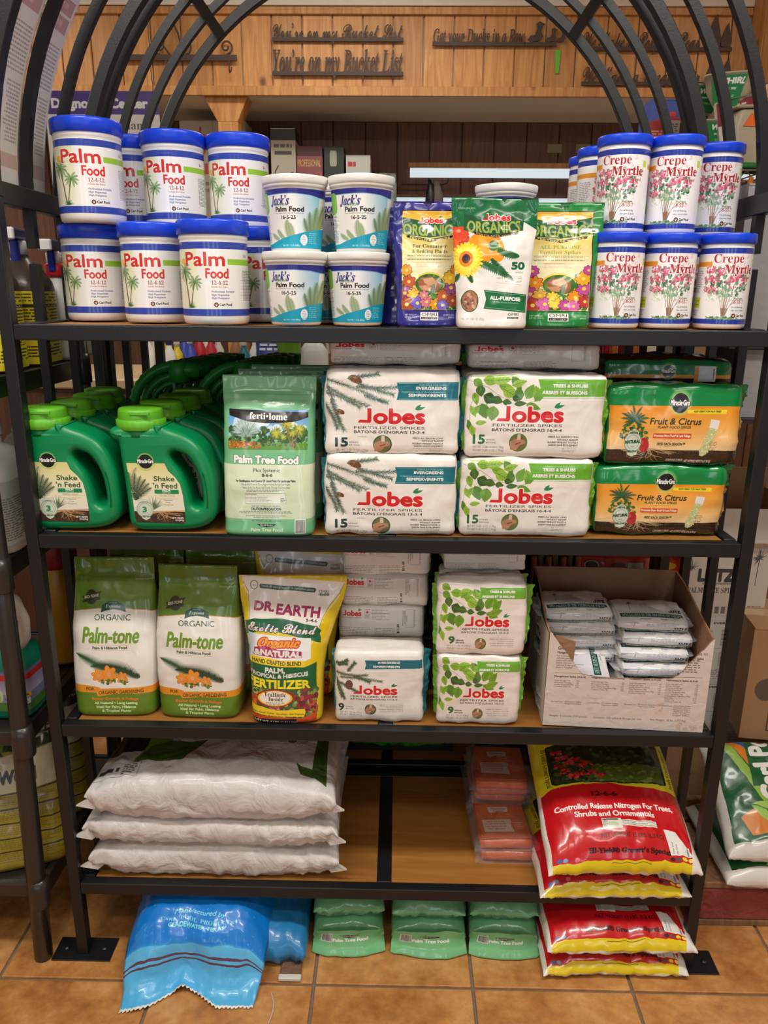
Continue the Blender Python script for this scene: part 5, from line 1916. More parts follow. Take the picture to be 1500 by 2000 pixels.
def art_yellow_label():
    c = Canvas(0, 0, 300, 380, 1.0, (236, 216, 40))
    c.grad(0, 0, 300, 380, (226, 206, 50), (240, 220, 40))
    K = (50, 46, 20)
    c.greek(10, 12, 290, 60, 3, K, .8, .5)
    c.rect(0, 66, 300, 84, K)
    c.text('WARRANTY', 150, 81, 11, W_, w=90, st='sb')
    c.greek(10, 92, 290, 190, 6, K, .8, .5, seed=4)
    c.rect(0, 196, 300, 202, K)
    c.text('Manufactured by', 190, 224, 12, K, w=100, st='sb')
    c.ring(150, 252, 34, 18, 4, K)
    c.text('VPG', 150, 258, 14, K, w=40, st='sb')
    c.greek(20, 284, 280, 350, 4, K, .85, .5, seed=6)
    return c


def art_purple_sign():
    c = Canvas(0, 0, 560, 720, 1.0, (226, 224, 218))
    c.rect(0, 0, 560, 104, (76, 60, 140))
    c.text('Diagnostic Center', 270, 74, 40, W_, w=470, st='sb', fat=2)
    for k, (t, w) in enumerate((('Have Plant', 300), ('Problems?', 300), ('Start here', 290))):
        c.text(t, 360, 230 + 90 * k - 60, 38, (96, 100, 90), w=w * .9, st='rb')
    c.spikes(170, 210, 20, 20, 60, -3, 0, 8, [(90, 140, 80)])
    c.rect(0, 500, 560, 720, (76, 60, 140))
    c.text('WANTED', 90, 545, 24, W_, w=120, st='sb')
    c.text('POI', 70, 630, 60, W_, w=110, st='sb', fat=3)
    return c


def art_sheet():
    """plastic-covered information sheet seen from behind"""
    c = Canvas(0, 0, 300, 560, 1.4, (240, 236, 228))
    G = (150, 148, 150)
    c.greek(30, 84, 250, 116, 3, (120, 120, 124), .7, .45)
    for y in (130, 168):
        c.rect(20, y, 280, y + 32, (196, 150, 150), .8)
        c.greek(90, y + 9, 210, y + 24, 1, (222, 190, 190), .9, .8)
    c.greek(24, 230, 270, 330, 12, G, .7, .45)
    c.greek(24, 345, 150, 470, 16, G, .7, .5, seed=3)
    c.greek(170, 345, 275, 470, 16, G, .7, .5, seed=5)
    c.rect(10, 490, 290, 520, (214, 180, 166), .8)
    c.ell(240, 40, 22, 22, (190, 206, 190))
    return c


def art_small(kind):
    """cartons on the far shelf"""
    if kind == 'sprayer':
        c = Canvas(0, 0, 150, 360, 1.2, (196, 186, 166))
        c.rect(0, 0, 150, 38, (50, 48, 44))
        c.greek(18, 50, 132, 64, 1, (110, 104, 92), .9, .8)
        c.rect(22, 72, 126, 84, (90, 84, 76))
        c.rrect(46, 230, 106, 340, 12, (44, 46, 50))
        c.line([(60, 230), (30, 200), (22, 140), (44, 118)], 5, (50, 50, 52))
        c.line([(66, 230), (70, 190), (88, 196)], 6, (44, 46, 50))
        c.ell(126, 150, 14, 12, (60, 60, 60))
    elif kind == 'pro':
        c = Canvas(0, 0, 150, 220, 1.2, (150, 84, 84))
        c.rect(0, 0, 150, 22, (90, 50, 50))
        c.text('PROFESSIONAL', 74, 46, 16, (216, 196, 110), w=134)
        c.rrect(20, 80, 84, 200, 12, (50, 50, 56))
        c.rrect(34, 96, 70, 124, 6, (200, 120, 120))
        c.line([(90, 70), (124, 180)], 6, (90, 90, 96))
        c.rect(110, 60, 150, 130, (170, 96, 96))
    elif kind == 'green':
        c = Canvas(0, 0, 140, 240, 1.2, (48, 58, 50))
        c.rrect(40, 10, 90, 50, 8, (170, 176, 150))
        c.greek(14, 78, 126, 104, 2, (150, 160, 140), .9)
        c.poly([(20, 160), (70, 120), (50, 170)], (206, 210, 190))
        c.blobs(40, 140, 130, 230, 30, 8, 16, [(70, 110, 60), (90, 130, 70), (60, 70, 60)], 4)
    else:
        c = Canvas(0, 0, 150, 180, 1.2, (206, 206, 198))
        c.rect(0, 44, 150, 72, (50, 96, 76))
        c.greek(12, 14, 62, 26, 1, (196, 40, 40), .9, .8)
        c.text('LAWN & GARDEN', 75, 65, 14, (220, 226, 210), w=110, st='sb')
        c.line([(80, 150), (80, 110), (110, 96), (126, 130)], 6, (50, 50, 50))
        c.rect(106, 80, 150, 100, (190, 60, 60))
    return c


def art_solo():
    c = Canvas(0, 0, 400, 180, 1.0, (176, 166, 152))
    c.text('solo', 110, 46, 34, (190, 40, 50), w=84, st='sbi', fat=3)
    c.rect(0, 64, 400, 80, (190, 60, 66))
    c.greek(30, 92, 190, 112, 2, (110, 104, 96), .8)
    c.rect(200, 0, 203, 180, (130, 120, 108))
    return c


def art_hopper():
    c = Canvas(0, 0, 200, 220, 1.0, (30, 130, 72))
    c.text('WHIRL', 110, 64, 44, W_, w=170, st='sbi', fat=1)
    c.greek(50, 92, 150, 112, 1, (200, 226, 200), .9, .8)
    c.greek(60, 140, 150, 164, 1, (120, 190, 90), .9, .8)
    return c


def art_plain_text(bg, col, seed=3, title=None, tcol=None):
    c = Canvas(0, 0, 300, 380, .8, bg)
    if title:
        c.text(title, 150, 70, 44, tcol or col, w=250, st='sb', fat=2)
    c.greek(24, 100, 276, 360, 18, col, .7, .45, seed=seed)
    return c


def art_weed():
    c = Canvas(0, 0, 400, 520, .9, (150, 132, 30))
    c.rect(0, 0, 400, 110, (40, 44, 26))
    c.greek(180, 20, 390, 90, 4, (190, 190, 170), .8)
    c.blobs(0, 90, 400, 150, 30, 12, 30, [(60, 96, 40), (90, 120, 50), (40, 60, 30)], 4)
    c.poly([(0, 130), (400, 110), (400, 240), (0, 250)], (196, 186, 150))
    c.rect(20, 170, 110, 215, (196, 40, 40))
    c.greek(28, 180, 102, 206, 1, W_, .9, .8)
    c.text('Weed', 210, 212, 40, (46, 40, 30), w=150, st='sb', fat=2)
    for k in range(5):
        c.greek(14, 256 + 50 * k, 386, 290 + 50 * k, 5, (96, 84, 30), .7, .45, seed=k)
        c.line([(0, 252 + 50 * k), (400, 246 + 50 * k)], 5, (46, 40, 20))
    c.barcode(16, 380, 76, 490, True)
    return c


def art_crabgrass():
    c = Canvas(0, 0, 300, 420, 1.0, (120, 124, 160))
    c.grad(0, 0, 300, 240, (96, 100, 140), (176, 170, 190))
    c.rect(60, 40, 230, 100, (190, 40, 40))
    c.text('T', 212, 88, 34, W_, w=24, st='sb')
    c.text('GE', 246, 160, 36, W_, w=76, st='sbi', fat=2, out=(K_, 3))
    c.text('I', 20, 160, 36, W_, w=12, st='sbi', fat=2, out=(K_, 3))
    c.rect(0, 236, 120, 280, (230, 190, 60))
    c.text('LA', 86, 268, 26, K_, w=40, st='sb')
    c.ell(220, 260, 60, 66, (190, 206, 160))
    c.spikes(220, 320, 20, 40, 100, -2.6, -.5, 6, [(96, 130, 60), (150, 180, 100)])
    c.rect(0, 330, 300, 420, (70, 120, 50))
    c.rect(0, 290, 110, 350, (226, 226, 226))
    c.greek(8, 296, 104, 344, 3, K_, .8, .5)
    return c
# ------------------------------------------------------------------ package builders
def fbm(p, f, seed=0.0):
    return noise.fractal(Vector((p[0] * f + seed, p[1] * f + seed * 1.7, p[2] * f - seed)), 1.0, 2.0, 3)


def spow(v, e):
    return math.copysign(abs(v) ** e, v)


def loft_bag(name, m, st, H, parent=None, M=56, K=44, wr=0.002, fr=16, seed=1, tilt=0.0, uvw=None, uvh=None, base_flat=True, side_mat=None):
    """upright bag: st = [(t, half width, half depth, squareness, y offset, x offset)], printed front faces -y.
    The base centre is the origin; the front is printed with a planar mapping."""
    T = [s[0] for s in st]
    V, UV, F = [], [], []
    wmax = uvw or 2 * max(s[1] for s in st)
    for k in range(K + 1):
        t = k / K
        vals = [float(np.interp(t, T, [s[j] for s in st])) for j in range(1, 6)]
        a, b, n, cy, cx = vals
        z = t * H
        for i in range(M):
            th = 2 * PI * i / M
            x = a * spow(math.cos(th), 2 / n)
            y = b * spow(math.sin(th), 2 / n)
            d = fbm((x, y * .5, z), fr, seed)
            d2 = fbm((x * 1.5, y * .5, z * .6), fr * 2.6, seed + 5)
            edge = 1 - .55 * min(1, b / 0.02) if b < .02 else .45
            amp = wr * (1 + edge)
            g = min(1, t * 12) if base_flat else 1
            y2 = y + (d + .35 * d2) * amp * g * (1 if y < 0 else -1)
            x2 = x + d2 * amp * .35 * g
            V.append((x2 + cx, y2 + cy - tilt * t * H, z))
            UV.append((.5 + x / wmax, t * H / (uvh or H)))
    for k in range(K):
        for i in range(M):
            i2 = (i + 1) % M
            F.append((k * M + i, k * M + i2, (k + 1) * M + i2, (k + 1) * M + i))
    F.append(tuple(range(M))[::-1])
    F.append(tuple(K * M + i for i in range(M)))
    # mirror-safe: back half uses the same artwork; sides take the edge colour
    fm = None
    if side_mat:
        fm = []
        for f in F:
            ys = sum(V[i][1] for i in f) / len(f)
            fm.append(0 if ys < 0.0 or len(f) > 4 else 1)
    o = mesh_obj(name, V, F, m, parent, True, UV, mats=[m, side_mat] if side_mat else None, fmat=fm)
    return o


def brick(name, m_front, m_rest, w, h, d, r=0.012, parent=None, wr=0.0016, fr=20, seed=1, n=(22, 16, 8), bulge=0.003, lean=0.0, top_in=0.0, taper=0.0):
    """soft rectangular pack, origin at the centre of the bottom front edge, front faces -y"""
    V, F, UV, FM = [], [], [], []
    idx = {}

    def P(a, b, c):
        key = (round(a, 5), round(b, 5), round(c, 5))
        if key in idx:
            return idx[key]
        x, y, z = a * w / 2, b * d / 2, c * h / 2
        ix, iy, iz = w / 2 - r, d / 2 - r, h / 2 - r
        q = Vector((max(-ix, min(ix, x)), max(-iy, min(iy, y)), max(-iz, min(iz, z))))
        v = Vector((x, y, z)) - q
        if v.length > 1e-9:
            v = v.normalized() * r
        p = q + v
        nr = v.normalized() if v.length > 1e-9 else Vector((0, 0, 0))
        if v.length < 1e-9:
            nr = Vector((0, 0, 0))
        f1 = fbm(p, fr, seed)
        f2 = fbm((p.x * .6, p.y, p.z * 1.6), fr * 2.4, seed + 3)
        e = max(abs(a), abs(c))
        k = (1 - a * a) * (1 - c * c)
        amp = wr * (1.2 + 1.2 * (e > .75))
        p = p + nr * (f1 + .4 * f2) * amp
        p.y += (-1 if b < 0 else 1) * bulge * k * (abs(b) > .99)
        p.z += (1 if c > 0 else 0) * bulge * (1 - a * a) * (abs(c) > .99) * .6
        p.x *= 1 - taper * (1 - (c + 1) / 2)
        V.append((p.x, p.y + d / 2 - lean * (p.z + h / 2) + top_in * 0, p.z + h / 2))
        idx[key] = len(V) - 1
        return idx[key]
    nx, nz, ny = n
    X = [(-1 + 2 * i / nx) for i in range(nx + 1)]
    Y = [(-1 + 2 * i / ny) for i in range(ny + 1)]
    Z = [(-1 + 2 * i / nz) for i in range(nz + 1)]

    def quad(ids, mi):
        F.append(tuple(ids))
        FM.append(mi)
        for i in ids:
            v = V[i]
            UV.append((.5 + v[0] / w, v[2] / h) if mi == 0 else (.5, .5))
    for i in range(nx):
        for k in range(nz):
            quad([P(X[i], -1, Z[k]), P(X[i + 1], -1, Z[k]), P(X[i + 1], -1, Z[k + 1]), P(X[i], -1, Z[k + 1])], 0)
            quad([P(X[i], 1, Z[k]), P(X[i], 1, Z[k + 1]), P(X[i + 1], 1, Z[k + 1]), P(X[i + 1], 1, Z[k])], 1)
        for j in range(ny):
            quad([P(X[i], Y[j], -1), P(X[i], Y[j + 1], -1), P(X[i + 1], Y[j + 1], -1), P(X[i + 1], Y[j], -1)], 1)
            quad([P(X[i], Y[j], 1), P(X[i + 1], Y[j], 1), P(X[i + 1], Y[j + 1], 1), P(X[i], Y[j + 1], 1)], 1)
    for j in range(ny):
        for k in range(nz):
            quad([P(-1, Y[j], Z[k]), P(-1, Y[j], Z[k + 1]), P(-1, Y[j + 1], Z[k + 1]), P(-1, Y[j + 1], Z[k])], 1)
            quad([P(1, Y[j], Z[k]), P(1, Y[j + 1], Z[k]), P(1, Y[j + 1], Z[k + 1]), P(1, Y[j], Z[k + 1])], 1)
    return mesh_obj(name, V, F, None, parent, True, np.array(UV), mats=[m_front, m_rest], fmat=FM)


def fin(name, m, parent, x, h, d, side, out=0.018, z0=0.0, seed=1, taper=0.4):
    """crimped seal standing out from the end of a pack"""
    R = random.Random(seed)
    V, F = [], []
    n = 14
    for k in range(n + 1):
        t = k / n
        o = out * (1 - taper * (1 - t)) * R.uniform(.75, 1.1)
        y = d * .5 + .006 * math.sin(t * 9 + seed)
        z = z0 + t * h
        for (dx, dy) in ((-.004, -.010), (o * .5, -.003 + R.uniform(-.002, .002)), (o, R.uniform(-.003, .003)), (o, .0016 + R.uniform(-.003, .003)), (o * .5, .004), (-.004, .010)):
            V.append((x + side * dx, y + dy, z + R.uniform(-.0015, .0015)))
    m_ = 6
    for k in range(n):
        for i in range(m_ - 1):
            F.append((k * m_ + i, k * m_ + i + 1, (k + 1) * m_ + i + 1, (k + 1) * m_ + i))
    F.append(tuple(range(m_)))
    F.append(tuple(n * m_ + i for i in range(m_))[::-1])
    return mesh_obj(name, V, F, m, parent, False)


def pillow(name, m, w, l, t, parent=None, rnd=.55, fold=0.0, nu=44, nv=36, wr=0.004, fr=9, seed=1, flat=0.35, pinch=0.05, edge=0.0, drape=None, up=0.0, uvbox=(0, 1), mat2=None, ear=0.0):
    """lying filled bag, x across, y away from the viewer, origin bottom centre of the near edge"""
    V, UV, F = [], [], []

    def pos(u, v, top):
        a, b = 2 * u - 1, 2 * v - 1
        pu = max(0.0, 1 - abs(a) ** 3.2) ** rnd
        pv = max(0.0, 1 - abs(b) ** 4.5) ** rnd
        hgt = pu * pv
        x = a * w / 2 * (1 - pinch * (1 - b * b) * 1.0)
        y = (v - .5) * l * (1 - pinch * .6 * (1 - a * a)) + l / 2
        d = fbm((x, y, 0.3 if top else 0.3 + hgt), fr, seed)
        d2 = fbm((x * 1.6, y * .7, 0.7 if top else 0.7 + hgt), fr * 3, seed + 4)
        rim = 1 - hgt
        z = t * flat + ((1 - flat) * t * hgt if top else -flat * t * min(1, hgt * 1.6))
        z += (d + .4 * d2) * wr * (1 + rim * 1.5) * (1 if top else 1 - .7 * hgt) * (0.3 + hgt)
        if fold:
            f3 = fbm((x * 2.6 + y * .4, y * .35, .2), fr * 2.2, seed + 8)
            z += f3 * fold * (.25 + .75 * rim) * min(1, hgt * 3)
            y += f3 * fold * .7 * rim * (1 if b < 0 else 0)
        z += ear * (a * a) ** 2 * (b * b) ** 2
        y += d2 * wr * rim * .6
        x += d * wr * rim * .6
        z = max(z, 0.0008 if not top else 0.002)
        p = (x, y, z)
        return drape(p) if drape else p
    for top in (True, False):
        for j in range(nv + 1):
            # denser rows close to the edges
            v = .5 - .5 * math.cos(PI * j / nv)
            for i in range(nu + 1):
                u = .5 - .5 * math.cos(PI * i / nu)
                V.append(pos(u, v, top))
                UV.append((u, uvbox[0] + v * (uvbox[1] - uvbox[0])))
    N = (nu + 1) * (nv + 1)
    FM = []
    for j in range(nv):
        for i in range(nu):
            a = j * (nu + 1) + i
            F.append((a, a + 1, a + nu + 2, a + nu + 1))
            FM.append(0)
            F.append((N + a, N + a + nu + 1, N + a + nu + 2, N + a + 1))
            FM.append(1)
    o = mesh_obj(name, V, F, m, parent, True, UV, mats=[m, mat2 or m], fmat=FM)
    bm = bmesh.new()
    bm.from_mesh(o.data)
    bmesh.ops.remove_doubles(bm, verts=bm.verts, dist=1e-5)
    bm.to_mesh(o.data)
    bm.free()
    return o


def wrap_label(name, m, prof, parent, n=72, off=0.0004, u0=0.0, sq=None):
    """printed sleeve around a turned body: prof = [(r, z)], full turn, artwork centre faces -y"""
    V, UV, F = [], [], []
    z0, z1 = prof[0][1], prof[-1][1]
    for r, z in prof:
        for k in range(n + 1):
            a = -PI / 2 - PI + 2 * PI * k / n
            rr = (r + off) * (sq(a) if sq else 1)
            V.append((rr * math.cos(a), rr * math.sin(a), z))
            UV.append((k / n, (z - z0) / (z1 - z0)))
    for j in range(len(prof) - 1):
        for k in range(n):
            a = j * (n + 1) + k
            F.append((a, a + 1, a + n + 2, a + n + 1))
    return mesh_obj(name, V, F, m, parent, True, UV)


def lathe_obj(name, m, prof, parent, n=64, sq=None, smooth=True, rib=None):
    V, F = [], []
    for q in prof:
        r, z = q[0], q[1]
        for k in range(n):
            a = 2 * PI * k / n
            rr = r * (sq(a) if sq else 1)
            if rib and len(q) > 2 and k % rib[0] < rib[0] / 2:
                rr += rib[1]
            V.append((rr * math.cos(a), rr * math.sin(a), z))
    for j in range(len(prof) - 1):
        for k in range(n):
            k2 = (k + 1) % n
            F.append((j * n + k, j * n + k2, (j + 1) * n + k2, (j + 1) * n + k))
    F.append(tuple(range(n))[::-1])
    F.append(tuple((len(prof) - 1) * n + k for k in range(n)))
    o = mesh_obj(name, V, F, m, parent, smooth)
    if smooth:
        me = o.data
        me.polygons[len(me.polygons) - 1].use_smooth = False
        me.polygons[len(me.polygons) - 2].use_smooth = False
    return o


M_BLUE = mat('blue_cap_plastic', rgb(24, 70, 222), 0.28, spec=0.5)
M_HDPE = mat('white_tub_plastic', rgb(232, 230, 226), 0.35)
M_FOILB = mat('bag_back_film', rgb(210, 205, 198), 0.35, bump=0.25, bscale=30)

# ---- palm food tubs
P_PALM = print_mat('palm_food_print', art_palm(), 0.22, coat=0.25)


def make_palm():
    t = empty('fertilizer_tub', 'tub', 'tub')
    r = .0655
    lathe_obj('body', M_HDPE, [(r * .90, 0), (r * .965, .003), (r * .99, .010), (r, .016), (r, .154), (r * .99, .158), (r * 1.015, .160), (r * 1.015, .165), (r * .985, .168), (r * .985, .172)], t)
    wrap_label('label', P_PALM, [(r, .0165), (r, .153)], t)
    R = .0700
    lathe_obj('lid', M_BLUE, [(R * .95, .1665), (R, .168), (R, .190, 1), (R * .992, .1925), (R * .96, .1945), (R * .93, .1945), (R * .915, .193)], t, n=72, rib=(6, .0005))
    return t


palm0 = make_palm()
GP = 'blue-lidded palm food tubs on the top shelf'


def put(proto, used, label, loc, rz, group):
    if not used[0]:
        used[0] = True
        proto.location = loc
        proto.rotation_euler = (0, 0, rz)
        proto['label'] = label
        proto['group'] = group
        return proto
    return dup(proto, label, loc, rz, group)


u = [False]
zs = S1 + .0015
rows = []


def jar_at(px, py, y, z):
    p = at(px, py, y=y)
    return (p.x, y, z)


PALM = [  # photograph x of the centre, centre y, level, turn
    (421, 560, .090, 0, .04, 'palm food tub with blue lid, front one of the bottom row, nearest the white tubs'),
    (305, 560, .165, 0, -.06, 'palm food tub with blue lid, middle one of the bottom row'),
    (190, 560, .235, 0, .02, 'palm food tub with blue lid, leftmost of the bottom row beside the left post'),
    (177, 350, .195, 1, .14, 'palm food tub with blue lid, largest and leftmost of the upper row'),
    (341, 350, .315, 1, -.02, 'palm food tub with blue lid, middle one of the upper row'),
    (467, 350, .345, 1, -.06, 'palm food tub with blue lid, rightmost of the upper row'),
    (515, 560, .255, 0, .3, 'palm food tub behind the gap between the front palm food tub and the white tubs'),
    (262, 350, .375, 1, -.2, 'palm food tub in the upper row peeping out between two front tubs'),
]
for px, py, y, lv, rz, lb in PALM:
    p = jar_at(px, py, y, zs + lv * .1955)
    rz2 = rz - math.atan2(p[0] - CAM_LOC[0], y - CAM_LOC[1]) * 0.55
    put(palm0, u, lb, p, rz2, GP)
for px, y, lb in ((390, .405, 'palm food tub in the back rank of the bottom row, middle'),
                  (250, .41, 'palm food tub in the back rank of the bottom row near the left side rail'),
                  (660, .335, 'palm food tub in the dark behind the stacked white tubs, left'),
                  (762, .30, 'palm food tub whose blue lid shows between the white tubs and the blue pouch')):
    p = jar_at(px, 560, y, zs)
    dup(palm0, lb, p, .4, GP)

# ---- white classic tubs
P_JACK = print_mat('classic_tub_print', art_jack(), 0.3, coat=0.15)


def sqr(a):
    return 1 + .035 * math.cos(4 * a)


def make_jack():
    t = empty('plant_food_tub', 'tub', 'tub')
    r0, r1 = .0475, .0565
    body = [(r0 * .94, 0), (r0, .003)] + [(r0 + (r1 - r0) * k / 8, .003 + .112 * k / 8) for k in range(1, 9)] + [(r1 + .0005, .116), (r1 + .003, .117), (r1 + .003, .1225), (r1 + .001, .124)]
    lathe_obj('body', M_HDPE, body, t, sq=sqr)
    wrap_label('label', P_JACK, [(r0 + (r1 - r0) * k / 6 + .0003, .006 + .106 * k / 6) for k in range(7)], t, sq=sqr)
    R = r1 + .0045
    lathe_obj('lid', M_HDPE, [(R * .97, .1215), (R, .1225), (R + .001, .127), (R + .0016, .1345), (R + .0005, .1368), (R - .003, .1375), (R - .006, .1368), (R - .0075, .135)], t, sq=sqr)
    return t


jack0 = make_jack()
u = [False]
GJ = 'white lidded palm food tubs on the top shelf'
h = .1378
for px, y, lv, rz, lb in ((575, .070, 0, -.02, 'white palm food tub, cyan label, left one of the front pair on the shelf'),
                          (698, .088, 0, .02, 'white palm food tub, cyan label, right one of the front pair on the shelf'),
                          (578, .098, 1, -.03, 'white palm food tub stacked on top of the left front tub'),
                          (706, .088, 1, .06, 'white palm food tub stacked on the right front tub, green mark on its label'),
                          (634, .215, 0, .3, 'white palm food tub in the second rank, seen between the two front tubs'),
                          (750, .225, 0, .25, 'white palm food tub in the second rank, seen right of the front pair'),
                          (655, .235, 1, .3, 'white palm food tub stacked in the second rank between the two upper tubs'),
                          (985, .200, 1, 0, 'white palm food tub behind the white pouch, only its lid showing'),
                          (985, .200, 0, 0, 'white palm food tub hidden behind the white pouch, under another')):
    p = at(px, 450, y=y)
    put(jack0, u, lb, (p.x, y, zs + lv * h), rz, GJ)

# ---- crepe myrtle canisters
P_CREPE = print_mat('crepe_myrtle_print', art_crepe(), 0.2, coat=0.3)


def make_crepe():
    t = empty('fertilizer_canister', 'canister', 'canister')
    r = .0490
    lathe_obj('body', M_HDPE, [(r * .93, 0), (r * .985, .003), (r, .0085), (r, .152), (r * .985, .154), (r * .985, .160)], t)
    wrap_label('label', P_CREPE, [(r, .009), (r, .1505)], t)
    R = .0522
    lathe_obj('lid', M_BLUE, [(R * .96, .1585), (R, .160), (R, .174), (R * .985, .1765), (R * .95, .1775), (R * .93, .1765)], t)
    return t


crepe0 = make_crepe()
u = [False]
GC = 'crepe myrtle canisters on the top shelf'
for px, y, lv, rz, lb in ((1212, .085, 0, .02, 'crepe myrtle canister with blue lid, left one of the bottom row beside the green pouch'),
                          (1315, .100, 0, .05, 'crepe myrtle canister with blue lid, middle one of the bottom row'),
                          (1425, .100, 0, .02, 'crepe myrtle canister with blue lid, right one of the bottom row nearest the right post'),
                          (1206, .135, 1, -.35, 'crepe myrtle canister with blue lid, left one of the upper front three'),
                          (1306, .140, 1, -.28, 'crepe myrtle canister with blue lid, middle one of the upper front three'),
                          (1385, .215, 1, -.05, 'crepe myrtle canister with blue lid, right one of the upper front three'),
                          (1166, .26, 1, .5, 'crepe myrtle canister in the second rank of the upper row, left of the front one'),
                          (1147, .37, 1, .5, 'crepe myrtle canister farthest back in the upper row, partly hidden by its neighbour'),
                          (1180, .215, 0, .5, 'crepe myrtle canister in the shade behind the green pouch, bottom row'),
                          (1290, .225, 0, .3, 'crepe myrtle canister in the bottom row behind the middle one'),
                          (1392, .235, 0, .2, 'crepe myrtle canister in the bottom row behind the right one'),
                          (1147, .375, 0, .2, 'crepe myrtle canister in the back rank of the bottom row')):
    p = at(px, 450, y=y)
    put(crepe0, u, lb, (p.x, y, zs + lv * .1785), rz - math.atan2(p.x - CAM_LOC[0], y - CAM_LOC[1]) * .8, GC)

# ---- stand-up pouches
FOIL = dict(rough=0.2, coat=0.6, bump=0.16, bscale=18, detail=2.0)


def pouch(label, art, nm, x, y, w0, w1, H, rz, seed, lean=0.0):
    t = empty('spike_pouch', label, 'pouch', (x, y, zs), rz, 'foil pouches of fertilizer spikes on the top shelf')
    m = print_mat(nm, art, **FOIL)
    st = [(0, w0 / 2 * .96, .030, 3.2, 0, 0), (.03, w0 / 2, .032, 3.0, 0, 0), (.2, w0 / 2 * 1.0, .026, 2.4, 0, 0), (.5, (w0 + w1) / 4, .019, 2.2, 0, 0),
          (.75, w1 / 2 * .985, .011, 2.0, 0, 0), (.86, w1 / 2, .0045, 2.0, 0, 0), (.9, w1 / 2, .0018, 2, 0, 0), (1, w1 / 2, .0016, 2, 0, 0)]
    loft_bag('bag', m, st, H, t, M=60, K=52, wr=.0024, fr=22, seed=seed, tilt=-lean, uvw=w1)
    R = random.Random(seed)
    zz = MB()
    for k in range(3):
        z = H * (.85 + .012 * k)
        b = .0052 - .0008 * k
        zz.tube([(-w1 / 2 * .96 + w1 * .96 * i / 10, -b + .0006 * R.uniform(-1, 1) + lean * z, z) for i in range(11)], .0008, 5)
    return t


pouch('blue spike pouch for container plants, standing left of the white pouch', art_organic_box((46, 44, 130), 4, True, ('For Container', '& Bedding Plants'), (40, 60, 30)), 'container_spike_print',
      at(838, 560, y=.055).x, .055, .126, .142, .232, .02, 3, .12)
pouch('green spike pouch for all purposes, standing between the white pouch and the canisters', art_organic_box((30, 128, 58), 9, False, ('ALL PURPOSE', 'Fertilizer Spikes'), (150, 160, 60)), 'all_purpose_spike_print',
      at(1090, 560, y=.058).x, .058, .126, .162, .232, -.06, 8, .12)
pouch('white and green spike pouch with a sunflower, standing forward between the two others', art_white_pouch(), 'white_pouch_print', at(962, 560, y=.010).x, .012, .134, .160, .233, .05, 12, .05)
pouch('dark blue edge of a spike pouch standing behind the blue pouch', Canvas(0, 0, 100, 100, .3, (46, 44, 130)), 'blue_film_print', at(800, 560, y=.13).x, .135, .12, .135, .228, .1, 15, .1)

# ---- jugs with moulded handle
M_JUG = mat('green_jug_plastic', rgb(0, 132, 76), 0.33, spec=0.5)
M_LIME = mat('lime_cap_plastic', rgb(96, 178, 38), 0.4)
P_SHAKE = print_mat('shake_feed_print', art_shake(), 0.3, coat=0.1)


def jug_outline():
    """front outline in crop units -> metres; x right, z up"""
    k = .190 / 655.0
    pts = [(788, 605), (786, 690), (822, 702), (830, 800), (842, 960), (852, 1130), (856, 1270), (872, 1320), (920, 1350), (1000, 1358), (1240, 1352), (1360, 1336), (1440, 1300), (1484, 1240), (1496, 1150),
           (1494, 1040), (1484, 940), (1460, 850), (1420, 760), (1360, 690), (1280, 640), (1200, 612), (1150, 592), (1130, 590)]
    hole = [(1262, 782), (1215, 770), (1190, 800), (1206, 850), (1262, 940), (1294, 1020), (1312, 1100), (1322, 1150), (1350, 1176), (1384, 1170), (1398, 1130), (1396, 1040), (1378, 940), (1340, 850), (1300, 800)]
    f = lambda p: ((p[0] - 1170) * k, (1358 - p[1]) * k)
    return [f(p) for p in pts], [f(p) for p in hole], f, k


def smooth_closed(P, n=4):
    out = []
    N = len(P)
    for i in range(N):
        p0, p1, p2, p3 = [np.array(P[(i + j - 1) % N]) for j in range(4)]
        for q in range(n):
            t = q / n
            out.append(tuple(.5 * ((2 * p1) + (-p0 + p2) * t + (2 * p0 - 5 * p1 + 4 * p2 - p3) * t * t + (-p0 + 3 * p1 - 3 * p2 + p3) * t ** 3)))
    return out


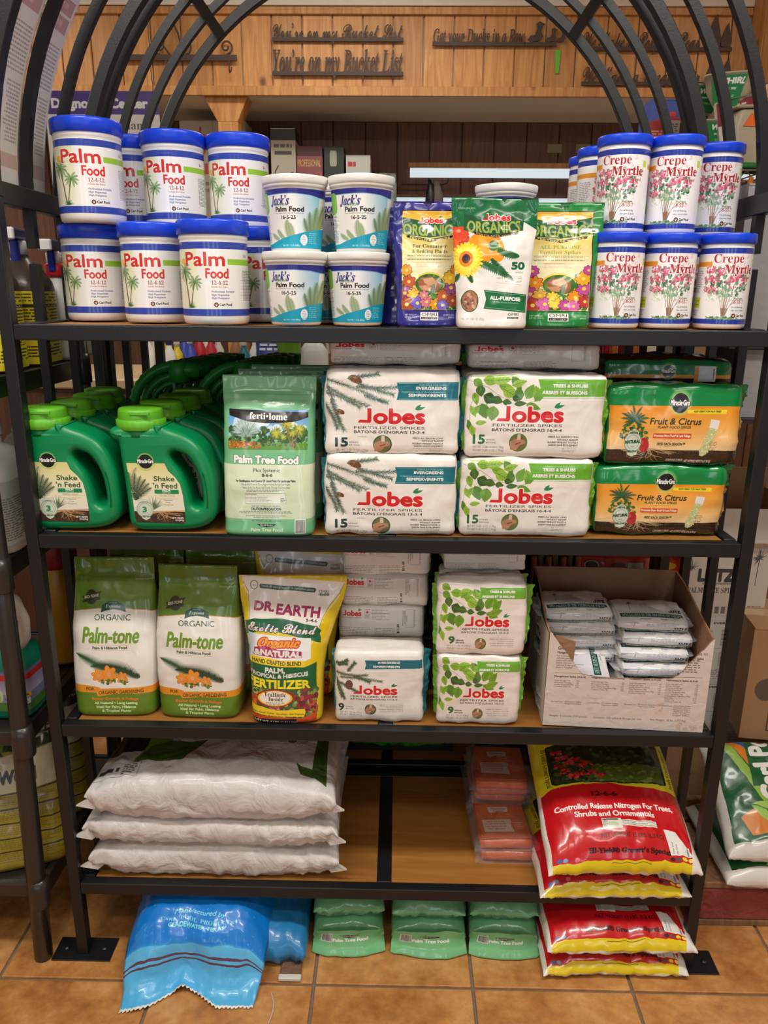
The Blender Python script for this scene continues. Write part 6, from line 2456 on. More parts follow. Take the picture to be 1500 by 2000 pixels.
def make_jug():
    t = empty('shaker_jug', 'jug', 'jug')
    O, Hh, f, k = jug_outline()
    A = np.array(smooth_closed(O))
    B = np.array(smooth_closed(Hh))

    def inset(P, d, outward):
        t_ = np.roll(P, -1, 0) - np.roll(P, 1, 0)
        t_ /= np.maximum(np.hypot(t_[:, 0], t_[:, 1]), 1e-9)[:, None]
        nrm = np.stack([t_[:, 1], -t_[:, 0]], 1)
        if area2(P) < 0:
            nrm = -nrm
        for _ in range(3):
            nrm = (nrm + np.roll(nrm, 1, 0) + np.roll(nrm, -1, 0))
            nrm /= np.maximum(np.hypot(nrm[:, 0], nrm[:, 1]), 1e-9)[:, None]
        return P + nrm * d * (1 if outward else -1)
    from mathutils.geometry import tessellate_polygon
    V, F = [], []
    hd, be, NR = .044, .017, 6
    loops = {}
    for key, P, outw, be_ in (('A', A, False, be), ('B', B, True, be * .8)):
        prev = None
        rings = []
        for k in range(NR + 1):
            a = PI / 2 * k / NR
            rings.append((be_ * (1 - math.cos(a)), -(hd - be) - be * math.sin(a)))
        rings = [(q[0], -q[1]) for q in rings[::-1]] + [(q[0], q[1]) for q in rings]
        for ins, y in rings:
            Q = inset(P, ins, outw)
            s0 = len(V)
            V += [(q[0], y, q[1]) for q in Q]
            n = len(P)
            if prev is not None:
                F += [(prev + i, prev + (i + 1) % n, s0 + (i + 1) % n, s0 + i) for i in range(n)]
            else:
                loops[key + '0'] = (s0, n)
            prev = s0
        loops[key + '1'] = (prev, len(P))
    for e in '01':
        sa, na = loops['A' + e]
        sb, nb_ = loops['B' + e]
        ids = list(range(sa, sa + na)) + list(range(sb, sb + nb_))
        tri = tessellate_polygon([[Vector((V[i][0], V[i][2], 0)) for i in range(sa, sa + na)], [Vector((V[i][0], V[i][2], 0)) for i in range(sb, sb + nb_)]])
        F += [tuple(ids[i] for i in t3) for t3 in tri]
    o = mesh_obj('body', V, F, M_JUG, t, True)
    bm = bmesh.new()
    bm.from_mesh(o.data)
    bmesh.ops.recalc_face_normals(bm, faces=bm.faces)
    bm.to_mesh(o.data)
    bm.free()
    # printed label on the flat front
    L = [(880, 852), (1150, 850), (1172, 905), (1218, 950), (1250, 1000), (1266, 1080), (1274, 1180), (1274, 1278), (1262, 1292), (920, 1286), (912, 1240), (900, 1050)]
    c0 = (870, 1285, 760, 1300)
    V, UV = [], []
    for p in L:
        x, z = f(p)
        V.append((x, -.0447, z))
        UV.append(((p[0] - 870) / 415, (1300 - p[1]) / 540))
    nb = len(V)
    for p in L:
        x, z = f(p)
        V.append((x, -.0438, z))
        UV.append(((p[0] - 870) / 415, (1300 - p[1]) / 540))
    F = [tuple(range(nb))] + [(i, (i + 1) % nb, (i + 1) % nb + nb, i + nb) for i in range(nb)]
    mesh_obj('label', V, F, P_SHAKE, t, False, UV)
    # round emblem above it
    V, UV = [], []
    cx, cy, r = 1018, 838, 62
    for i in range(32):
        a = 2 * PI * i / 32
        p = (cx + r * math.cos(a), cy + r * math.sin(a))
        x, z = f(p)
        V.append((x, -.0452, z))
        UV.append(((p[0] - 870) / 415, (1300 - p[1]) / 540))
    mesh_obj('emblem', V, [tuple(range(32))[::-1]], P_SHAKE, t, False, UV)
    # cap
    cxm, z0 = f((960, 612))
    r = .0485
    ln = [(r, 0.0), (r + .001, .001), (r + .001, .019, 1), (r - .0005, .020), (r * .95, .021), (r * .955, .022), (r * .93, .036), (r * .90, .0405), (r * .84, .042), (r * .5, .043)]
    cp = lathe_obj('cap', M_LIME, ln, t, n=96, rib=(4, .0012))
    cp.location = (cxm, 0, z0 - .003)
    tb = MB().box(-.020, .020, -.002, .003, 0, .006).build('thumb_tab', M_LIME, cp, bevel=.001, loc=(.012, -r * .93, .032))
    nk = MB().lathe([(r * .93, -.012), (r * .93, .001)], 40).build('neck', M_JUG, t, True, loc=(cxm, 0, z0 - .004))
    return t


jug0 = make_jug()
u = [False]
GG_ = 'green shaker jugs of palm plant food on the second shelf'
zj = S2 + .001
JX = at(346, 1033, y=.055).x
for x, y, lb in ((at(160, 1033, y=.055).x, .072, 'green shaker jug with lime cap, front one beside the left post'),
                 (at(343, 1033, y=.055).x, .072, 'green shaker jug with lime cap, front one beside the green foil bag'),
                 (at(160, 1033, y=.055).x + .012, .178, 'green shaker jug, second in the file behind the left front jug'),
                 (at(343, 1033, y=.055).x + .012, .178, 'green shaker jug, second in the file behind the right front jug'),
                 (at(160, 1033, y=.055).x + .022, .284, 'green shaker jug, third in the file at the left post'),
                 (at(343, 1033, y=.055).x + .020, .284, 'green shaker jug, third in the file next to the foil bags'),
                 (at(160, 1033, y=.055).x + .006, .390, 'green shaker jug, last in the file at the left post'),
                 (at(343, 1033, y=.055).x + .022, .390, 'green shaker jug, last in the file next to the foil bags')):
    put(jug0, u, lb, (x, y, zj), 0, GG_)

# ---- foil bags of palm tree food
P_PTF = print_mat('palm_tree_food_print', art_ptf(), 0.25, coat=0.5, bump=0.14, bscale=16, detail=2.0)
P_PTFB = print_mat('palm_tree_food_base_print', art_ptf_bottom(), 0.25, coat=0.5, bump=0.14, bscale=16, detail=2.0)
M_TEALF = mat('teal_side_film', rgb(20, 110, 120), 0.3, coat=0.4, bump=0.3, bscale=20)


def make_ptf(label, loc, rz, seed=2, grp=None):
    t = empty('fertilizer_bag', label, 'bag', loc, rz, grp)
    st = [(0, .092, .050, 5, 0, 0), (.02, .094, .054, 5, 0, 0), (.3, .094, .050, 4.5, 0, 0), (.6, .095, .040, 3.6, 0, 0), (.8, .096, .022, 2.6, 0, 0), (.88, .097, .008, 2.0, 0, 0), (.91, .097, .0022, 2, 0, 0), (1, .097, .0018, 2, 0, 0)]
    loft_bag('bag', P_PTF, st, .322, t, M=64, K=56, wr=.0020, fr=15, seed=seed, tilt=-.10, uvw=.194)
    return t


ptf0 = make_ptf('light green foil bag of palm tree food, front one with the garden photo', (at(531, 1043, y=.06).x, .062, zj), 0, 2, 'foil bags of palm tree food')
for k, (y, lb) in enumerate(((.185, 'palm tree food bag standing second in the row, its top showing above the front bag'), (.300, 'palm tree food bag standing at the back of the row on the second shelf'))):
    dup(ptf0, lb, (at(531, 1043, y=.06).x + .008 * (k + 1), y, zj), 0)

# ---- spike packs
WHT = dict(rough=0.28, coat=0.35, bump=0.2, bscale=18, detail=2.5)
P_E15 = print_mat('evergreen_fifteen_print', art_ever15(), **WHT)
P_T15 = print_mat('tree_fifteen_print', art_tree15(), **WHT)
P_E9 = print_mat('evergreen_nine_print', art_ever9(), **WHT)
P_T9 = print_mat('tree_nine_print', art_tree9(), **WHT)
P_SIDE = print_mat('pack_side_print', art_side(0), **WHT)
P_SIDEP = print_mat('priced_pack_side_print', art_side(1, 4), **WHT)
M_WFILM = mat('white_pack_film', rgb(232, 226, 220), 0.28, coat=0.35, bump=0.4, bscale=18)
M_TEAL = mat('teal_seal_film', rgb(16, 112, 128), 0.3, coat=0.3, bump=0.4, bscale=40)
M_GRNF = mat('lime_seal_film', rgb(112, 176, 48), 0.3, coat=0.3, bump=0.4, bscale=40)
M_CIT = print_mat('fruit_citrus_print', art_citrus(), 0.22, coat=0.5, bump=0.14, bscale=16, detail=2.0)
M_CITS = print_mat('fruit_citrus_side_print', art_citrus_side(), 0.22, coat=0.5, bump=0.14, bscale=16, detail=2.0)
M_GFILM = mat('green_pack_film', rgb(16, 128, 62), 0.25, coat=0.5, bump=0.35, bscale=14)
M_OFILM = mat('orange_pack_film', rgb(214, 140, 60), 0.25, coat=0.5, bump=0.35, bscale=14)
M_SOILF = mat('dark_pack_film', rgb(62, 44, 34), 0.2, coat=0.6, bump=0.35, bscale=14)


def pack(label, x, y, z, w, h, d, mf, ms, seal, group, rz=0, seed=1, finw=.018, lean=0.0, taper=0.0):
    t = empty('spike_pack', label, 'pack', (x, y, z), rz, group)
    brick('wrapper', mf, ms, w, h, d, .011, t, seed=seed, lean=lean, taper=taper)
    if seal:
        for s in (-1, 1):
            fin('end_seal', seal, t, s * w / 2, h * .86, d, s, finw * (1 if s > 0 else .6), h * .06, seed + s, .5)
    return t


GE = 'white evergreen spike packs on the second shelf'
GT_ = 'white tree and shrub spike packs on the second shelf'
GM = 'green and orange fruit and citrus spike packs'
xe, xt, xm = at(762, 1045, y=.03).x, at(1022, 1050, y=.03).x, at(1281, 1047, y=.05).x
zp = S2 + .0015
p_e = pack('white evergreen spike pack, lower one of the front pair', xe, .028, zp, .270, .168, .062, P_E15, M_WFILM, M_TEAL, GE, 0, 1)
dup(p_e, 'white evergreen spike pack, upper one of the front pair under clear film', (at(765, 890, y=.03).x, .034, zp + .1705), .0)
for k in range(2):
    for j in range(4):
        dup(p_e, 'evergreen spike pack behind the front pair, %s level, rank %s' % (('lower', 'upper')[k], ('two', 'three', 'four', 'five')[j]), (xe + .004 * j, .101 + .068 * j, zp + .1705 * k), 0)
pack('evergreen spike pack lying flat on top of the evergreen stack', xe + .006, .085, zp + .1705 * 2 + .003, .268, .052, .17, P_SIDE, M_WFILM, M_TEAL, GE, 0, 5)
p_t = pack('white tree and shrub spike pack, lower one of the front pair', xt, .028, zp, .268, .164, .062, P_T15, M_WFILM, M_GRNF, GT_, 0, 11)
dup(p_t, 'white tree and shrub spike pack, upper one of the front pair', (at(1040, 900, y=.03).x, .030, zp + .1665), -.01, scale=(1.03, 1, 1.02))
for k in range(2):
    for j in range(4):
        dup(p_t, 'tree and shrub spike pack behind the front pair, %s level, rank %s' % (('lower', 'upper')[k], ('two', 'three', 'four', 'five')[j]), (xt + .006 * j, .101 + .068 * j, zp + .1675 * k), 0)
pack('tree and shrub spike pack lying flat on top of the tree and shrub stack', xt + .010, .088, zp + .1675 * 2 + .003, .268, .052, .17, P_SIDE, M_WFILM, M_GRNF, GT_, 0, 15)


def citrus(label, x, y, z, rz, seed, flat=False, H=.148):
    t = empty('spike_pack', label, 'pack', (x, y, z), rz, GM)
    brick('wrapper', M_CITS if flat else M_CIT, M_SOILF if flat else M_GFILM, .268, .052 if flat else H, .17 if flat else .058, .012, t, seed=seed, wr=.0022)
    if not flat:
        for s in (-1, 1):
            fin('end_seal', M_GFILM, t, s * .133, .045, .058, s, .022, H - .046, seed + s, .3)
            fin('end_seal', M_OFILM, t, s * .133, .085, .058, s, .014, .014, seed + s + 4, .3)
    return t


citrus('green and orange fruit and citrus spike pack, lower one of the front pair', xm, .050, zp, 0, 21)
citrus('green and orange fruit and citrus spike pack, upper one of the front pair, leaning', at(1312, 910, y=.03).x, .046, zp + .1525, -.0, 24, H=.162)
for k in range(2):
    for j in range(2):
        citrus('fruit and citrus spike pack behind the front pair, %s level, rank %s' % (('lower', 'upper')[k], ('two', 'three')[j]), xm + .01, .115 + .066 * j, zp + .1525 * k, 0, 30 + k + 3 * j)
citrus('fruit and citrus spike pack lying flat on top, price sticker on its side', xm + .012, .118, zp + .3075, 0, 37, True)

# ---- third shelf
z3 = S3 + .001
P_PT = print_mat('palm_tone_print', art_palmtone(), 0.28, coat=0.45, bump=0.14, bscale=16, detail=2.0)


def palmtone(label, x, y, z, rz, seed, tilt=-.1, H=.352):
    t = empty('fertilizer_bag', label, 'bag', (x, y, z), rz, 'green and white palm and hibiscus food bags')
    st = [(0, .088, .052, 5, 0, 0), (.02, .092, .057, 5, 0, 0), (.3, .096, .054, 4.6, 0, 0), (.55, .097, .046, 3.8, 0, 0), (.75, .093, .028, 2.8, 0, 0), (.87, .090, .009, 2.0, 0, 0), (.90, .090, .0025, 2, 0, 0), (1, .090, .0018, 2, 0, 0)]
    loft_bag('bag', P_PT, st, H, t, M=64, K=56, wr=.0022, fr=14, seed=seed, tilt=tilt, uvw=.2)
    return t


pt0 = palmtone('green and white palm and hibiscus bag, left one of the front pair', at(229, 1391, y=.06).x, .095, z3, .03, 41)
palmtone('green and white palm and hibiscus bag, right one of the front pair', at(393, 1391, y=.06).x, .092, z3, -.03, 47, -.04, .345)
for k, (x, y) in enumerate(((-.585, .215), (-.40, .215), (-.575, .335), (-.39, .335))):
    dup(pt0, 'palm and hibiscus food bag behind the front pair, %s' % ('second rank left', 'second rank right', 'third rank left', 'third rank right')[k], (x, y, z3), .0)

P_DE = print_mat('exotic_blend_print', art_earth(), 0.25, coat=0.5, bump=0.14, bscale=16, detail=2.0)


def earth(label, x, y, rz, seed, tilt=-.08, z=z3, H=.328):
    t = empty('fertilizer_bag', label, 'bag', (x, y, z), rz, 'yellow exotic blend fertilizer bags')
    st = [(0, .075, .045, 4, 0, 0), (.02, .080, .050, 4, 0, 0), (.3, .082, .050, 3.4, 0, 0), (.5, .088, .044, 3.0, 0, .002), (.7, .104, .030, 2.6, 0, .008), (.85, .116, .012, 2.2, 0, .014), (.93, .119, .003, 2.0, 0, .016), (1, .120, .0018, 2, 0, .016)]
    loft_bag('bag', P_DE, st, H, t, M=64, K=56, wr=.0026, fr=13, seed=seed, tilt=tilt, uvw=.228)
    return t


de0 = earth('yellow and white tropical fertilizer bag flaring at its top, front one of three', at(562, 1408, y=.05).x, .068, .04, 51)
dup(de0, 'yellow and white fertilizer bag standing second behind the front one, only its top showing', (at(562, 1408, y=.05).x + .016, .185, z3 + .002), .05, scale=(1, 1, 1.06))
dup(de0, 'yellow and white fertilizer bag standing third in the row, its top just under the shelf', (at(562, 1408, y=.05).x + .008, .300, z3 + .002), .0, scale=(1, 1, 1.12))

G9 = 'small white evergreen spike packs on the third shelf'
x9 = at(740, 1409, y=.03).x
pack('small white evergreen spike pack standing in front at the bottom of its pile', x9, .034, z3, .196, .176, .07, P_E9, M_WFILM, M_TEAL, G9, 0, 61, lean=.04)
zz = z3
for k in range(5):
    lb = ('lowest hidden', 'second lowest', 'third highest, near the front pack', 'second highest with a crooked price label', 'highest, under the shelf')[k]
    pack('small evergreen spike pack lying in the rear pile, ' + lb, x9 - .004 + (.0, .004, .006, .012, .016)[k], .150 - .002 * k, zz, .200, .0765, .19, P_SIDEP, M_WFILM, M_TEAL, G9, 0, 64 + k, finw=.014)
    zz += .078
G9b = 'small white tree and shrub spike packs on the third shelf'
xg = at(932, 1414, y=.03).x
p9 = pack('small white tree and shrub spike pack, lower one of the front pair', xg, .030, z3, .184, .166, .07, P_T9, M_WFILM, M_GRNF, G9b, 0, 71)
dup(p9, 'small white tree and shrub spike pack, upper one of the front pair', (at(938, 1282, y=.03).x, .034, z3 + .1685), .0, scale=(1.05, 1, 1.02))
for j in range(2):
    dup(p9, 'small tree and shrub spike pack behind the front pair, %s' % ('lower', 'upper')[j], (xg + .004, .110, z3 + .1685 * j), 0)
pack('small tree and shrub spike pack lying on top of the rear packs under the shelf', xg + .010, .105, z3 + .339, .186, .062, .18, P_SIDE, M_WFILM, M_GRNF, G9b, 0, 77, finw=.012)

# ---- open carton of spike packets
M_KRAFT = mat('brown_kraft_board', rgb(150, 112, 84), 0.85, bump=0.2, bscale=60, var=.08)
P_BOXF = print_mat('carton_front_print', art_box_front(), 0.7, bump=0.15, bscale=30)
P_BOXS = print_mat('carton_side_print', art_box_side(), 0.7, bump=0.15, bscale=30)
bx = empty('open_carton', 'white printed carton with a torn-open front, full of spike packets, on the third shelf', 'box', (at(1215, 1425, y=.02).x, .022, z3 - .0015), -.045)
bw, bh, bd, th = .352, .232, .285, .004


def panel(name, m_out, parent, outline, fn, uvf, m_in=None, n_out=(0, -1, 0)):
    """board of thickness th cut to an outline; fn maps (a, b, depth) to a point"""
    n = len(outline)
    V = [fn(a, b, 0) for a, b in outline] + [fn(a, b, th) for a, b in outline]
    UV = [uvf(a, b) for a, b in outline] * 2
    F = [tuple(range(n)), tuple(range(2 * n - 1, n - 1, -1))] + [(i, i + n, (i + 1) % n + n, (i + 1) % n) for i in range(n)]
    fm = [0] + [1] * (n + 1)
    return mesh_obj(name, V, F, None, parent, False, UV, mats=[m_out, m_in or M_KRAFT], fmat=fm)


R = random.Random(5)
fo = [(130, 1160), (1110, 1185), (1165, 490), (1150, 500), (1120, 540), (1085, 580), (1040, 640), (1000, 690), (960, 745), (920, 780), (840, 790), (700, 796), (560, 796), (420, 784), (360, 776), (335, 750), (300, 690), (262, 640), (236, 600), (190, 540), (160, 500), (138, 470)]


def box_xy(p):
    v = (1172 - p[1]) / 1172
    l, r = 130 + 0 * v, 1110 + 55 * (1172 - p[1]) / 690
    return ((p[0] - l) / (r - l), (1172 - p[1]) / 700)


O = []
for i, p in enumerate(fo):
    q = box_xy(p)
    O.append(q)
    if 2 <= i < len(fo) - 1:
        q2 = box_xy(fo[i + 1])
        for t in (.33, .66):
            O.append((q[0] + (q2[0] - q[0]) * t + R.uniform(-.003, .003), q[1] + (q2[1] - q[1]) * t + R.uniform(-.006, .006)))
O = [(min(max(a, 0), 1), max(b, 0)) for a, b in O]
panel('front_panel', P_BOXF, bx, O, lambda a, b, t: ((a - .5) * bw, t - .002 * math.sin(a * 9) * 0, b * bh), lambda a, b: (a, b * .965 + .02))
panel('side_panel', P_BOXS, bx, [(0, 0), (1, 0), (1, 1.19), (.8, 1.19), (.45, 1.08), (.2, 1.0), (0, .99)][::-1], lambda a, b, t: (-bw / 2 + t, th + a * (bd - th), b * bh), lambda a, b: (1 - a, b / 1.3))
panel('side_panel', P_BOXS, bx, [(0, 0), (1, 0), (1, 1.19), (.8, 1.17), (.5, 1.10), (.25, 1.03), (0, .98)], lambda a, b, t: (bw / 2 - t, th + a * (bd - th), b * bh), lambda a, b: (a, b / 1.3))
panel('back_panel', M_KRAFT, bx, [(0, 0), (1, 0), (1, 1.19), (.6, 1.21), (0, 1.20)][::-1], lambda a, b, t: ((a - .5) * bw, bd - t + th, b * bh), lambda a, b: (a, b))
MB().box(-bw / 2 + th, bw / 2 - th, th, bd, .0008, .004).build('base_panel', M_KRAFT, bx)
MB().add([(-.160, .004, .222), (-.118, -.004, .210), (-.120, -.002, .165), (-.158, .006, .200), (-.160, .006, .222), (-.117, -.002, .212), (-.119, .000, .165), (-.157, .008, .200)],
         [(0, 1, 2, 3), (7, 6, 5, 4), (0, 4, 5, 1), (1, 5, 6, 2), (2, 6, 7, 3), (3, 7, 4, 0)]).build('torn_flap', M_KRAFT, bx)

P_PKT = print_mat('packet_card_print', art_packet(), 0.25, coat=0.6, bump=0.25, bscale=20)
M_CLEAR = mat('clear_film', rgb(225, 228, 235), 0.12, trans=0.0, alpha=0.35, coat=0.6, bump=0.5, bscale=25)
M_SPIKE = mat('pressed_fertilizer', rgb(150, 140, 120), 0.9, bump=0.6, bscale=120)


def packet(label, loc, rz, rx, seed):
    t = empty('spike_packet', label, 'packet', loc, rz, 'clear spike packets in the torn white carton', rx=rx)
    brick('packet_body', P_PKT, M_WFILM, .158, .026, .115, .008, t, wr=.002, seed=seed, n=(14, 5, 8))
    card = []
    V, UV, F = [], [], []
    nx, ny = 8, 8
    for j in range(ny + 1):
        for i in range(nx + 1):
            a, b = i / nx, j / ny
            V.append(((a - .5) * .150, .004 + b * .100 - .004, .0275 + .004 * math.sin(PI * a) * math.sin(PI * min(1, b * 1.3)) - .005 * max(0, 1 - b * 6)))
            UV.append((a, b))
    for j in range(ny):
        for i in range(nx):
            q = j * (nx + 1) + i
            F.append((q, q + 1, q + nx + 2, q + nx + 1))
    mesh_obj('insert_card', V, F, P_PKT, t, True, UV)
    R2 = random.Random(seed)
    for s in (-1, 1):
        m = MB()
        P = [(s * .078, .01, .010), (s * .092, .004 + R2.uniform(0, .02), .012), (s * .096, .05, .008 + R2.uniform(-.004, .006)), (s * .090, .100, .012), (s * .078, .105, .012)]
        m.add([tuple(p) for p in P] + [(p[0], p[1], p[2] + .0012) for p in P], [(0, 1, 2, 3, 4), (9, 8, 7, 6, 5), (0, 5, 6, 1), (1, 6, 7, 2), (2, 7, 8, 3), (3, 8, 9, 4)])
        m.build('film_flap', M_CLEAR, t)
    return t


bxl = bx.location
k0 = packet('clear spike packet, lowest of the right column in the torn carton', (bxl.x + .080, bxl.y + .030, z3 + .070), .0, .05, 81)
names = ('lowest', 'second', 'third', 'fourth', 'highest')
for k in range(1, 5):
    dup(k0, 'clear spike packet, %s up in the right column of the torn carton' % ('second', 'third', 'fourth', 'fifth')[k - 1] if k < 4 else 'clear spike packet on top of the right column in the torn carton', (bxl.x + .078 + (.002, -.004, .004, -.006)[k - 1], bxl.y + .036 + .010 * k, z3 + .070 + .0325 * k), (.0, -.03, -.04, -.06)[k - 1], rx=.08)
for k in range(4):
    dup(k0, 'clear spike packet, %s of the left column in the torn carton' % ('lowest', 'second', 'third', 'topmost')[k], (bxl.x - .083 + (.0, .004, .0, -.006)[k], bxl.y + .085 + .006 * k, z3 + .118 + .0305 * k), (.02, .02, .0, .04)[k], rx=.08)
sd = dup(k0, 'clear spike packet turned sideways and tilted at the torn edge of the carton', (bxl.x - .028, bxl.y + .106, z3 + .118), PI / 2, rx=0, ry=-.42)
for j in range(2):
    for k in range(2):
        dup(k0, 'spike packet deep in the torn carton, %s side, %s' % (('left', 'right')[j], ('lower', 'upper')[k]), (bxl.x + (-.083, .083)[j], bxl.y + .03, z3 + .005 + .030 * k), 0, rx=0)

# ---- bottom shelf and floor
P_SACK = print_mat('white_sack_print', art_sack(), 0.38, coat=0.15, bump=0.7, bscale=15, detail=5.0)
P_SACK2 = print_mat('plain_sack_print', art_sack_plain(), 0.38, coat=0.15, bump=0.7, bscale=15, detail=5.0)
M_SACK = mat('white_sack_film', rgb(210, 206, 202), 0.38, coat=0.15, bump=0.7, bscale=15, detail=5.0)
z4 = S4 + .001
SG = 'white plastic sacks on the bottom shelf'


def sack(label, x, y, z, t, m, seed, rz=0, w=.60, ear=.012, l=.44, flat=.42):
    e = empty('fertilizer_sack', label, 'sack', (x, y, z), rz, SG)
    pillow('sack_body', m, w, l, t, e, .36, .010, 84, 52, wr=.006, fr=7, seed=seed, flat=flat, pinch=.035, uvbox=(.27, 1.4), mat2=M_SACK, ear=ear)
    for s in (-1, 1):  # pinched corner ears at the near end
        mb = MB()
        X = s * w / 2
        P = [(X - s * .035, .012, t * flat + .020), (X + s * .018, -.004, t * flat - .006), (X - s * .020, .006, t * flat - .022), (X - s * .055, .03, t * flat)]
        mb.add(P + [(p[0], p[1] + .006, p[2]) for p in P], [(0, 1, 2, 3), (7, 6, 5, 4), (0, 4, 5, 1), (1, 5, 6, 2), (2, 6, 7, 3), (3, 7, 4, 0)])
        mb.build('corner_ear', M_SACK, e)
    return e


xs = at(420, 1700, y=.03).x
sack('white plastic sack at the bottom of the stack of three', xs - .000, .020, z4, .100, P_SACK2, 3, .01)
sack('white plastic sack in the middle of the stack of three', xs - .003, .012, z4 + .094, .084, M_SACK, 9, -.005, w=.605)
sack('white plastic sack with green leaf print on top of the stack of three', xs + .004, .006, z4 + .170, .118, P_SACK, 15, .0, w=.585)

P_HY = print_mat('grower_special_print', art_hiyield(), 0.24, coat=0.5, bump=0.35, bscale=9, detail=2.5)
M_HYB = mat('white_bag_film', rgb(230, 226, 218), 0.35, bump=0.3, bscale=20)
GR = 'red grower fertilizer bags at the right'


def hibag(label, x, y, z, rz, seed, t=.075, w=.352, l=.50, slope=0.0, rx=0.0):
    e = empty('fertilizer_bag', label, 'bag', (x, y, z), rz, GR, rx=rx)
    pillow('bag_body', P_HY, w, l, t, e, .5, .006, 60, 52, wr=.005, fr=9, seed=seed, flat=.25, pinch=.03, mat2=M_HYB, ear=-.002, uvbox=(0, 1.62))
    return e


xh = at(1205, 1730, y=.0).x
hibag('red grower bag on the bottom shelf, lower of two over the front rail', xh - .008, -.030, z4 + .0, .02, 3, .075)
hibag('red grower bag on the bottom shelf, upper one with the flower photo', xh, -.040, z4 + .078, .03, 7, .085, slope=0, l=.50, rx=.40)
hibag('red grower fertilizer bag hidden under the tilted one, propping it up', xh - .005, .20, z4 + .080, .0, 9, .12, w=.26, l=.26)
xh2 = at(1200, 1890, y=-.02).x
hibag('red grower fertilizer bag on the floor, lower of two', xh2 + .0, -.040, .001, .02, 11, .070, w=.348, l=.46)
hibag('red grower fertilizer bag on the floor, upper of two', xh2 + .006, -.046, .072, .03, 14, .078, w=.352, l=.46)

# green foil bags lying on the floor, their bases towards the aisle
GF = 'green palm tree food bags lying on the floor'


def lying(label, x, y, z, w, t, rz, seed, flip=False):
    e = empty('fertilizer_bag', label, 'bag', (x, y, z), rz, GF)
    # base panel towards the viewer, body behind it
    brick('bag_body', P_PTFB, P_TOPF, w, t, .30, .018, e, seed=seed, wr=.004, fr=12, bulge=.006)
    return e


P_TOPF = mat('green_foil_film', rgb(120, 186, 138), 0.25, coat=0.5, bump=0.4, bscale=12)


def top_art(back=False):
    c = Canvas(0, 0, 500, 500, .8, (206, 216, 192))
    c.rect(0, 320, 500, 500, (112, 182, 130))
    if back:
        c.greek(30, 30, 230, 300, 12, (90, 96, 80), .8, .4)
        c.greek(250, 40, 470, 280, 12, (110, 116, 100), .8, .5)
        c.rect(360, 60, 440, 300, (226, 226, 220))
        c.barcode(370, 80, 400, 180, False)
    else:
        c.greek(120, 60, 400, 200, 6, (90, 96, 80), .7, .4)
        c.text('NET WEIGHT 3.25 LBS. (1.47 KG)', 240, 270, 14, (50, 56, 50), w=220, st='sb')
        c.poly([(150, 320), (300, 320), (270, 346), (225, 352), (180, 346)], K_)
        c.text('ferti•lome', 225, 340, 12, W_, w=96, st='rb')
        c.text('Palm Tree Food', 230, 400, 30, (200, 214, 200), w=230, st='sb')
        c.barcode(400, 300, 460, 420, True)
    return c


P_TOPA = print_mat('lying_bag_top_print', top_art(), 0.25, coat=0.5, bump=0.35, bscale=12)
P_TOPB = print_mat('lying_bag_back_print', top_art(True), 0.25, coat=0.5, bump=0.35, bscale=12)


def lying(label, x, y, z, w, t, rz, seed, topm, flat=.35, l=.34):
    e = empty('fertilizer_bag', label, 'bag', (x, y, z), rz, GF)
    pillow('bag_body', topm, w, l, t, e, .5, .006, 36, 36, wr=.005, fr=11, seed=seed, flat=flat, pinch=.02, mat2=P_TOPF)
    return e


def base_face(label, x, y, z, w, hh, rz, seed, body_l=.32):
    """bag lying on its back with its open gusset base facing the aisle"""
    e = empty('fertilizer_bag', label, 'bag', (x, y, z), rz, GF)
    V, UV, F = [], [], []
    nx, nz = 20, 10
    for j in range(nz + 1):
        for i in range(nx + 1):
            a, b = i / nx, j / nz
            s = math.sin(PI * a) ** .6 if 0 < a < 1 else 0
            lip = .5 + .5 * math.cos(2 * PI * b)
            yy = -.010 * lip - .010 * s * math.sin(PI * min(1, .15 + b)) + .012 * (1 - s) - .012 * (b < .12) + .005 * fbm((a * w, b * hh, .2), 16, seed)
            xx = (a - .5) * w * (1 - .10 * b)
            V.append((xx, yy, .003 + b * hh * (1 - .12 * (abs(2 * a - 1) ** 4))))
            UV.append((a, b))
    for j in range(nz):
        for i in range(nx):
            q = j * (nx + 1) + i
            F.append((q, q + 1, q + nx + 2, q + nx + 1))
    mesh_obj('base_gusset', V, F, P_PTFB, e, True, UV)
    pillow('bag_body', P_TOPA, w * .97, body_l, hh * 1.22, e, .4, 0.0, 30, 30, wr=.004, fr=11, seed=seed, flat=.45, pinch=.0, mat2=P_TOPF).location = (0, .010, 0)
    return e


for k, (pxc, w, rz, tm, nm) in enumerate(((681, .182, .05, P_TOPA, 'left'), (837, .190, 0, P_TOPF, 'middle'), (984, .174, -.03, P_TOPB, 'right'))):
    x = at(pxc, 1857, y=.03).x
    base_face('green palm tree food bag on the floor, lower one of the %s pile' % nm, x, .036, .001, w, .062, rz, 90 + k)
    lying('green palm tree food bag on the floor, upper one of the %s pile' % nm, x, .050, .077, w * .97, .065, rz, 96 + k, tm)

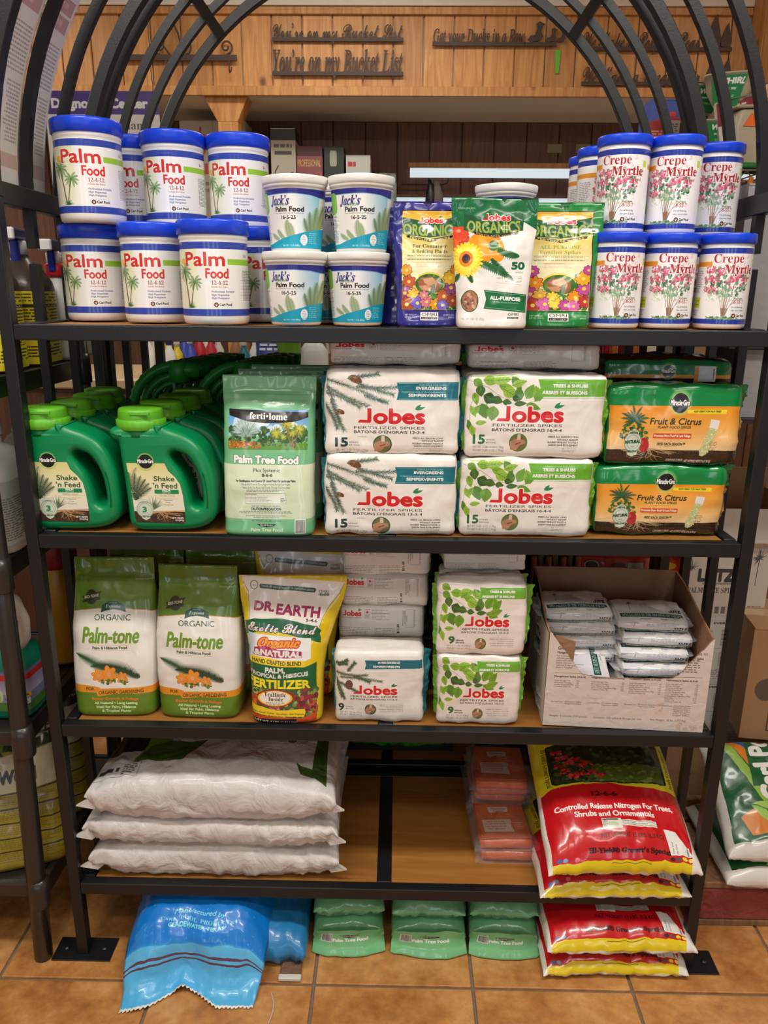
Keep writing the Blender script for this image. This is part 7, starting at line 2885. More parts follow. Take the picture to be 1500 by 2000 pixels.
# ---- worn blue bag with a torn end flap
P_BLUE = print_mat('blue_bag_print', art_blue(), 0.33, coat=0.35, bump=0.3, bscale=10, detail=4.0)
M_BLUEF = mat('blue_bag_film', rgb(40, 130, 190), 0.33, coat=0.35, bump=0.5, bscale=10)
M_BLIN = mat('brown_paper_lining', rgb(120, 86, 66), 0.85, bump=0.3, bscale=60)
bl = empty('fertilizer_sack', 'worn blue sack with a torn zigzag end lying on the floor under the white sacks', 'sack', (at(388, 1850, y=-.02).x, 0, 0), 0, 'blue sacks on the floor')
prof = [(.34, .150), (.22, .162), (.12, .166), (.05, .163), (.0, .150), (-.034, .130), (-.060, .102), (-.074, .076), (-.082, .052), (-.092, .032), (-.110, .016), (-.130, .008), (-.150, .005)]
L_ = [0.0]
for a, b in zip(prof[:-1], prof[1:]):
    L_.append(L_[-1] + math.hypot(a[0] - b[0], a[1] - b[1]))
BV = [1.6, 1.4, 1.22, 1.05, .90, .735, .60, .475, .36, .27, .16, .07, 0]
nv, nu = 60, 64
V, UV, F = [], [], []
total = L_[-1]
s0 = L_[2]
for j in range(nv + 1):
    s = total * j / nv
    y = float(np.interp(s, L_, [p[0] for p in prof]))
    z = float(np.interp(s, L_, [p[1] for p in prof]))
    for i in range(nu + 1):
        a = 2 * i / nu - 1
        v = max(0.0, (s - s0) / (total - s0))
        w = .350 - .03 * v - .02 * (v > .6) * (v - .6) * 2.5
        sh = max(0, 1 - abs(a) ** 5)
        zz = z * (.50 + .50 * sh) + .005 * fbm((a * .2, s, .4), 10, 3) + .004 * fbm((a * .2, s, .9), 30, 5)
        zz += .022 * max(0, v - .62) * math.exp(-((a + .15) / .12) ** 2) * 2.0 + .01 * max(0, v - .5) * math.sin(a * 7)
        yy = y + .010 * fbm((a * .2, s, 1.9), 10, 7)
        if v > .55:   # torn end: higher in the middle, zigzag cut edge
            k = (v - .55) / .45
            yy += k * (.055 * math.exp(-((a + .12) / .42) ** 2) + .012 * a)
            if j == nv:
                yy += .003 * (1 if i % 2 else -1)
        V.append((a * w / 2, yy, max(.003, zz)))
        UV.append(((a + 1) / 2, float(np.interp(s, L_, BV))))
for j in range(nv):
    for i in range(nu):
        q = j * (nu + 1) + i
        F.append((q, q + nu + 1, q + nu + 2, q + 1))
o = mesh_obj('printed_face', V, F, P_BLUE, bl, True, UV)
md = o.modifiers.new('thick', 'SOLIDIFY')
md.thickness = .0016
md.offset = -1
md.use_rim = True
o.data.materials.append(M_BLIN)
md.material_offset = 1
md.material_offset_rim = 1
pillow('sack_body', M_BLUEF, .32, .36, .14, bl, .5, 0, 30, 30, wr=.006, fr=9, seed=4, flat=.4).location = (0, -.015, .0)
b2 = empty('fertilizer_sack', 'second blue sack with a brown and white sewn edge, behind the torn blue one', 'sack', (at(520, 1870, y=-.03).x, -.030, .001), 0, 'blue sacks on the floor')
pillow('sack_body', M_BLUEF, .19, .44, .10, b2, .45, .01, 36, 30, wr=.008, fr=9, seed=14, flat=.4, pinch=.03)
MB().box(.035, .085, -.030, .02, .002, .012).build('sewn_edge', M_BLIN, b2, bevel=.003)
MB().box(.033, .087, -.036, -.022, .003, .0135).build('white_tape', mat('white_tape', rgb(216, 210, 200), .7), b2, bevel=.002)
sg = MB().tube([at(530, 1940, z=.003) + Vector((0, 0, 0)), at(535, 1958, z=.003), at(533, 1975, z=.003), at(528, 1990, z=.003), at(524, 2000, z=.003)], .0015, 6).build('loose_thread', mat('white_thread', rgb(200, 190, 176), .9))
tag(sg, 'loose white thread lying on the tile beside the torn blue sack', 'thread')

# ---- winchester spike packs in clear film
P_OR = print_mat('fruit_tree_spike_print', art_orange(), 0.3, coat=0.5, bump=0.3, bscale=14)
M_ORF = mat('orange_card', rgb(196, 84, 24), 0.4, coat=0.3, bump=0.3, bscale=20)
M_FILM = mat('clear_crinkled_film', rgb(235, 235, 238), 0.12, alpha=0.07, coat=0.6, bump=0.7, bscale=24)
GW = 'orange fruit tree spike packs in clear film'


def wpack(label, loc, rz, rx, seed):
    e = empty('spike_pack', label, 'pack', loc, rz, GW, rx=rx)
    V, UV, F, FM = [], [], [], []
    b = brick('spike_block', M_ORF, M_ORF, .132, .026, .150, .006, e, seed=seed, wr=.001, n=(8, 4, 8))
    c = mesh_obj('insert_card', [(-.062, .004, .0285), (.062, .004, .0285), (.062, .148, .0285), (-.062, .148, .0285), (-.062, .004, .0292), (.062, .004, .0292), (.062, .148, .0292), (-.062, .148, .0292)],
                 [(3, 2, 1, 0), (4, 5, 6, 7), (0, 1, 5, 4), (1, 2, 6, 5), (2, 3, 7, 6), (3, 0, 4, 7)], P_OR, e, False, [(0, 0), (1, 0), (1, 1), (0, 1)] * 2)
    pillow('clear_film', M_FILM, .165, .19, .040, e, .5, .006, 26, 26, wr=.006, fr=22, seed=seed + 2, flat=.35, pinch=.01).location = (0, -.02, -.002)
    return e


xw = at(992, 1680, y=.10).x
w0_ = wpack('orange spike pack in clear film, lower one of the front pair on the bottom shelf', (xw, .100, z4 + .002), 0, 0, 3)
dup(w0_, 'orange spike pack in clear film, upper one of the front pair', (xw - .004, .104, z4 + .034), .05)
for k, lb in enumerate(('lowest', 'second', 'third', 'fourth', 'topmost')):
    dup(w0_, 'orange spike pack in clear film, %s of the taller rear stack' % lb, (xw - .006 + (.002, -.004, .0, .002, -.004)[k], .285 - .022 * k, z4 + .002 + .034 * k), (.0, .02, -.02, .03, -.03)[k])
# ------------------------------------------------------------------ things behind and beside the rack
def box_thing(name, cat, label, x, y, z, w, h, d, mf, mo, rz=0.0, group=None, flaps=False, seed=1):
    """carton standing at (x, y, z): front face -y printed"""
    t = empty(name, label, cat, (x, y, z), rz, group)
    V = [(-w / 2, 0, 0), (w / 2, 0, 0), (w / 2, d, 0), (-w / 2, d, 0), (-w / 2, 0, h), (w / 2, 0, h), (w / 2, d, h), (-w / 2, d, h)]
    F = [(0, 1, 5, 4), (0, 3, 2, 1), (4, 5, 6, 7), (1, 2, 6, 5), (2, 3, 7, 6), (3, 0, 4, 7)]
    UV = [(0, 0), (1, 0), (1, 1), (0, 1)] + [(.5, .5)] * 8 + [(0, 0), (1, 0), (1, 1), (0, 1)] + [(.5, .5)] * 8
    mesh_obj('carton', V, F, None, t, False, UV, mats=[mf, mo], fmat=[0, 1, 1, 0, 1, 1])
    MB().box(-w / 2 + .001, w / 2 - .001, d * .5 - .022, d * .5 + .022, h, h + .0006).build('tape', mat('packing_tape', rgb(190, 160, 120), .3), t)
    MB().box(-w / 2, w / 2, -.0015, 0, h - .004, h).build('lid_edge', mo, t)
    return t


M_BOXW = mat('white_board', rgb(206, 200, 192), 0.8, bump=0.1, bscale=40, var=.04)
M_BOXG = mat('grey_board', rgb(150, 148, 150), 0.8, bump=0.1, bscale=40)
M_CARD = mat('brown_carton_board', rgb(168, 128, 90), 0.8, bump=0.15, bscale=60, var=.06)
M_BLACK = mat('black_plastic', rgb(30, 30, 32), 0.35, bump=.05, bscale=80)
M_DKSHELF = mat('dark_shelf_steel', rgb(40, 36, 34), 0.35, coat=.3)

# --- neighbouring black rack on the left with round posts
lr = empty('round_post_rack', 'black neighbouring display rack with round posts and collars at the left edge', 'rack', (-1.28, .28, 0))


def lpt(x, y, z):
    return (x + 1.28, y - .28, z)


for px_, py_, s in ((-.812, -.004, 1), (-.812, .52, 1), (-1.75, -.004, 1), (-1.75, .52, 1)):
    m = MB().tube([lpt(px_ - .021, py_, .0), lpt(px_ - .012, py_, .30), lpt(px_, py_, .75), lpt(px_, py_, 1.62)], [.0215, .0215, .020, .020], 20)
    po_ = m.build('post', M_DKSHELF, lr, True)
    for zc in (.215, .625, 1.02, 1.40):
        q = MB().lathe([(.0235, 0), (.0245, .003), (.0245, .05), (.0225, .075)], 20, lpt(px_ - .010 * (zc < .5), py_, zc - .06)).build('collar', M_DKSHELF, po_, True)
for zc in (.215, .625, 1.02, 1.40):
    for yy in (0.0, .52):
        MB().box(-.455, .455, yy - .28 - .010, yy - .28 + .010, zc - .035, zc).build('shelf_rail', M_DKSHELF, lr, bevel=.002)
    for s in (-1, 1):
        MB().box(s * .463 - .009, s * .463 + .009, -.265, .228, zc - .045, zc).build('shelf_rail', M_DKSHELF, lr, bevel=.002)
    MB().box(-.45, .45, -.268, .228, zc - .012, zc - .003).build('shelf_board', M_DKSHELF, lr)

# brown jugs with yellow labels
M_BRN = mat('brown_jug_plastic', rgb(64, 54, 46), 0.32)
M_NAVY = mat('navy_trigger_plastic', rgb(44, 46, 110), 0.35)
P_YEL = print_mat('yellow_label_print', art_yellow_label(), 0.4, coat=.2)
M_WH2 = mat('grey_white_plastic', rgb(214, 212, 208), 0.4)


def rbox(P, w, d, z):  # rounded rectangle section points
    return [(w * spow(math.cos(a), .4), d * spow(math.sin(a), .4), z) for a in [2 * PI * k / P for k in range(P)]]


def bottle(label, x, y, z, prof, m, rz, group, cat='bottle', name='bottle', P=32, lab=None, labz=None, labm=None):
    t = empty(name, label, cat, (x, y, z), rz, group)
    V, F = [], []
    for (w, d, zz, n) in prof:
        for k in range(P):
            a = 2 * PI * k / P
            V.append((w * spow(math.cos(a), 2 / n), d * spow(math.sin(a), 2 / n), zz))
    for j in range(len(prof) - 1):
        for k in range(P):
            F.append((j * P + k, j * P + (k + 1) % P, (j + 1) * P + (k + 1) % P, (j + 1) * P + k))
    F += [tuple(range(P))[::-1], tuple((len(prof) - 1) * P + k for k in range(P))]
    mesh_obj('body', V, F, m, t, True)
    if lab:
        w, d, z0, z1 = lab
        V, UV = [], []
        for zz in (z0, z1):
            for k in range(P + 1):
                a = -PI + 2 * PI * k / P - PI / 2
                V.append((w * spow(math.cos(a), 2 / 5), d * spow(math.sin(a), 2 / 5), zz))
                UV.append(((k / P * 2) % 1.0001, (zz - z0) / (z1 - z0)))
        F = [(k, k + 1, P + 2 + k, P + 1 + k) for k in range(P)]
        mesh_obj('label', V, F, labm, t, True, UV)
    return t


jugp = [(.052, .075, 0, 5), (.056, .08, .006, 5), (.056, .08, .175, 5), (.054, .076, .19, 4.5), (.040, .05, .222, 3), (.022, .024, .240, 2), (.018, .018, .246, 2), (.018, .018, .262, 2)]


def trigger(t, z, s=1.0):
    MB().box(-.016 * s, .016 * s, -.058, .036, z + .020, z + .046).build('spray_head', M_NAVY, t, bevel=.006, seg=2)
    MB().box(-.010 * s, .010 * s, -.030, -.018, z - .030, z + .021).build('trigger', mat('blue_trigger', rgb(30, 44, 170), .3), t, bevel=.003)
    MB().lathe([(.020, -.012), (.020, .014), (.014, .020)], 20, (0, 0, z)).build('collar', M_HDPE, t, True)
    MB().box(-.017, .017, -.071, -.0585, z + .018, z + .044).build('nozzle', M_HDPE, t, bevel=.003)


GB = 'dark brown jugs with yellow labels on the left rack'
yj = bottle('dark brown jug with yellow label and navy spray head, nearest on the left rack top', -.875, .20, 1.402, jugp, M_BRN, .1, GB, lab=(.0568, .0808, .004, .168), labm=P_YEL)
trigger(yj, .262)
for k, (x, y) in enumerate(((-.873, .375), (-1.02, .20), (-1.02, .38), (-.985, .03))):
    dup(yj, 'dark brown jug with yellow label on the left rack top, ' + ('behind the nearest', 'left of the nearest', 'far inner corner', 'close to the round post')[k], (x, y, 1.402), .1)
wb_ = bottle('slim white bottle with a red collar behind the brown jugs on the left rack', -.845, .50, 1.402, [(.028, .04, 0, 4), (.030, .044, .01, 4), (.030, .044, .17, 4), (.016, .018, .20, 2), (.014, .014, .21, 2)], M_WH2, .1, 'slim white bottles on the left rack')
MB().lathe([(.024, .205), (.026, .208), (.026, .232), (.018, .236)], 20).build('red_collar', mat('red_plastic', rgb(214, 36, 40), .35), wb_, True)
trigger(wb_, .245, .9)
for y in (.60, .70):
    dup(wb_, 'slim white bottle with a red collar on the left rack, ' + ('second' if y < .65 else 'last') + ' in line', (-.85, y, 1.402), .1)
# lower tier of yellow labels
yj2 = bottle('white and yellow labelled carton-like jug on the tier below the brown jugs', -.862, .12, 1.022, [(.052, .07, 0, 5), (.056, .075, .006, 5), (.056, .075, .185, 5), (.040, .05, .22, 3), (.022, .022, .232, 2), (.022, .022, .25, 2)], M_WH2, 0, 'white jugs on the left rack', lab=(.0570, .0758, .02, .16), labm=print_mat('grey_text_print', art_plain_text((196, 196, 192), (90, 90, 90)), .5))
MB().lathe([(.025, .250), (.026, .252), (.026, .272), (.023, .275)], 24).build('cap', M_HDPE, yj2, True)
for k, (x, y) in enumerate(((-.865, .30), (-1.0, .12), (-.87, .45))):
    dup(yj2, 'white jug with grey text panel on the left rack, ' + ('behind the nearest', 'left of the nearest', 'farthest back')[k], (x, y, 1.022), 0)
# green weed killer jug with a pale curved handle
P_CG = print_mat('weed_label_print', art_crabgrass(), .35, coat=.2)
M_TG = mat('teal_green_jug', rgb(16, 110, 84), .35)
gj = bottle('teal green weed killer jug with a pale curved handle on the left rack', -.885, .10, .627, [(.070, .055, 0, 5), (.075, .058, .008, 5), (.075, .058, .125, 5), (.066, .05, .155, 4), (.03, .03, .17, 2), (.024, .024, .188, 2)], M_TG, -.05, 'weed killer jugs on the left rack', lab=(.0758, .0588, .02, .12), labm=P_CG)
MB().tube([(.04, -.01, .152), (.066, -.02, .19), (.072, -.025, .235), (.056, -.025, .28), (.018, -.02, .305), (-.02, -.015, .30)], [.012, .013, .013, .013, .014, .012], 12).build('handle', mat('pale_grip', rgb(196, 186, 176), .5), gj, True)
MB().lathe([(.028, .186), (.028, .22), (.02, .235)], 20).build('cap', M_BLACK, gj, True)
dup(gj, 'teal green weed killer jug farther left on the left rack', (-1.06, .10, .627), -.05)
rj = bottle('yellow bottle with a red cap behind the green jug on the left rack', -.86, .36, .627, [(.04, .05, 0, 3), (.044, .054, .01, 3), (.044, .054, .20, 3), (.03, .03, .25, 2), (.03, .03, .27, 2)], mat('amber_plastic', rgb(200, 140, 20), .35), 0, 'yellow bottles on the left rack')
MB().lathe([(.045, .26), (.05, .27), (.05, .33), (.04, .345)], 24).build('cap', mat('red_cap', rgb(150, 30, 36), .4), rj, True)
# yellow and black bags on the bottom tier
P_WD = print_mat('weed_bag_print', art_weed(), .35, coat=.3, bump=.3, bscale=14)


def weedbag(label, x, y, rz, seed):
    e = empty('weed_killer_bag', label, 'bag', (x, y, .217), rz, 'yellow and black bags on the left rack')
    st = [(0, .105, .05, 4, 0, 0), (.04, .11, .058, 4, 0, 0), (.4, .11, .055, 3.5, 0, 0), (.75, .10, .035, 2.6, 0, 0), (.92, .095, .01, 2, 0, 0), (1, .09, .003, 2, 0, 0)]
    loft_bag('bag', P_WD, st, .34, e, 44, 30, .005, 14, seed, -.28)
    return e


weedbag('yellow and black lawn bag on the left rack bottom tier, behind the round post', -.90, .09, .35, 3)
weedbag('yellow and black lawn bag on the left rack bottom tier, leftmost', -1.12, .05, .35, 6)
weedbag('yellow and black lawn bag on the left rack bottom tier, farther back', -.92, .27, .35, 9)

# plastic-covered sheets hanging outside the left arch
P_SH = print_mat('info_sheet_print', art_sheet(), .25, coat=.5)
sh = empty('information_sheet', 'clear plastic sleeve with faded printed sheets hanging outside the left arch', 'sheet', (-.77, .2, 1.77))


def sheet(y0, y1, a0, a1, off, m, nm, thick):
    V, UV, F = [], [], []
    nA, nY = 24, 6
    for k in range(2):
        for j in range(nA + 1):
            a = math.radians(180 - (a0 + (a1 - a0) * j / nA))
            r_ = XC + off + k * thick
            for i in range(nY + 1):
                y = y0 + (y1 - y0) * i / nY
                V.append((r_ * math.cos(a) + .77, y - .2, ZA + r_ * math.sin(a) - 1.77))
                UV.append((1 - i / nY, j / nA))
    n = (nA + 1) * (nY + 1)
    for j in range(nA):
        for i in range(nY):
            q = j * (nY + 1) + i
            F.append((q, q + 1, q + nY + 2, q + nY + 1))
            F.append((n + q, n + q + nY + 1, n + q + nY + 2, n + q + 1))
    return mesh_obj(nm, V, F, m, sh, True, UV)


sheet(.020, .150, 2.0, 40, .014, P_SH, 'paper_page', .0006)
sheet(.162, .268, 1.6, 40, .014, P_SH, 'paper_page', .0006)
sheet(.012, .278, -.6, 41, .0165, mat('clear_sleeve', rgb(225, 228, 235), .12, alpha=.22, coat=.5), 'plastic_sleeve', .0005)

# --- purple sign hanging on a hook
P_PU = print_mat('purple_sign_print', art_purple_sign(), .35, coat=.3)
ys = 1.75
a_, b_ = at(84, 173, y=ys), at(308, 182, y=ys)
wsg, hsg = b_.x - a_.x, (b_.x - a_.x) * 720 / 560
zt_ = (a_.z + b_.z) / 2
ps = empty('hanging_sign', 'white and purple plant problem sign hanging from a hook behind the left arch', 'sign', ((a_.x + b_.x) / 2, ys, zt_ - hsg))
mesh_obj('sign_panel', [(-wsg / 2, 0, 0), (wsg / 2, 0, 0), (wsg / 2, 0, hsg), (-wsg / 2, 0, hsg), (-wsg / 2, .004, 0), (wsg / 2, .004, 0), (wsg / 2, .004, hsg), (-wsg / 2, .004, hsg)],
         [(0, 1, 2, 3), (7, 6, 5, 4), (1, 5, 6, 2), (4, 0, 3, 7), (3, 2, 6, 7), (4, 5, 1, 0)], P_PU, ps, False, [(0, 0), (1, 0), (1, 1), (0, 1)] * 2)
for s in (-1, 1):
    MB().tube([(s * (wsg / 2 - .02), .002, hsg - .01), (s * (wsg / 2 - .016), .0, hsg + .02), (s * (wsg / 2 - .02), 0, hsg + .04), (s * (wsg / 2 - .02), 0, CEIL - zt_ + hsg)], .0016, 6).build('hook_wire', M_BLACK, ps)

# --- metal word signs on the bulkhead
M_IRON = mat('rusty_brown_iron', rgb(70, 52, 42), .6)


def word_sign(label, words, st, px0, px1, pyb, cap, drop=0, extra=None, shear=0.0):
    a, b = at(px0, pyb, y=YF - .03), at(px1, pyb, y=YF - .03)
    w = b.x - a.x
    k = w / (px1 - px0)
    t = empty('word_sign', label, 'sign', (a.x, YF - .018, a.z), 0, 'iron word signs on the pine bulkhead')
    MB().box(0, w, -.004, .004, -.016, 0).build('base_bar', M_IRON, t)
    cu = bpy.data.curves.new('w', 'FONT')
    cu.body = _styled(words, st)
    cu.extrude = .003
    cu.resolution_u = 3
    cu.offset = .004
    cu.shear = shear
    ob = bpy.data.objects.new('w', cu)
    COL.objects.link(ob)
    dg = bpy.context.evaluated_depsgraph_get()
    me = bpy.data.meshes.new_from_object(ob.evaluated_get(dg))
    bpy.data.objects.remove(ob)
    xs_ = [v.co.x for v in me.vertices]
    x0_, x1_ = min(xs_), max(xs_)
    sx, sz = w * .985 / (x1_ - x0_), cap * k / .7
    for v in me.vertices:
        v.co = ((v.co.x - x0_) * sx + w * .008, -v.co.z, v.co.y * sz - .002)
    me.materials.clear()
    me.materials.append(M_IRON)
    o = bpy.data.objects.new('lettering', me)
    COL.objects.link(o)
    o.parent = t
    return t, w, k


word_sign('upper brown iron sign reading You’re on my Bucket List', 'You’re on my Bucket List', 'scr', 531, 788, 71, 26)
word_sign('lower, heavier brown iron sign reading You’re on my Bucket List', 'You’re on my Bucket List', 'rbi', 531, 788, 138, 40)
t_, w_, k_ = word_sign('brown iron sign reading Get your Ducks in a Row with three ducks', 'Get your Ducks in a Row', 'rbi', 845, 1026, 80, 24)
for q, (dx, s) in enumerate(((202, 1.0), (232, .7), (252, .62))):
    m = MB()
    X, S = dx * k_, s * k_
    duck = [(-16, 4), (-10, 12), (-2, 12), (2, 24), (0, 32), (6, 36), (12, 33), (18, 31), (12, 28), (10, 18), (14, 10), (8, 3), (-8, 0)]
    m.prism([(X + a * S, b * S) for a, b in duck], -.003, .003).build('duck', M_IRON, t_)
MB().box(w_ - .002, w_ + 62 * k_, -.004, .004, -.016, 0).build('base_bar', M_IRON, t_)
for py, nm, wd in ((90, 'upper', 'We Make a Perfect Pear'), (158, 'lower', 'We Make a Great Pair')):
    t_, w_, k_ = word_sign(nm + ' brown iron sign with two pear shapes at its right end', wd, 'scr', 1137, 1370, py, 30)
    for dx, s in ((258, 1.0), (282, .75)):
        pear = [(-12, 2), (-15, 14), (-10, 28), (-5, 44), (2, 58), (5, 44), (10, 28), (14, 14), (11, 2), (0, 0)]
        MB().prism([((dx + a * s) * k_, b * s * k_) for a, b in pear], -.003, .003).build('pear', M_IRON, t_)
    MB().box(w_ - .002, w_ + 62 * k_, -.004, .004, -.016, 0).build('base_bar', M_IRON, t_)
# green tape on the planks
g_ = at(1090, 98, y=YF - .004)
tp = MB().add([(-.014, 0, 0), (.013, 0, .002), (.008, 0, -.095), (-.006, 0, -.098), (-.014, -.002, 0), (.013, -.002, .002), (.008, -.003, -.095), (-.006, -.003, -.098)],
              [(0, 1, 2, 3), (7, 6, 5, 4), (0, 4, 5, 1), (1, 5, 6, 2), (2, 6, 7, 3), (3, 7, 4, 0)]).build('tape_strip', mat('green_tape', rgb(104, 180, 60), .6), None, loc=tuple(g_))
tag(tp, 'small strip of bright green tape stuck on the pine bulkhead', 'tape')
# scrolled hook rack at the left of the bulkhead
a, b = at(212, 112, y=YF - .03), at(462, 112, y=YF - .03)
hk = empty('hook_rail', 'black scrolled iron hook rail on the pine bulkhead at the left', 'rail', ((a.x + b.x) / 2, YF - .025, (a.z + b.z) / 2))
w = b.x - a.x
MB().box(-w / 2, w / 2, -.004, .004, -.012, .012).build('rail_bar', M_IRON, hk)


def spiral(cx, cz, r, turns, s, a0=0.0):
    n = 26
    return [(cx + s * r * (1 - .75 * i / n) * math.cos(a0 + turns * 2 * PI * i / n), 0, cz + r * (1 - .75 * i / n) * math.sin(a0 + turns * 2 * PI * i / n)) for i in range(n + 1)]


for s in (-1, 1):
    for cx in (.10, .42):
        MB().tube(spiral(s * w * cx, .045, .032, 1.3, s, -PI / 2), .0042, 6).build('scroll', M_IRON, hk)
    MB().tube([(s * w * .02, 0, .01), (s * w * .07, 0, .05), (s * w * .05, 0, .10), (s * w * .01, 0, .15), (s * w * .0, 0, .17)], .005, 6).build('scroll', M_IRON, hk)
for cx in (-.44, -.05, .44):
    MB().tube([(w * cx, -.006, -.01), (w * cx, -.008, -.05), (w * cx + .004, -.02, -.066), (w * cx + .012, -.026, -.06), (w * cx + .016, -.028, -.045)], .0035, 6).build('hook', M_IRON, hk)

# --- shelf of cartons in front of the dark wall
ysh = 2.86
zsh = at(600, 470, y=ysh).z
shf = MB().box(-1.75, .2, ysh - .14, ysh + .2, zsh - .03, zsh).build('wall_shelf', M_PINE_D, bevel=.004)
tag(shf, 'dark wooden shelf with sprayer cartons behind the rack', 'shelf')
for (l, r_, t_, kind, nm) in ((527, 577, 250, 'sprayer', 'tall beige sprayer carton on the far shelf'), (578, 630, 286, 'pro', 'dusky red sprayer carton on the far shelf'),
                              (632, 672, 286, 'green', 'dark green garden carton on the far shelf'), (675, 724, 303, 'lawn', 'white and green lawn sprayer carton on the far shelf')):
    A, B = at(l, t_, y=ysh - .1), at(r_, t_, y=ysh - .1)
    box_thing('sprayer_carton', 'box', nm, (A.x + B.x) / 2, ysh - .1, zsh, B.x - A.x - .004, A.z - zsh, .16, print_mat(kind + '_carton_print', art_small(kind), .5), mat(kind + '_carton_side', {'sprayer': rgb(170, 160, 140), 'pro': rgb(120, 66, 66), 'green': rgb(44, 54, 46), 'lawn': rgb(190, 190, 182)}[kind], .6))
A, B = at(350, 235, y=ysh - .1), at(478, 235, y=ysh - .1)
box_thing('sprayer_carton', 'box', 'wide pale carton with a red lettered band on the far shelf at the left', (A.x + B.x) / 2, ysh - .1, zsh, B.x - A.x, A.z - zsh, .2, print_mat('solo_carton_print', art_solo(), .5), mat('solo_side', rgb(150, 140, 126), .6))
A, B = at(735, 332, y=ysh - .1), at(776, 332, y=ysh - .1)
cb = empty('clear_bag', 'clear plastic bag of pink and green flowers on the far shelf', 'bag', ((A.x + B.x) / 2, ysh, zsh))
loft_bag('bag', mat('flowery_film', rgb(140, 150, 140), .2, coat=.6, var=.5, vscale=40, bump=.4, bscale=30), [(0, .05, .03, 3, 0, 0), (.4, .055, .035, 3, 0, 0), (.9, .05, .01, 2, 0, 0), (1, .045, .003, 2, 0, 0)], A.z - zsh, cb, 24, 16, .006, 20, 3)
# dark wall niche: two hanging gloves and two cards
g = at(843, 352, y=YW - .12)
gl = empty('hanging_glove', 'pair of black and grey gloves hanging on a hook against the dark wall', 'glove', (g.x, g.y, g.z))
for k, (dx, m) in enumerate(((-.012, M_BLACK), (.022, mat('grey_cloth', rgb(120, 108, 104), .9)))):
    MB().tube([(dx, 0, 0), (dx + .008, -.005, -.03), (dx + .012, -.006, -.075), (dx + .010, -.004, -.13), (dx, 0, -.17)], [.012, .018, .030, .034, .02], 12).build('glove', m, gl, True)
MB().tube([(-.16, .02, -.02), (.06, .02, -.02), (.085, .0, -.012), (.09, -.01, .01)], .003, 6).build('hook', M_BLACK, gl)
for k, px_ in enumerate((1069, 1125)):
    A, B = at(px_, 281, y=YW - .02), at(px_ + 28, 299, y=YW - .02)
    c_ = MB().box(A.x, B.x, YW - .022, YW - .0155, B.z, A.z).build('wall_plate', mat('beige_plastic', rgb(126, 116, 84), .6), bevel=.002)
    tag(c_, ('left', 'right')[k] + ' beige switch plate on the dark wall', 'plate', 'beige wall plates')

# --- far counter with bottles seen under the top shelf
yc = 1.95
zc = at(420, 742, y=yc - .3).z
ct = empty('counter', 'pale wooden counter behind the racks, under the wall shelf', 'counter', (0, yc, 0))
MB().box(-1.9, 1.2, -.32, .35, zc - .04, zc).build('worktop', mat('pale_worktop', rgb(206, 180, 140), .5), ct, bevel=.005)
MB().box(-1.85, 1.15, -.28, .33, .08, zc - .041).build('base', M_PINE_D, ct)
for x in (-1.2, -.6, 0, .6):
    MB().box(x - .28, x + .28, -.292, -.281, .12, zc - .07).build('cupboard_door', M_PINE_D, ct, bevel=.003)
M_CLR = mat('frosted_bottle', rgb(190, 192, 188), .3)
rr = random.Random(12)
cols = [((225, 200, 40), 'yellow'), ((235, 232, 225), 'white'), ((60, 80, 190), 'blue'), ((190, 40, 50), 'red'), ((90, 150, 40), 'lime green'), ((210, 205, 190), 'cream'), ((20, 110, 130), 'teal'), ((150, 110, 70), 'brown')]
spots = [(292, 1), (300, 5), (318, 0), (333, 1), (348, 0), (362, 2), (374, 2), (392, 3), (404, 1), (414, 3), (428, 5), (462, 7), (478, 6), (500, 1)]
first = None
for k, (px_, ci) in enumerate(spots):
    p = at(px_, 720, y=yc - .22 + .05 * (k % 3))
    col_, nm = cols[ci]
    hh_ = .13 + .05 * rr.random()
    mm = mat('bottle_' + nm.replace(' ', '_'), rgb(*col_), .35)
    prof = [(.022, .022, 0, 2.5), (.024, .024, .006, 2.5), (.024, .024, hh_ * .7, 2.5), (.012, .012, hh_ * .88, 2), (.011, .011, hh_, 2)]
    b_ = bottle('small %s bottle on the far counter, %s from the left end' % (nm, ('first', 'second', 'third', 'fourth', 'fifth', 'sixth', 'seventh', 'eighth', 'ninth', 'tenth', 'eleventh', 'twelfth', 'thirteenth', 'last')[k]), p.x, p.y, zc, prof, mm, 0, 'small bottles on the far counter', P=14)
    MB().lathe([(.013, hh_ - .004), (.013, hh_ + .018), (.010, hh_ + .022)], 12).build('cap', mat('bottle_cap_' + ('white', 'navy')[k % 2], ((.8, .8, .8), rgb(40, 44, 110))[k % 2], .4), b_, True)
# blue and red pouch, green pail, white jug, orange post
p = at(527, 700, y=yc - .2)
e = empty('snack_pouch', 'blue pouch with a red stripe on the far counter', 'pouch', (p.x, p.y, zc))
cv = Canvas(0, 0, 100, 130, 2, (30, 60, 140))
cv.rect(0, 60, 100, 92, (190, 40, 50))
cv.greek(14, 22, 86, 48, 2, W_, .9)
cv.greek(20, 68, 80, 84, 1, W_, .9)
loft_bag('bag', print_mat('blue_pouch_print', cv, .3, coat=.3), [(0, .055, .03, 3, 0, 0), (.5, .056, .022, 3, 0, 0), (1, .056, .003, 2, 0, 0)], .17, e, 24, 14, .003, 20, 3)
p = at(565, 700, y=yc - .2)
e = empty('green_pail', 'lime green pail with a dark rim on the far counter', 'pail', (p.x, p.y, zc))
lathe_obj('body', mat('lime_pail', rgb(96, 150, 40), .4), [(.04, 0), (.05, .15), (.053, .155), (.053, .165)], e, 24)
MB().tube([(.05, 0, .155), (.04, -.03, .19), (0, -.05, .205), (-.04, -.03, .19), (-.05, 0, .155)], .002, 5).build('handle', M_BLACK, e)
p = at(578, 680, y=yc)
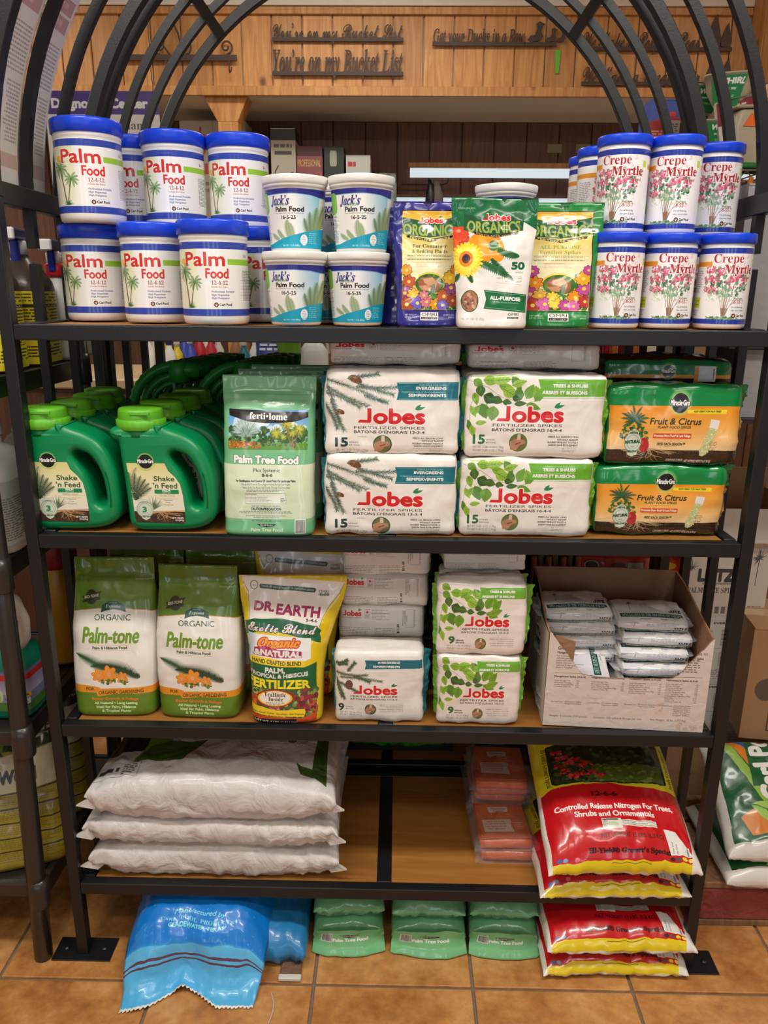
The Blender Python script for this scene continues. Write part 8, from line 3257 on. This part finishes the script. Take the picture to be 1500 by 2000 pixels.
pp = MB().box(p.x + .0, p.x + .03, yc - .1, yc - .07, zc, zc + .5).build('upright', M_PINE, bevel=.003)
tag(pp, 'orange pine upright standing on the far counter', 'post')
p = at(613, 700, y=yc - .16)
e = bottle('white jug with a loop handle on the far counter', p.x, p.y, zc, [(.06, .04, 0, 4), (.062, .042, .01, 4), (.062, .042, .11, 4), (.04, .03, .14, 3), (.016, .016, .155, 2), (.016, .016, .17, 2)], M_CLR, 0, 'white jugs on the far counter', name='white_jug', cat='jug', P=20)
MB().tube([(.02, 0, .15), (.04, 0, .168), (.055, 0, .15), (.062, 0, .10)], .007, 8).build('handle', M_CLR, e, True)
# red and blue tubes in a row right of centre
for k in range(8):
    px_ = 1142 + 14 * k
    p = at(px_, 690, y=1.35)
    z0_ = at(1180, 716, y=1.35).z
    e = empty('garden_torch', '%s tube with a blue cap behind the right arch, %s from the left' % (('red', 'orange', 'dark red')[k % 3], ('first', 'second', 'third', 'fourth', 'fifth', 'sixth', 'seventh', 'last')[k]), 'tube', (p.x, 1.35, z0_), 0, 'red and orange tubes behind the right arch')
    MB().lathe([(.011, .012), (.011, .30)], 12).build('tube', mat('tube_' + 'abc'[k % 3], (rgb(170, 30, 36), rgb(206, 110, 50), rgb(120, 26, 40))[k % 3], .35), e, True)
    MB().lathe([(.009, 0), (.013, .004), (.013, .014), (.010, .016)], 12).build('cap', mat('tube_cap_blue', rgb(50, 60, 170), .4), e, True)
tb_ = MB().box(.45, 1.6, 1.28, 1.62, at(1180, 717, y=1.35).z - .03, at(1180, 717, y=1.35).z - .0005).build('side_shelf', M_DKSHELF, bevel=.003)
tag(tb_, 'dark steel shelf behind the right arch carrying coloured tubes', 'shelf')
for k, (l, r_, c_) in enumerate(((1224, 1246, (214, 160, 110)), (1254, 1280, (200, 184, 160)), (1290, 1312, (96, 92, 84)), (1345, 1366, (150, 120, 90)))):
    A, B = at(l, 716, y=1.42), at(r_, 716, y=1.42)
    box_thing('tall_carton', 'box', ('tan', 'cream', 'dark grey', 'brown')[k] + ' narrow carton standing behind the right arch', (A.x + B.x) / 2, 1.42, A.z * 0 + at(1180, 717, y=1.35).z, B.x - A.x + .03, .34, .12, mat('tall_carton_%d' % k, rgb(*c_), .7), mat('tall_carton_side_%d' % k, rgb(*[v * .8 for v in c_]), .7), group='narrow cartons behind the right arch')

# --- second rack unit: what stands on its shelves
# green ribbed edging rolls hung in two files
M_RIB = mat('dark_green_ribbed_plastic', rgb(40, 146, 50), .4)
M_RIB2 = mat('light_green_clip', rgb(90, 150, 60), .4)


def coil(label, x, y, z):
    e = empty('watering_nozzle', label, 'nozzle', (x, y, z), .25, 'dark green ribbed hose nozzles on the rear rack')
    m = MB()
    for r_, s in ((.115, .012), (.088, .008), (.070, .006)):
        pts = [(-r_ * math.sin(a), 0, r_ * math.cos(a)) for a in [PI * .62 * i / 22 for i in range(23)]]
        rad = [s * (1 + .22 * (i % 2)) for i in range(23)]
        MB().tube([(p[0], 0, p[2]) for p in pts], rad, 10).build('ribbed_arc', M_RIB, e, True)
    MB().lathe([(.020, 0), (.026, .004), (.026, .05), (.022, .054), (.016, .056)], 20).build('barrel', M_RIB, e, True, loc=(.006, .0, .070))
    MB().box(-.012, -.004, -.014, .014, .05, .128).build('clip', mat('grey_clip', rgb(130, 136, 132), .5), e, bevel=.002)
    MB().tube([(.0, 0, .10), (.03, 0, .104), (.06, 0, .10)], [.02, .022, .024], 14).build('spout', M_RIB, e, True)
    return e


c0 = None
for col_, (px_, n) in enumerate(((345, 6), (470, 6))):
    for k in range(n):
        y = .56 + .062 * k
        p = at(px_ + 0, 735, y=.56)
        x = p.x + .012 * k
        z = at(px_, 760, y=.56).z - .052
        lb = 'dark green ribbed hose nozzle, %s of the %s file on the rear rack' % (('nearest', 'second', 'third', 'fourth', 'fifth', 'farthest')[k], ('left', 'right')[col_])
        if c0 is None:
            c0 = coil(lb, x, y, z)
        else:
            dup(c0, lb, (x, y, z))
zn = at(345, 760, y=.56).z - .052
rb_ = empty('display_box', 'dark display box carrying the green nozzles on the rear rack', 'box', (-.42, .53, S2 + .001))
MB().box(-.26, .26, 0, .40, 0, zn - .03 - S2).build('box_body', M_BLACK, rb_, bevel=.004)
for s in (-.13, .12):
    MB().tube([(s, .02, zn + .070 - S2), (s + .07, .38, zn + .070 - S2)], .003, 6).build('hang_rod', M_DKSHELF, rb_)
# bags on the rear rack, plus dark crates and cartons added as a backdrop
ptx = dup(pt0, 'palm and hibiscus food bag on the rear rack, its green top just below the shelf', (-.50, .62, z3), .0, scale=(1.05, 1, 1.22))
dup(pt0, 'palm and hibiscus food bag on the rear rack next to the taller one', (-.28, .64, z3), .0, scale=(1.05, 1, 1.2))
M_DG = mat('dark_green_bag_film', rgb(30, 46, 36), .3, coat=.4, bump=.3, bscale=14)
for k, (x, s) in enumerate(((-.08, 1), (.14, 1))):
    e = empty('soil_bag', 'dark green organic soil bag standing on the rear rack, %s' % ('left', 'right')[k], 'bag', (x, .66, z3), 0, 'dark green bags on the rear rack')
    loft_bag('bag', M_DG, [(0, .10, .05, 4, 0, 0), (.5, .10, .045, 3, 0, 0), (.9, .10, .01, 2, 0, 0), (1, .10, .003, 2, 0, 0)], .40, e, 32, 20, .004, 14, k + 3)
cv = Canvas(0, 0, 500, 500, 1.0, (206, 60, 24))
cv.rect(0, 430, 500, 500, (190, 50, 20))
cv.ell(70, 60, 34, 34, (226, 226, 220))
cv.ell(70, 60, 28, 28, (90, 100, 90))
cv.rect(230, 40, 300, 86, (190, 190, 186))
cv.ell(190, 64, 34, 22, (70, 50, 36))
cv.ell(410, 60, 42, 24, (220, 170, 50))
e = empty('soil_bag', 'orange bag with round emblems standing on the rear rack above the torn carton', 'bag', (at(1232, 1100, y=.60).x, .60, z3), 0)
loft_bag('bag', print_mat('orange_bag_print', cv, .3, coat=.4, bump=.3, bscale=12), [(0, .15, .05, 4, 0, 0), (.5, .155, .045, 3, 0, 0), (.9, .16, .012, 2, 0, 0), (1, .16, .003, 2, 0, 0)], at(1200, 1086, y=.60).z - z3, e, 44, 26, .004, 12, 8)
e = empty('broom_box', 'bundle of straw coloured sticks beside the orange bag on the rear rack', 'bundle', (at(1085, 1100, y=.58).x, .58, z3))
for k in range(7):
    MB().tube([(-.06 + .02 * k, .01 * (k % 2), 0), (-.062 + .021 * k, .012 * (k % 2), at(1085, 1088, y=.58).z - z3)], .0085, 8).build('stick', mat('stick_' + 'ab'[k % 2], (rgb(196, 120, 60), rgb(150, 130, 100))[k % 2], .7), e, True)
M_LGB = mat('light_green_bag_film', rgb(50, 150, 40), .25, coat=.5, bump=.4, bscale=12)
e = empty('soil_bag', 'bright green bag drooping over the front of the rear rack bottom shelf', 'bag', (at(780, 1480, y=.56).x, .53, S4 + .03), 0)
pillow('bag_body', M_LGB, .34, .40, .16, e, .5, .01, 30, 30, wr=.014, fr=9, seed=5, flat=.3)
MB().box(-.20, .165, .05, .42, -.03, -.001).build('tray', M_BLACK, e)
e = empty('backdrop_crate', 'black crate added as a dark backdrop behind the empty half of the bottom shelf', 'crate', (.12, .56, S4 + .001))  # added black filler, stands in for the darkness behind the bottom shelf
MB().box(.15, .55, 0, .35, 0, .16).build('crate_body', M_BLACK, e, bevel=.006)
MB().box(.145, .555, -.006, -.0005, .13, .16).build('crate_rim', M_BLACK, e, bevel=.002)
e = empty('backdrop_crate', 'black crate added as a dark backdrop behind the white sacks on the rear rack', 'crate', (-.40, .56, S4 + .001))
MB().box(-.25, .18, 0, .35, 0, .26).build('crate_body', M_BLACK, e, bevel=.006)
MB().box(-.255, .185, -.006, -.0005, .23, .26).build('crate_rim', M_BLACK, e, bevel=.002)
for k, (x, w) in enumerate(((-.05, .26), (.25, .26), (.52, .22))):  # added dark fillers that keep the rear rack dark
    box_thing('backdrop_carton', 'box', 'dark green filler carton added on the rear rack second shelf, ' + ('left', 'middle', 'right')[k], x, .56, S2 + .001, w, .27, .30, mat('dark_green_board', rgb(34, 50, 42), .6), mat('dark_green_board', rgb(34, 50, 42), .6), group='dark green filler cartons on the rear rack')
for k, (x, w) in enumerate(((-.1, .26), (.2, .26), (.5, .26))):  # added black fillers, a dark backdrop behind the third shelf
    box_thing('backdrop_carton', 'box', 'black filler carton added as a dark backdrop on the rear rack, ' + ('left', 'middle', 'right')[k], x, .82, z3, w, .30, .14, M_BLACK, M_BLACK, group='black backdrop cartons on the rear rack third shelf')

# --- right side: cartons, bags on a pallet, spreaders on a wire shelf
P_LB = print_mat('palm_spike_carton_print', art_lutz_big(), .7)
P_CT = print_mat('case_text_print', art_case_text(), .7)
y0 = .42
pal = empty('pallet', 'worn wooden pallet with flaking red paint on the floor at the right', 'pallet', (1.16, .135, 0))
M_RED = mat('flaking_red_paint', rgb(140, 62, 52), .8, bump=.4, bscale=40, var=.3, vscale=12)
M_RAW = wood_mat('raw_pallet_wood', rgb(150, 110, 74), rgb(104, 74, 50), rough=.8)
for k in range(3):
    MB().box(-.38, .42, .0 + .125 * k, .11 + .125 * k, .115, .135).build('slat', M_RAW, pal, bevel=.003)
for k, (yb) in enumerate((.0, .155, .31)):
    MB().box(-.375, .42, yb, yb + .05, .020, .114).build('stringer', M_RED if k == 0 else M_RAW, pal, bevel=.004)
for k in range(2):
    MB().box(-.36, .42, .0 + .26 * k, .10 + .26 * k, .0, .019).build('slat', M_RAW, pal, bevel=.003)
P_SUP = print_mat('superior_bag_print', art_superior(), .3, coat=.3, bump=.3, bscale=10)
for k in range(2):
    e = empty('compost_bag', 'green and white fertilizer bag with leaf emblem on the pallet, %s of two' % ('lower', 'upper')[k], 'bag', (1.085, .10 + .01 * k, .137 + .072 * k), -.0, 'green and white bags on the pallet')
    pillow('bag_body', P_SUP, .46, .56 if k else .30, .075, e, .45, .004, 44, 36, wr=.006, fr=7, seed=5 + k, flat=.3, pinch=.02, mat2=M_HYB, drape=(lambda p: (p[0], p[1] * .45, p[2] + .30 * max(0, p[1] - .05))) if k else None)
# cases of palm spikes on the next shelf, beyond the right posts
ycs = .52
A, B, C_ = at(1337, 1207, y=ycs), at(1490, 1207, y=ycs), at(1400, 1060, y=ycs)
xc_, wc_ = (A.x + B.x) / 2, B.x - A.x
zc1 = at(1400, 1207, y=ycs).z
box_thing('spike_case', 'box', 'white palm tree spike carton with large dark lettering', xc_, ycs, zc1, wc_, C_.z - zc1, .30, P_LB, M_BOXW, 0, 'white printed cases at the right')
hcs = .20
cs = box_thing('spike_case', 'box', 'white case with green text, upper of the two under the big palm spike carton', xc_ - .01, ycs, zc1 - hcs - .001, wc_ + .03, hcs, .30, P_CT, M_BOXW, 0, 'white printed cases at the right')
dup(cs, 'white case with green text, lower of the two under the big palm spike carton', (xc_ - .008, ycs, zc1 - 2 * hcs - .002))
box_thing('support_box', 'box', 'plain brown box under the white printed cases at the right', xc_, .525, .0, .36, zc1 - 2 * hcs - .003, .30, M_CARD, M_CARD)
box_thing('support_box', 'box', 'plain brown box on the pallet under the brown plant food carton', 1.20, .375, .137, .30, .26, .13, M_CARD, M_CARD)
oc = empty('open_white_box', 'open white carton with a bright lid flap right of the second shelf', 'box', (xc_ + .02, .50, C_.z + .002))
MB().box(-.16, .16, 0, .26, 0, .004).build('base', M_CARD, oc)
MB().box(-.16, .16, 0, .004, .004, .10).build('front_panel', M_BOXW, oc)
MB().box(-.16, .16, .256, .26, .004, .16).build('back_panel', M_CARD, oc)
MB().box(-.16, -.156, .004, .256, .004, .10).build('side_panel', M_CARD, oc)
MB().box(.156, .16, .004, .256, .004, .10).build('side_panel', M_CARD, oc)
MB().prism([(.165, .1), (.165, .104), (.25, .13), (.25, .126)], .0, .25).build('flap', M_BOXW, oc)
# brown carton in front right
P_BC = Canvas(0, 0, 400, 460, 1.0, (164, 124, 86))
P_BC.ell(70, 250, 40, 46, (96, 80, 66))
P_BC.text('Plant Food Spikes', 110, 270, 40, (90, 70, 54), w=260, anc='l', rot=.35, fat=1)
P_BC.frame(90, 330, 260, 420, 5, (80, 64, 50))
P_BC.barcode(110, 345, 240, 405, True)
box_thing('brown_carton', 'box', 'brown carton of plant food spikes standing on the green and white bags', 1.12, .365, .400, .30, .33, .22, print_mat('brown_carton_print', P_BC, .75), M_CARD, -.12)
# grey boxes beside the right posts at upper levels
box_thing('grey_carton', 'box', 'tall grey carton beyond the right post at the second shelf', .90, .30, 1.3, .20, .155, .16, M_BOXG, M_BOXG, 0, 'grey cartons at the right')
box_thing('grey_carton', 'box', 'tall grey carton beyond the right post at the top shelf', .865, .32, 1.47, .17, .34, .16, M_BOXG, M_BOXG, 0, 'grey cartons at the right')
rs = empty('side_rack', 'dark steel rack beyond the right posts carrying cartons', 'rack', (1.0, .45, 0))
for y in (-.16, .04):
    MB().box(.72, .745, y - .012, y + .012, 0, 1.9).build('post', M_DKSHELF, rs)
for z in (1.30, 1.47):
    MB().box(-.235, .719, -.17, .06, z - .012, z - .001).build('shelf_board', M_DKSHELF, rs)
# colourful garden packets far right
cv = Canvas(0, 0, 200, 400, 1.0, (70, 96, 40))
cv.blobs(0, 0, 200, 400, 160, 10, 26, [(90, 130, 50), (50, 76, 36), (130, 150, 70), (180, 40, 50), (150, 120, 70)], 5)
cv.rect(0, 230, 200, 262, (196, 40, 44))
cv.text('SA', 40, 330, 30, W_, w=50, fat=2)
cv.text('4.', 30, 60, 26, W_, w=40, fat=2)
P_GP = print_mat('garden_bag_print', cv, .35, coat=.3, bump=.3, bscale=12)
for k, (z, y) in enumerate(((.72, .92), (1.05, .95))):
    e = empty('garden_bag', 'leafy printed bag at the far right edge, ' + ('lower', 'upper')[k], 'bag', (1.40, y, z), 0, 'leafy bags at the right edge')
    loft_bag('bag', P_GP, [(0, .09, .05, 4, 0, 0), (.5, .095, .05, 4, 0, 0), (.9, .095, .02, 2.5, 0, 0), (1, .09, .004, 2, 0, 0)], .31, e, 32, 20, .004, 12, 3 + k)
sb_ = empty('side_shelf', 'brown support stand under the leafy bags at the right edge', 'stand', (1.40, .95, 0))
MB().box(-.12, .12, -.08, .12, 0, .715).build('stand_body', M_CARD, sb_, bevel=.004)
MB().box(-.12, .12, -.02, .12, 1.037, 1.049).build('stand_shelf', M_CARD, sb_)
MB().box(-.12, .12, .10, .12, .715, 1.037).build('stand_back', M_CARD, sb_)

# --- chrome wire shelf with broadcast spreaders, upper right
M_CHR = mat('chrome_wire', rgb(190, 188, 184), .25, metal=1.0)
yw0 = .95
A, B = at(1372, 352, y=yw0), at(1500, 318, y=yw0)
zw = (A.z + B.z) / 2 + .005
ws = empty('wire_shelf', 'chrome wire shelf with zigzag edge holding seed spreaders, upper right', 'shelf', (A.x, yw0, zw))
W2, D2 = 1.1, .45
for k in range(24):
    MB().tube([(W2 * k / 23, 0, 0), (W2 * k / 23, D2, 0)], .0022, 5).build('wire', M_CHR, ws)
for y in (0, D2):
    MB().tube([(0, y, .0), (W2, y, .0)], .004, 6).build('rim_wire', M_CHR, ws)
    MB().tube([(0, y, -.032), (W2, y, -.032)], .004, 6).build('rim_wire', M_CHR, ws)
    MB().tube([(W2 * k / 44, y, -.016 + .014 * (1 if k % 2 else -1)), ] and [(W2 * i / 44, y, -.016 + .015 * (1 if i % 2 else -1)) for i in range(45)], .0025, 5).build('zigzag_wire', M_CHR, ws)
for x in (0, W2):
    MB().tube([(x, 0, 0), (x, D2, 0)], .004, 6).build('rim_wire', M_CHR, ws)
for x, y in ((W2, 0), (W2, D2)):
    MB().tube([(x, y, -zw), (x, y, .5)], .0125, 12).build('post', M_CHR, ws, True)
M_TAN = mat('tan_hopper_plastic', rgb(176, 164, 138), .45)
P_WH = print_mat('hopper_label_print', art_hopper(), .4)
M_OR2 = mat('orange_sticker', rgb(232, 110, 40), .5)
M_GRN2 = mat('green_base_plastic', rgb(40, 120, 60), .45)


def hopper(label, px_, py_, y, s, rz, lab=True, tiltx=0.0):
    p = at(px_, py_, y=y)
    e = empty('seed_spreader', label, 'spreader', (p.x, y, p.z), rz, 'tan seed spreaders, upper right', rx=tiltx)
    h_, w_ = .17 * s, .12 * s
    V, F = [], []
    secs = [(.35, 0), (.55, .18), (.9, .6), (1.0, .95), (1.06, .96), (1.06, 1.0), (1.0, 1.0), (.96, .96), (.5, .3)]
    P = 36
    for q, z in secs:
        for k in range(P):
            a = 2 * PI * k / P
            V.append((w_ * q * spow(math.cos(a), .55), w_ * .8 * q * spow(math.sin(a), .55), z * h_))
    for j in range(len(secs) - 1):
        for k in range(P):
            F.append((j * P + k, j * P + (k + 1) % P, (j + 1) * P + (k + 1) % P, (j + 1) * P + k))
    F += [tuple(range(P))[::-1], tuple((len(secs) - 1) * P + k for k in range(P))]
    mesh_obj('hopper', V, F, M_TAN, e, True)
    MB().box(-.04 * s, .04 * s, -.04 * s, .05 * s, -.03 * s, .02 * s).build('gear_box', M_BLACK, e, bevel=.006)
    if lab:
        yq = -w_ * .8
        V = [(-w_ * .60, yq * .62 - .004, h_ * .18), (w_ * .35, yq * .62 - .004, h_ * .10), (w_ * .62, yq * 1.0 - .005, h_ * .9), (-w_ * .72, yq * 1.0 - .005, h_ * .9)]
        V2 = [(a, b + .003, c) for a, b, c in V]
        mesh_obj('label', V + V2, [(0, 1, 2, 3), (7, 6, 5, 4), (0, 4, 5, 1), (1, 5, 6, 2), (2, 6, 7, 3), (3, 7, 4, 0)], P_WH, e, False, [(0, 0), (1, 0), (1, 1), (0, 1)] * 2)
    return e


hopper('tan seed spreader with a green label, top one seen between the right arch bars', 1419, 222, 1.02, .58, -.35)
hopper('tan seed spreader with a green label, left one close to the right arch', 1366, 232, 1.12, .50, .1)
hopper('tan seed spreader with a green label, low one at the wire shelf level', 1392, 305, 1.04, .54, .0)
e = empty('seed_spreader', 'large tan seed spreader with an orange mark and green base on the wire shelf', 'spreader', (at(1452, 340, y=1.0).x, 1.0, zw + .004), .15, 'tan seed spreaders, upper right')
MB().prism([(-.10, .05), (-.12, .16), (-.10, .235), (.16, .245), (.18, .06), (.08, .0), (-.07, .0)], -.09, .09).build('hopper', M_TAN, e, bevel=.018, seg=3, smooth=True)
MB().prism([(-.125, .235), (.185, .25), (.185, .262), (-.125, .247)], -.098, .098).build('rim', M_TAN, e, bevel=.004)
MB().prism([(-.09, 0), (.14, 0), (.14, .022), (-.09, .022)], -.095, .095).build('base', M_GRN2, e, bevel=.005)
MB().prism([(-.085, .165), (-.055, .215), (-.01, .215), (-.02, .185), (-.005, .165)], -.0945, -.0915).build('orange_mark', M_OR2, e)
MB().box(.03, .09, -.0945, -.0915, .175, .215).build('price_tag', M_HDPE, e)
e.scale = (.66, .66, .66)
cv = Canvas(0, 0, 160, 160, 1.5, (140, 50, 60))
cv.rect(0, 84, 160, 160, (206, 200, 194))
cv.greek(20, 20, 140, 70, 4, (220, 200, 190), .9)
cv.blobs(20, 90, 140, 150, 14, 8, 18, [(50, 50, 50), (220, 190, 40), (200, 200, 200)], 4)
e2 = box_thing('nozzle_pack', 'pack', 'red and white blister pack leaning on the tan spreader', at(1448, 232, y=.98).x, .98, at(1448, 268, y=.98).z - .02, .105, .125, .02, print_mat('nozzle_pack_print', cv, .2, coat=.6), M_BOXW, .0)
e2.rotation_euler = (0, -.22, 0)
cv = Canvas(0, 0, 100, 160, 1.5, (80, 60, 150))
cv.rect(0, 104, 100, 120, (220, 150, 60))
cv.rect(0, 120, 100, 160, (214, 206, 200))
cv.greek(20, 30, 90, 80, 2, W_, .95)
box_thing('purple_pack', 'pack', 'purple and white seed pack standing beside the large tan spreader', at(1427, 320, y=.97).x, .97, zw + .004, .036, .11, .03, print_mat('purple_pack_print', cv, .3), M_BOXW)
cv = Canvas(0, 0, 120, 200, 1.5, (60, 84, 170))
cv.poly([(0, 110), (60, 80), (120, 84), (120, 200), (0, 200)], (176, 40, 44))
cv.rect(66, 100, 120, 200, (206, 202, 196))
cv.greek(72, 116, 114, 190, 7, (110, 100, 100), .8)
cv.greek(10, 150, 56, 190, 3, (226, 190, 180), .8)
cv.ell(88, 70, 14, 12, (206, 50, 50))
A, B = at(1266, 262, y=1.30), at(1326, 262, y=1.30)
box_thing('seed_box', 'box', 'blue and red seed box between the right arch bars', (A.x + B.x) / 2, 1.30, A.z - .02, B.x - A.x, at(1296, 194, y=1.3).z - A.z + .02, .12, print_mat('seed_box_print', cv, .4), mat('seed_box_side', rgb(60, 84, 170), .5))
ss = MB().box((A.x + B.x) / 2 - .12, (A.x + B.x) / 2 + .6, 1.26, 1.5, A.z - .05, A.z - .021).build('wall_shelf', M_PINE_D, bevel=.003)
tag(ss, 'dark wooden shelf under the blue and red seed box', 'shelf')
p = at(1466, 345, y=.9)
st_ = MB().tube([tuple(at(1468, 346, y=.93)), tuple(at(1455, 396, y=.93)), tuple(at(1447, 440, y=.93))], [.007, .008, .008], 10).build('orange_handle', mat('orange_wood', rgb(214, 120, 40), .45), None, True)
tag(st_, 'orange wooden handle hanging under the chrome wire shelf', 'handle')
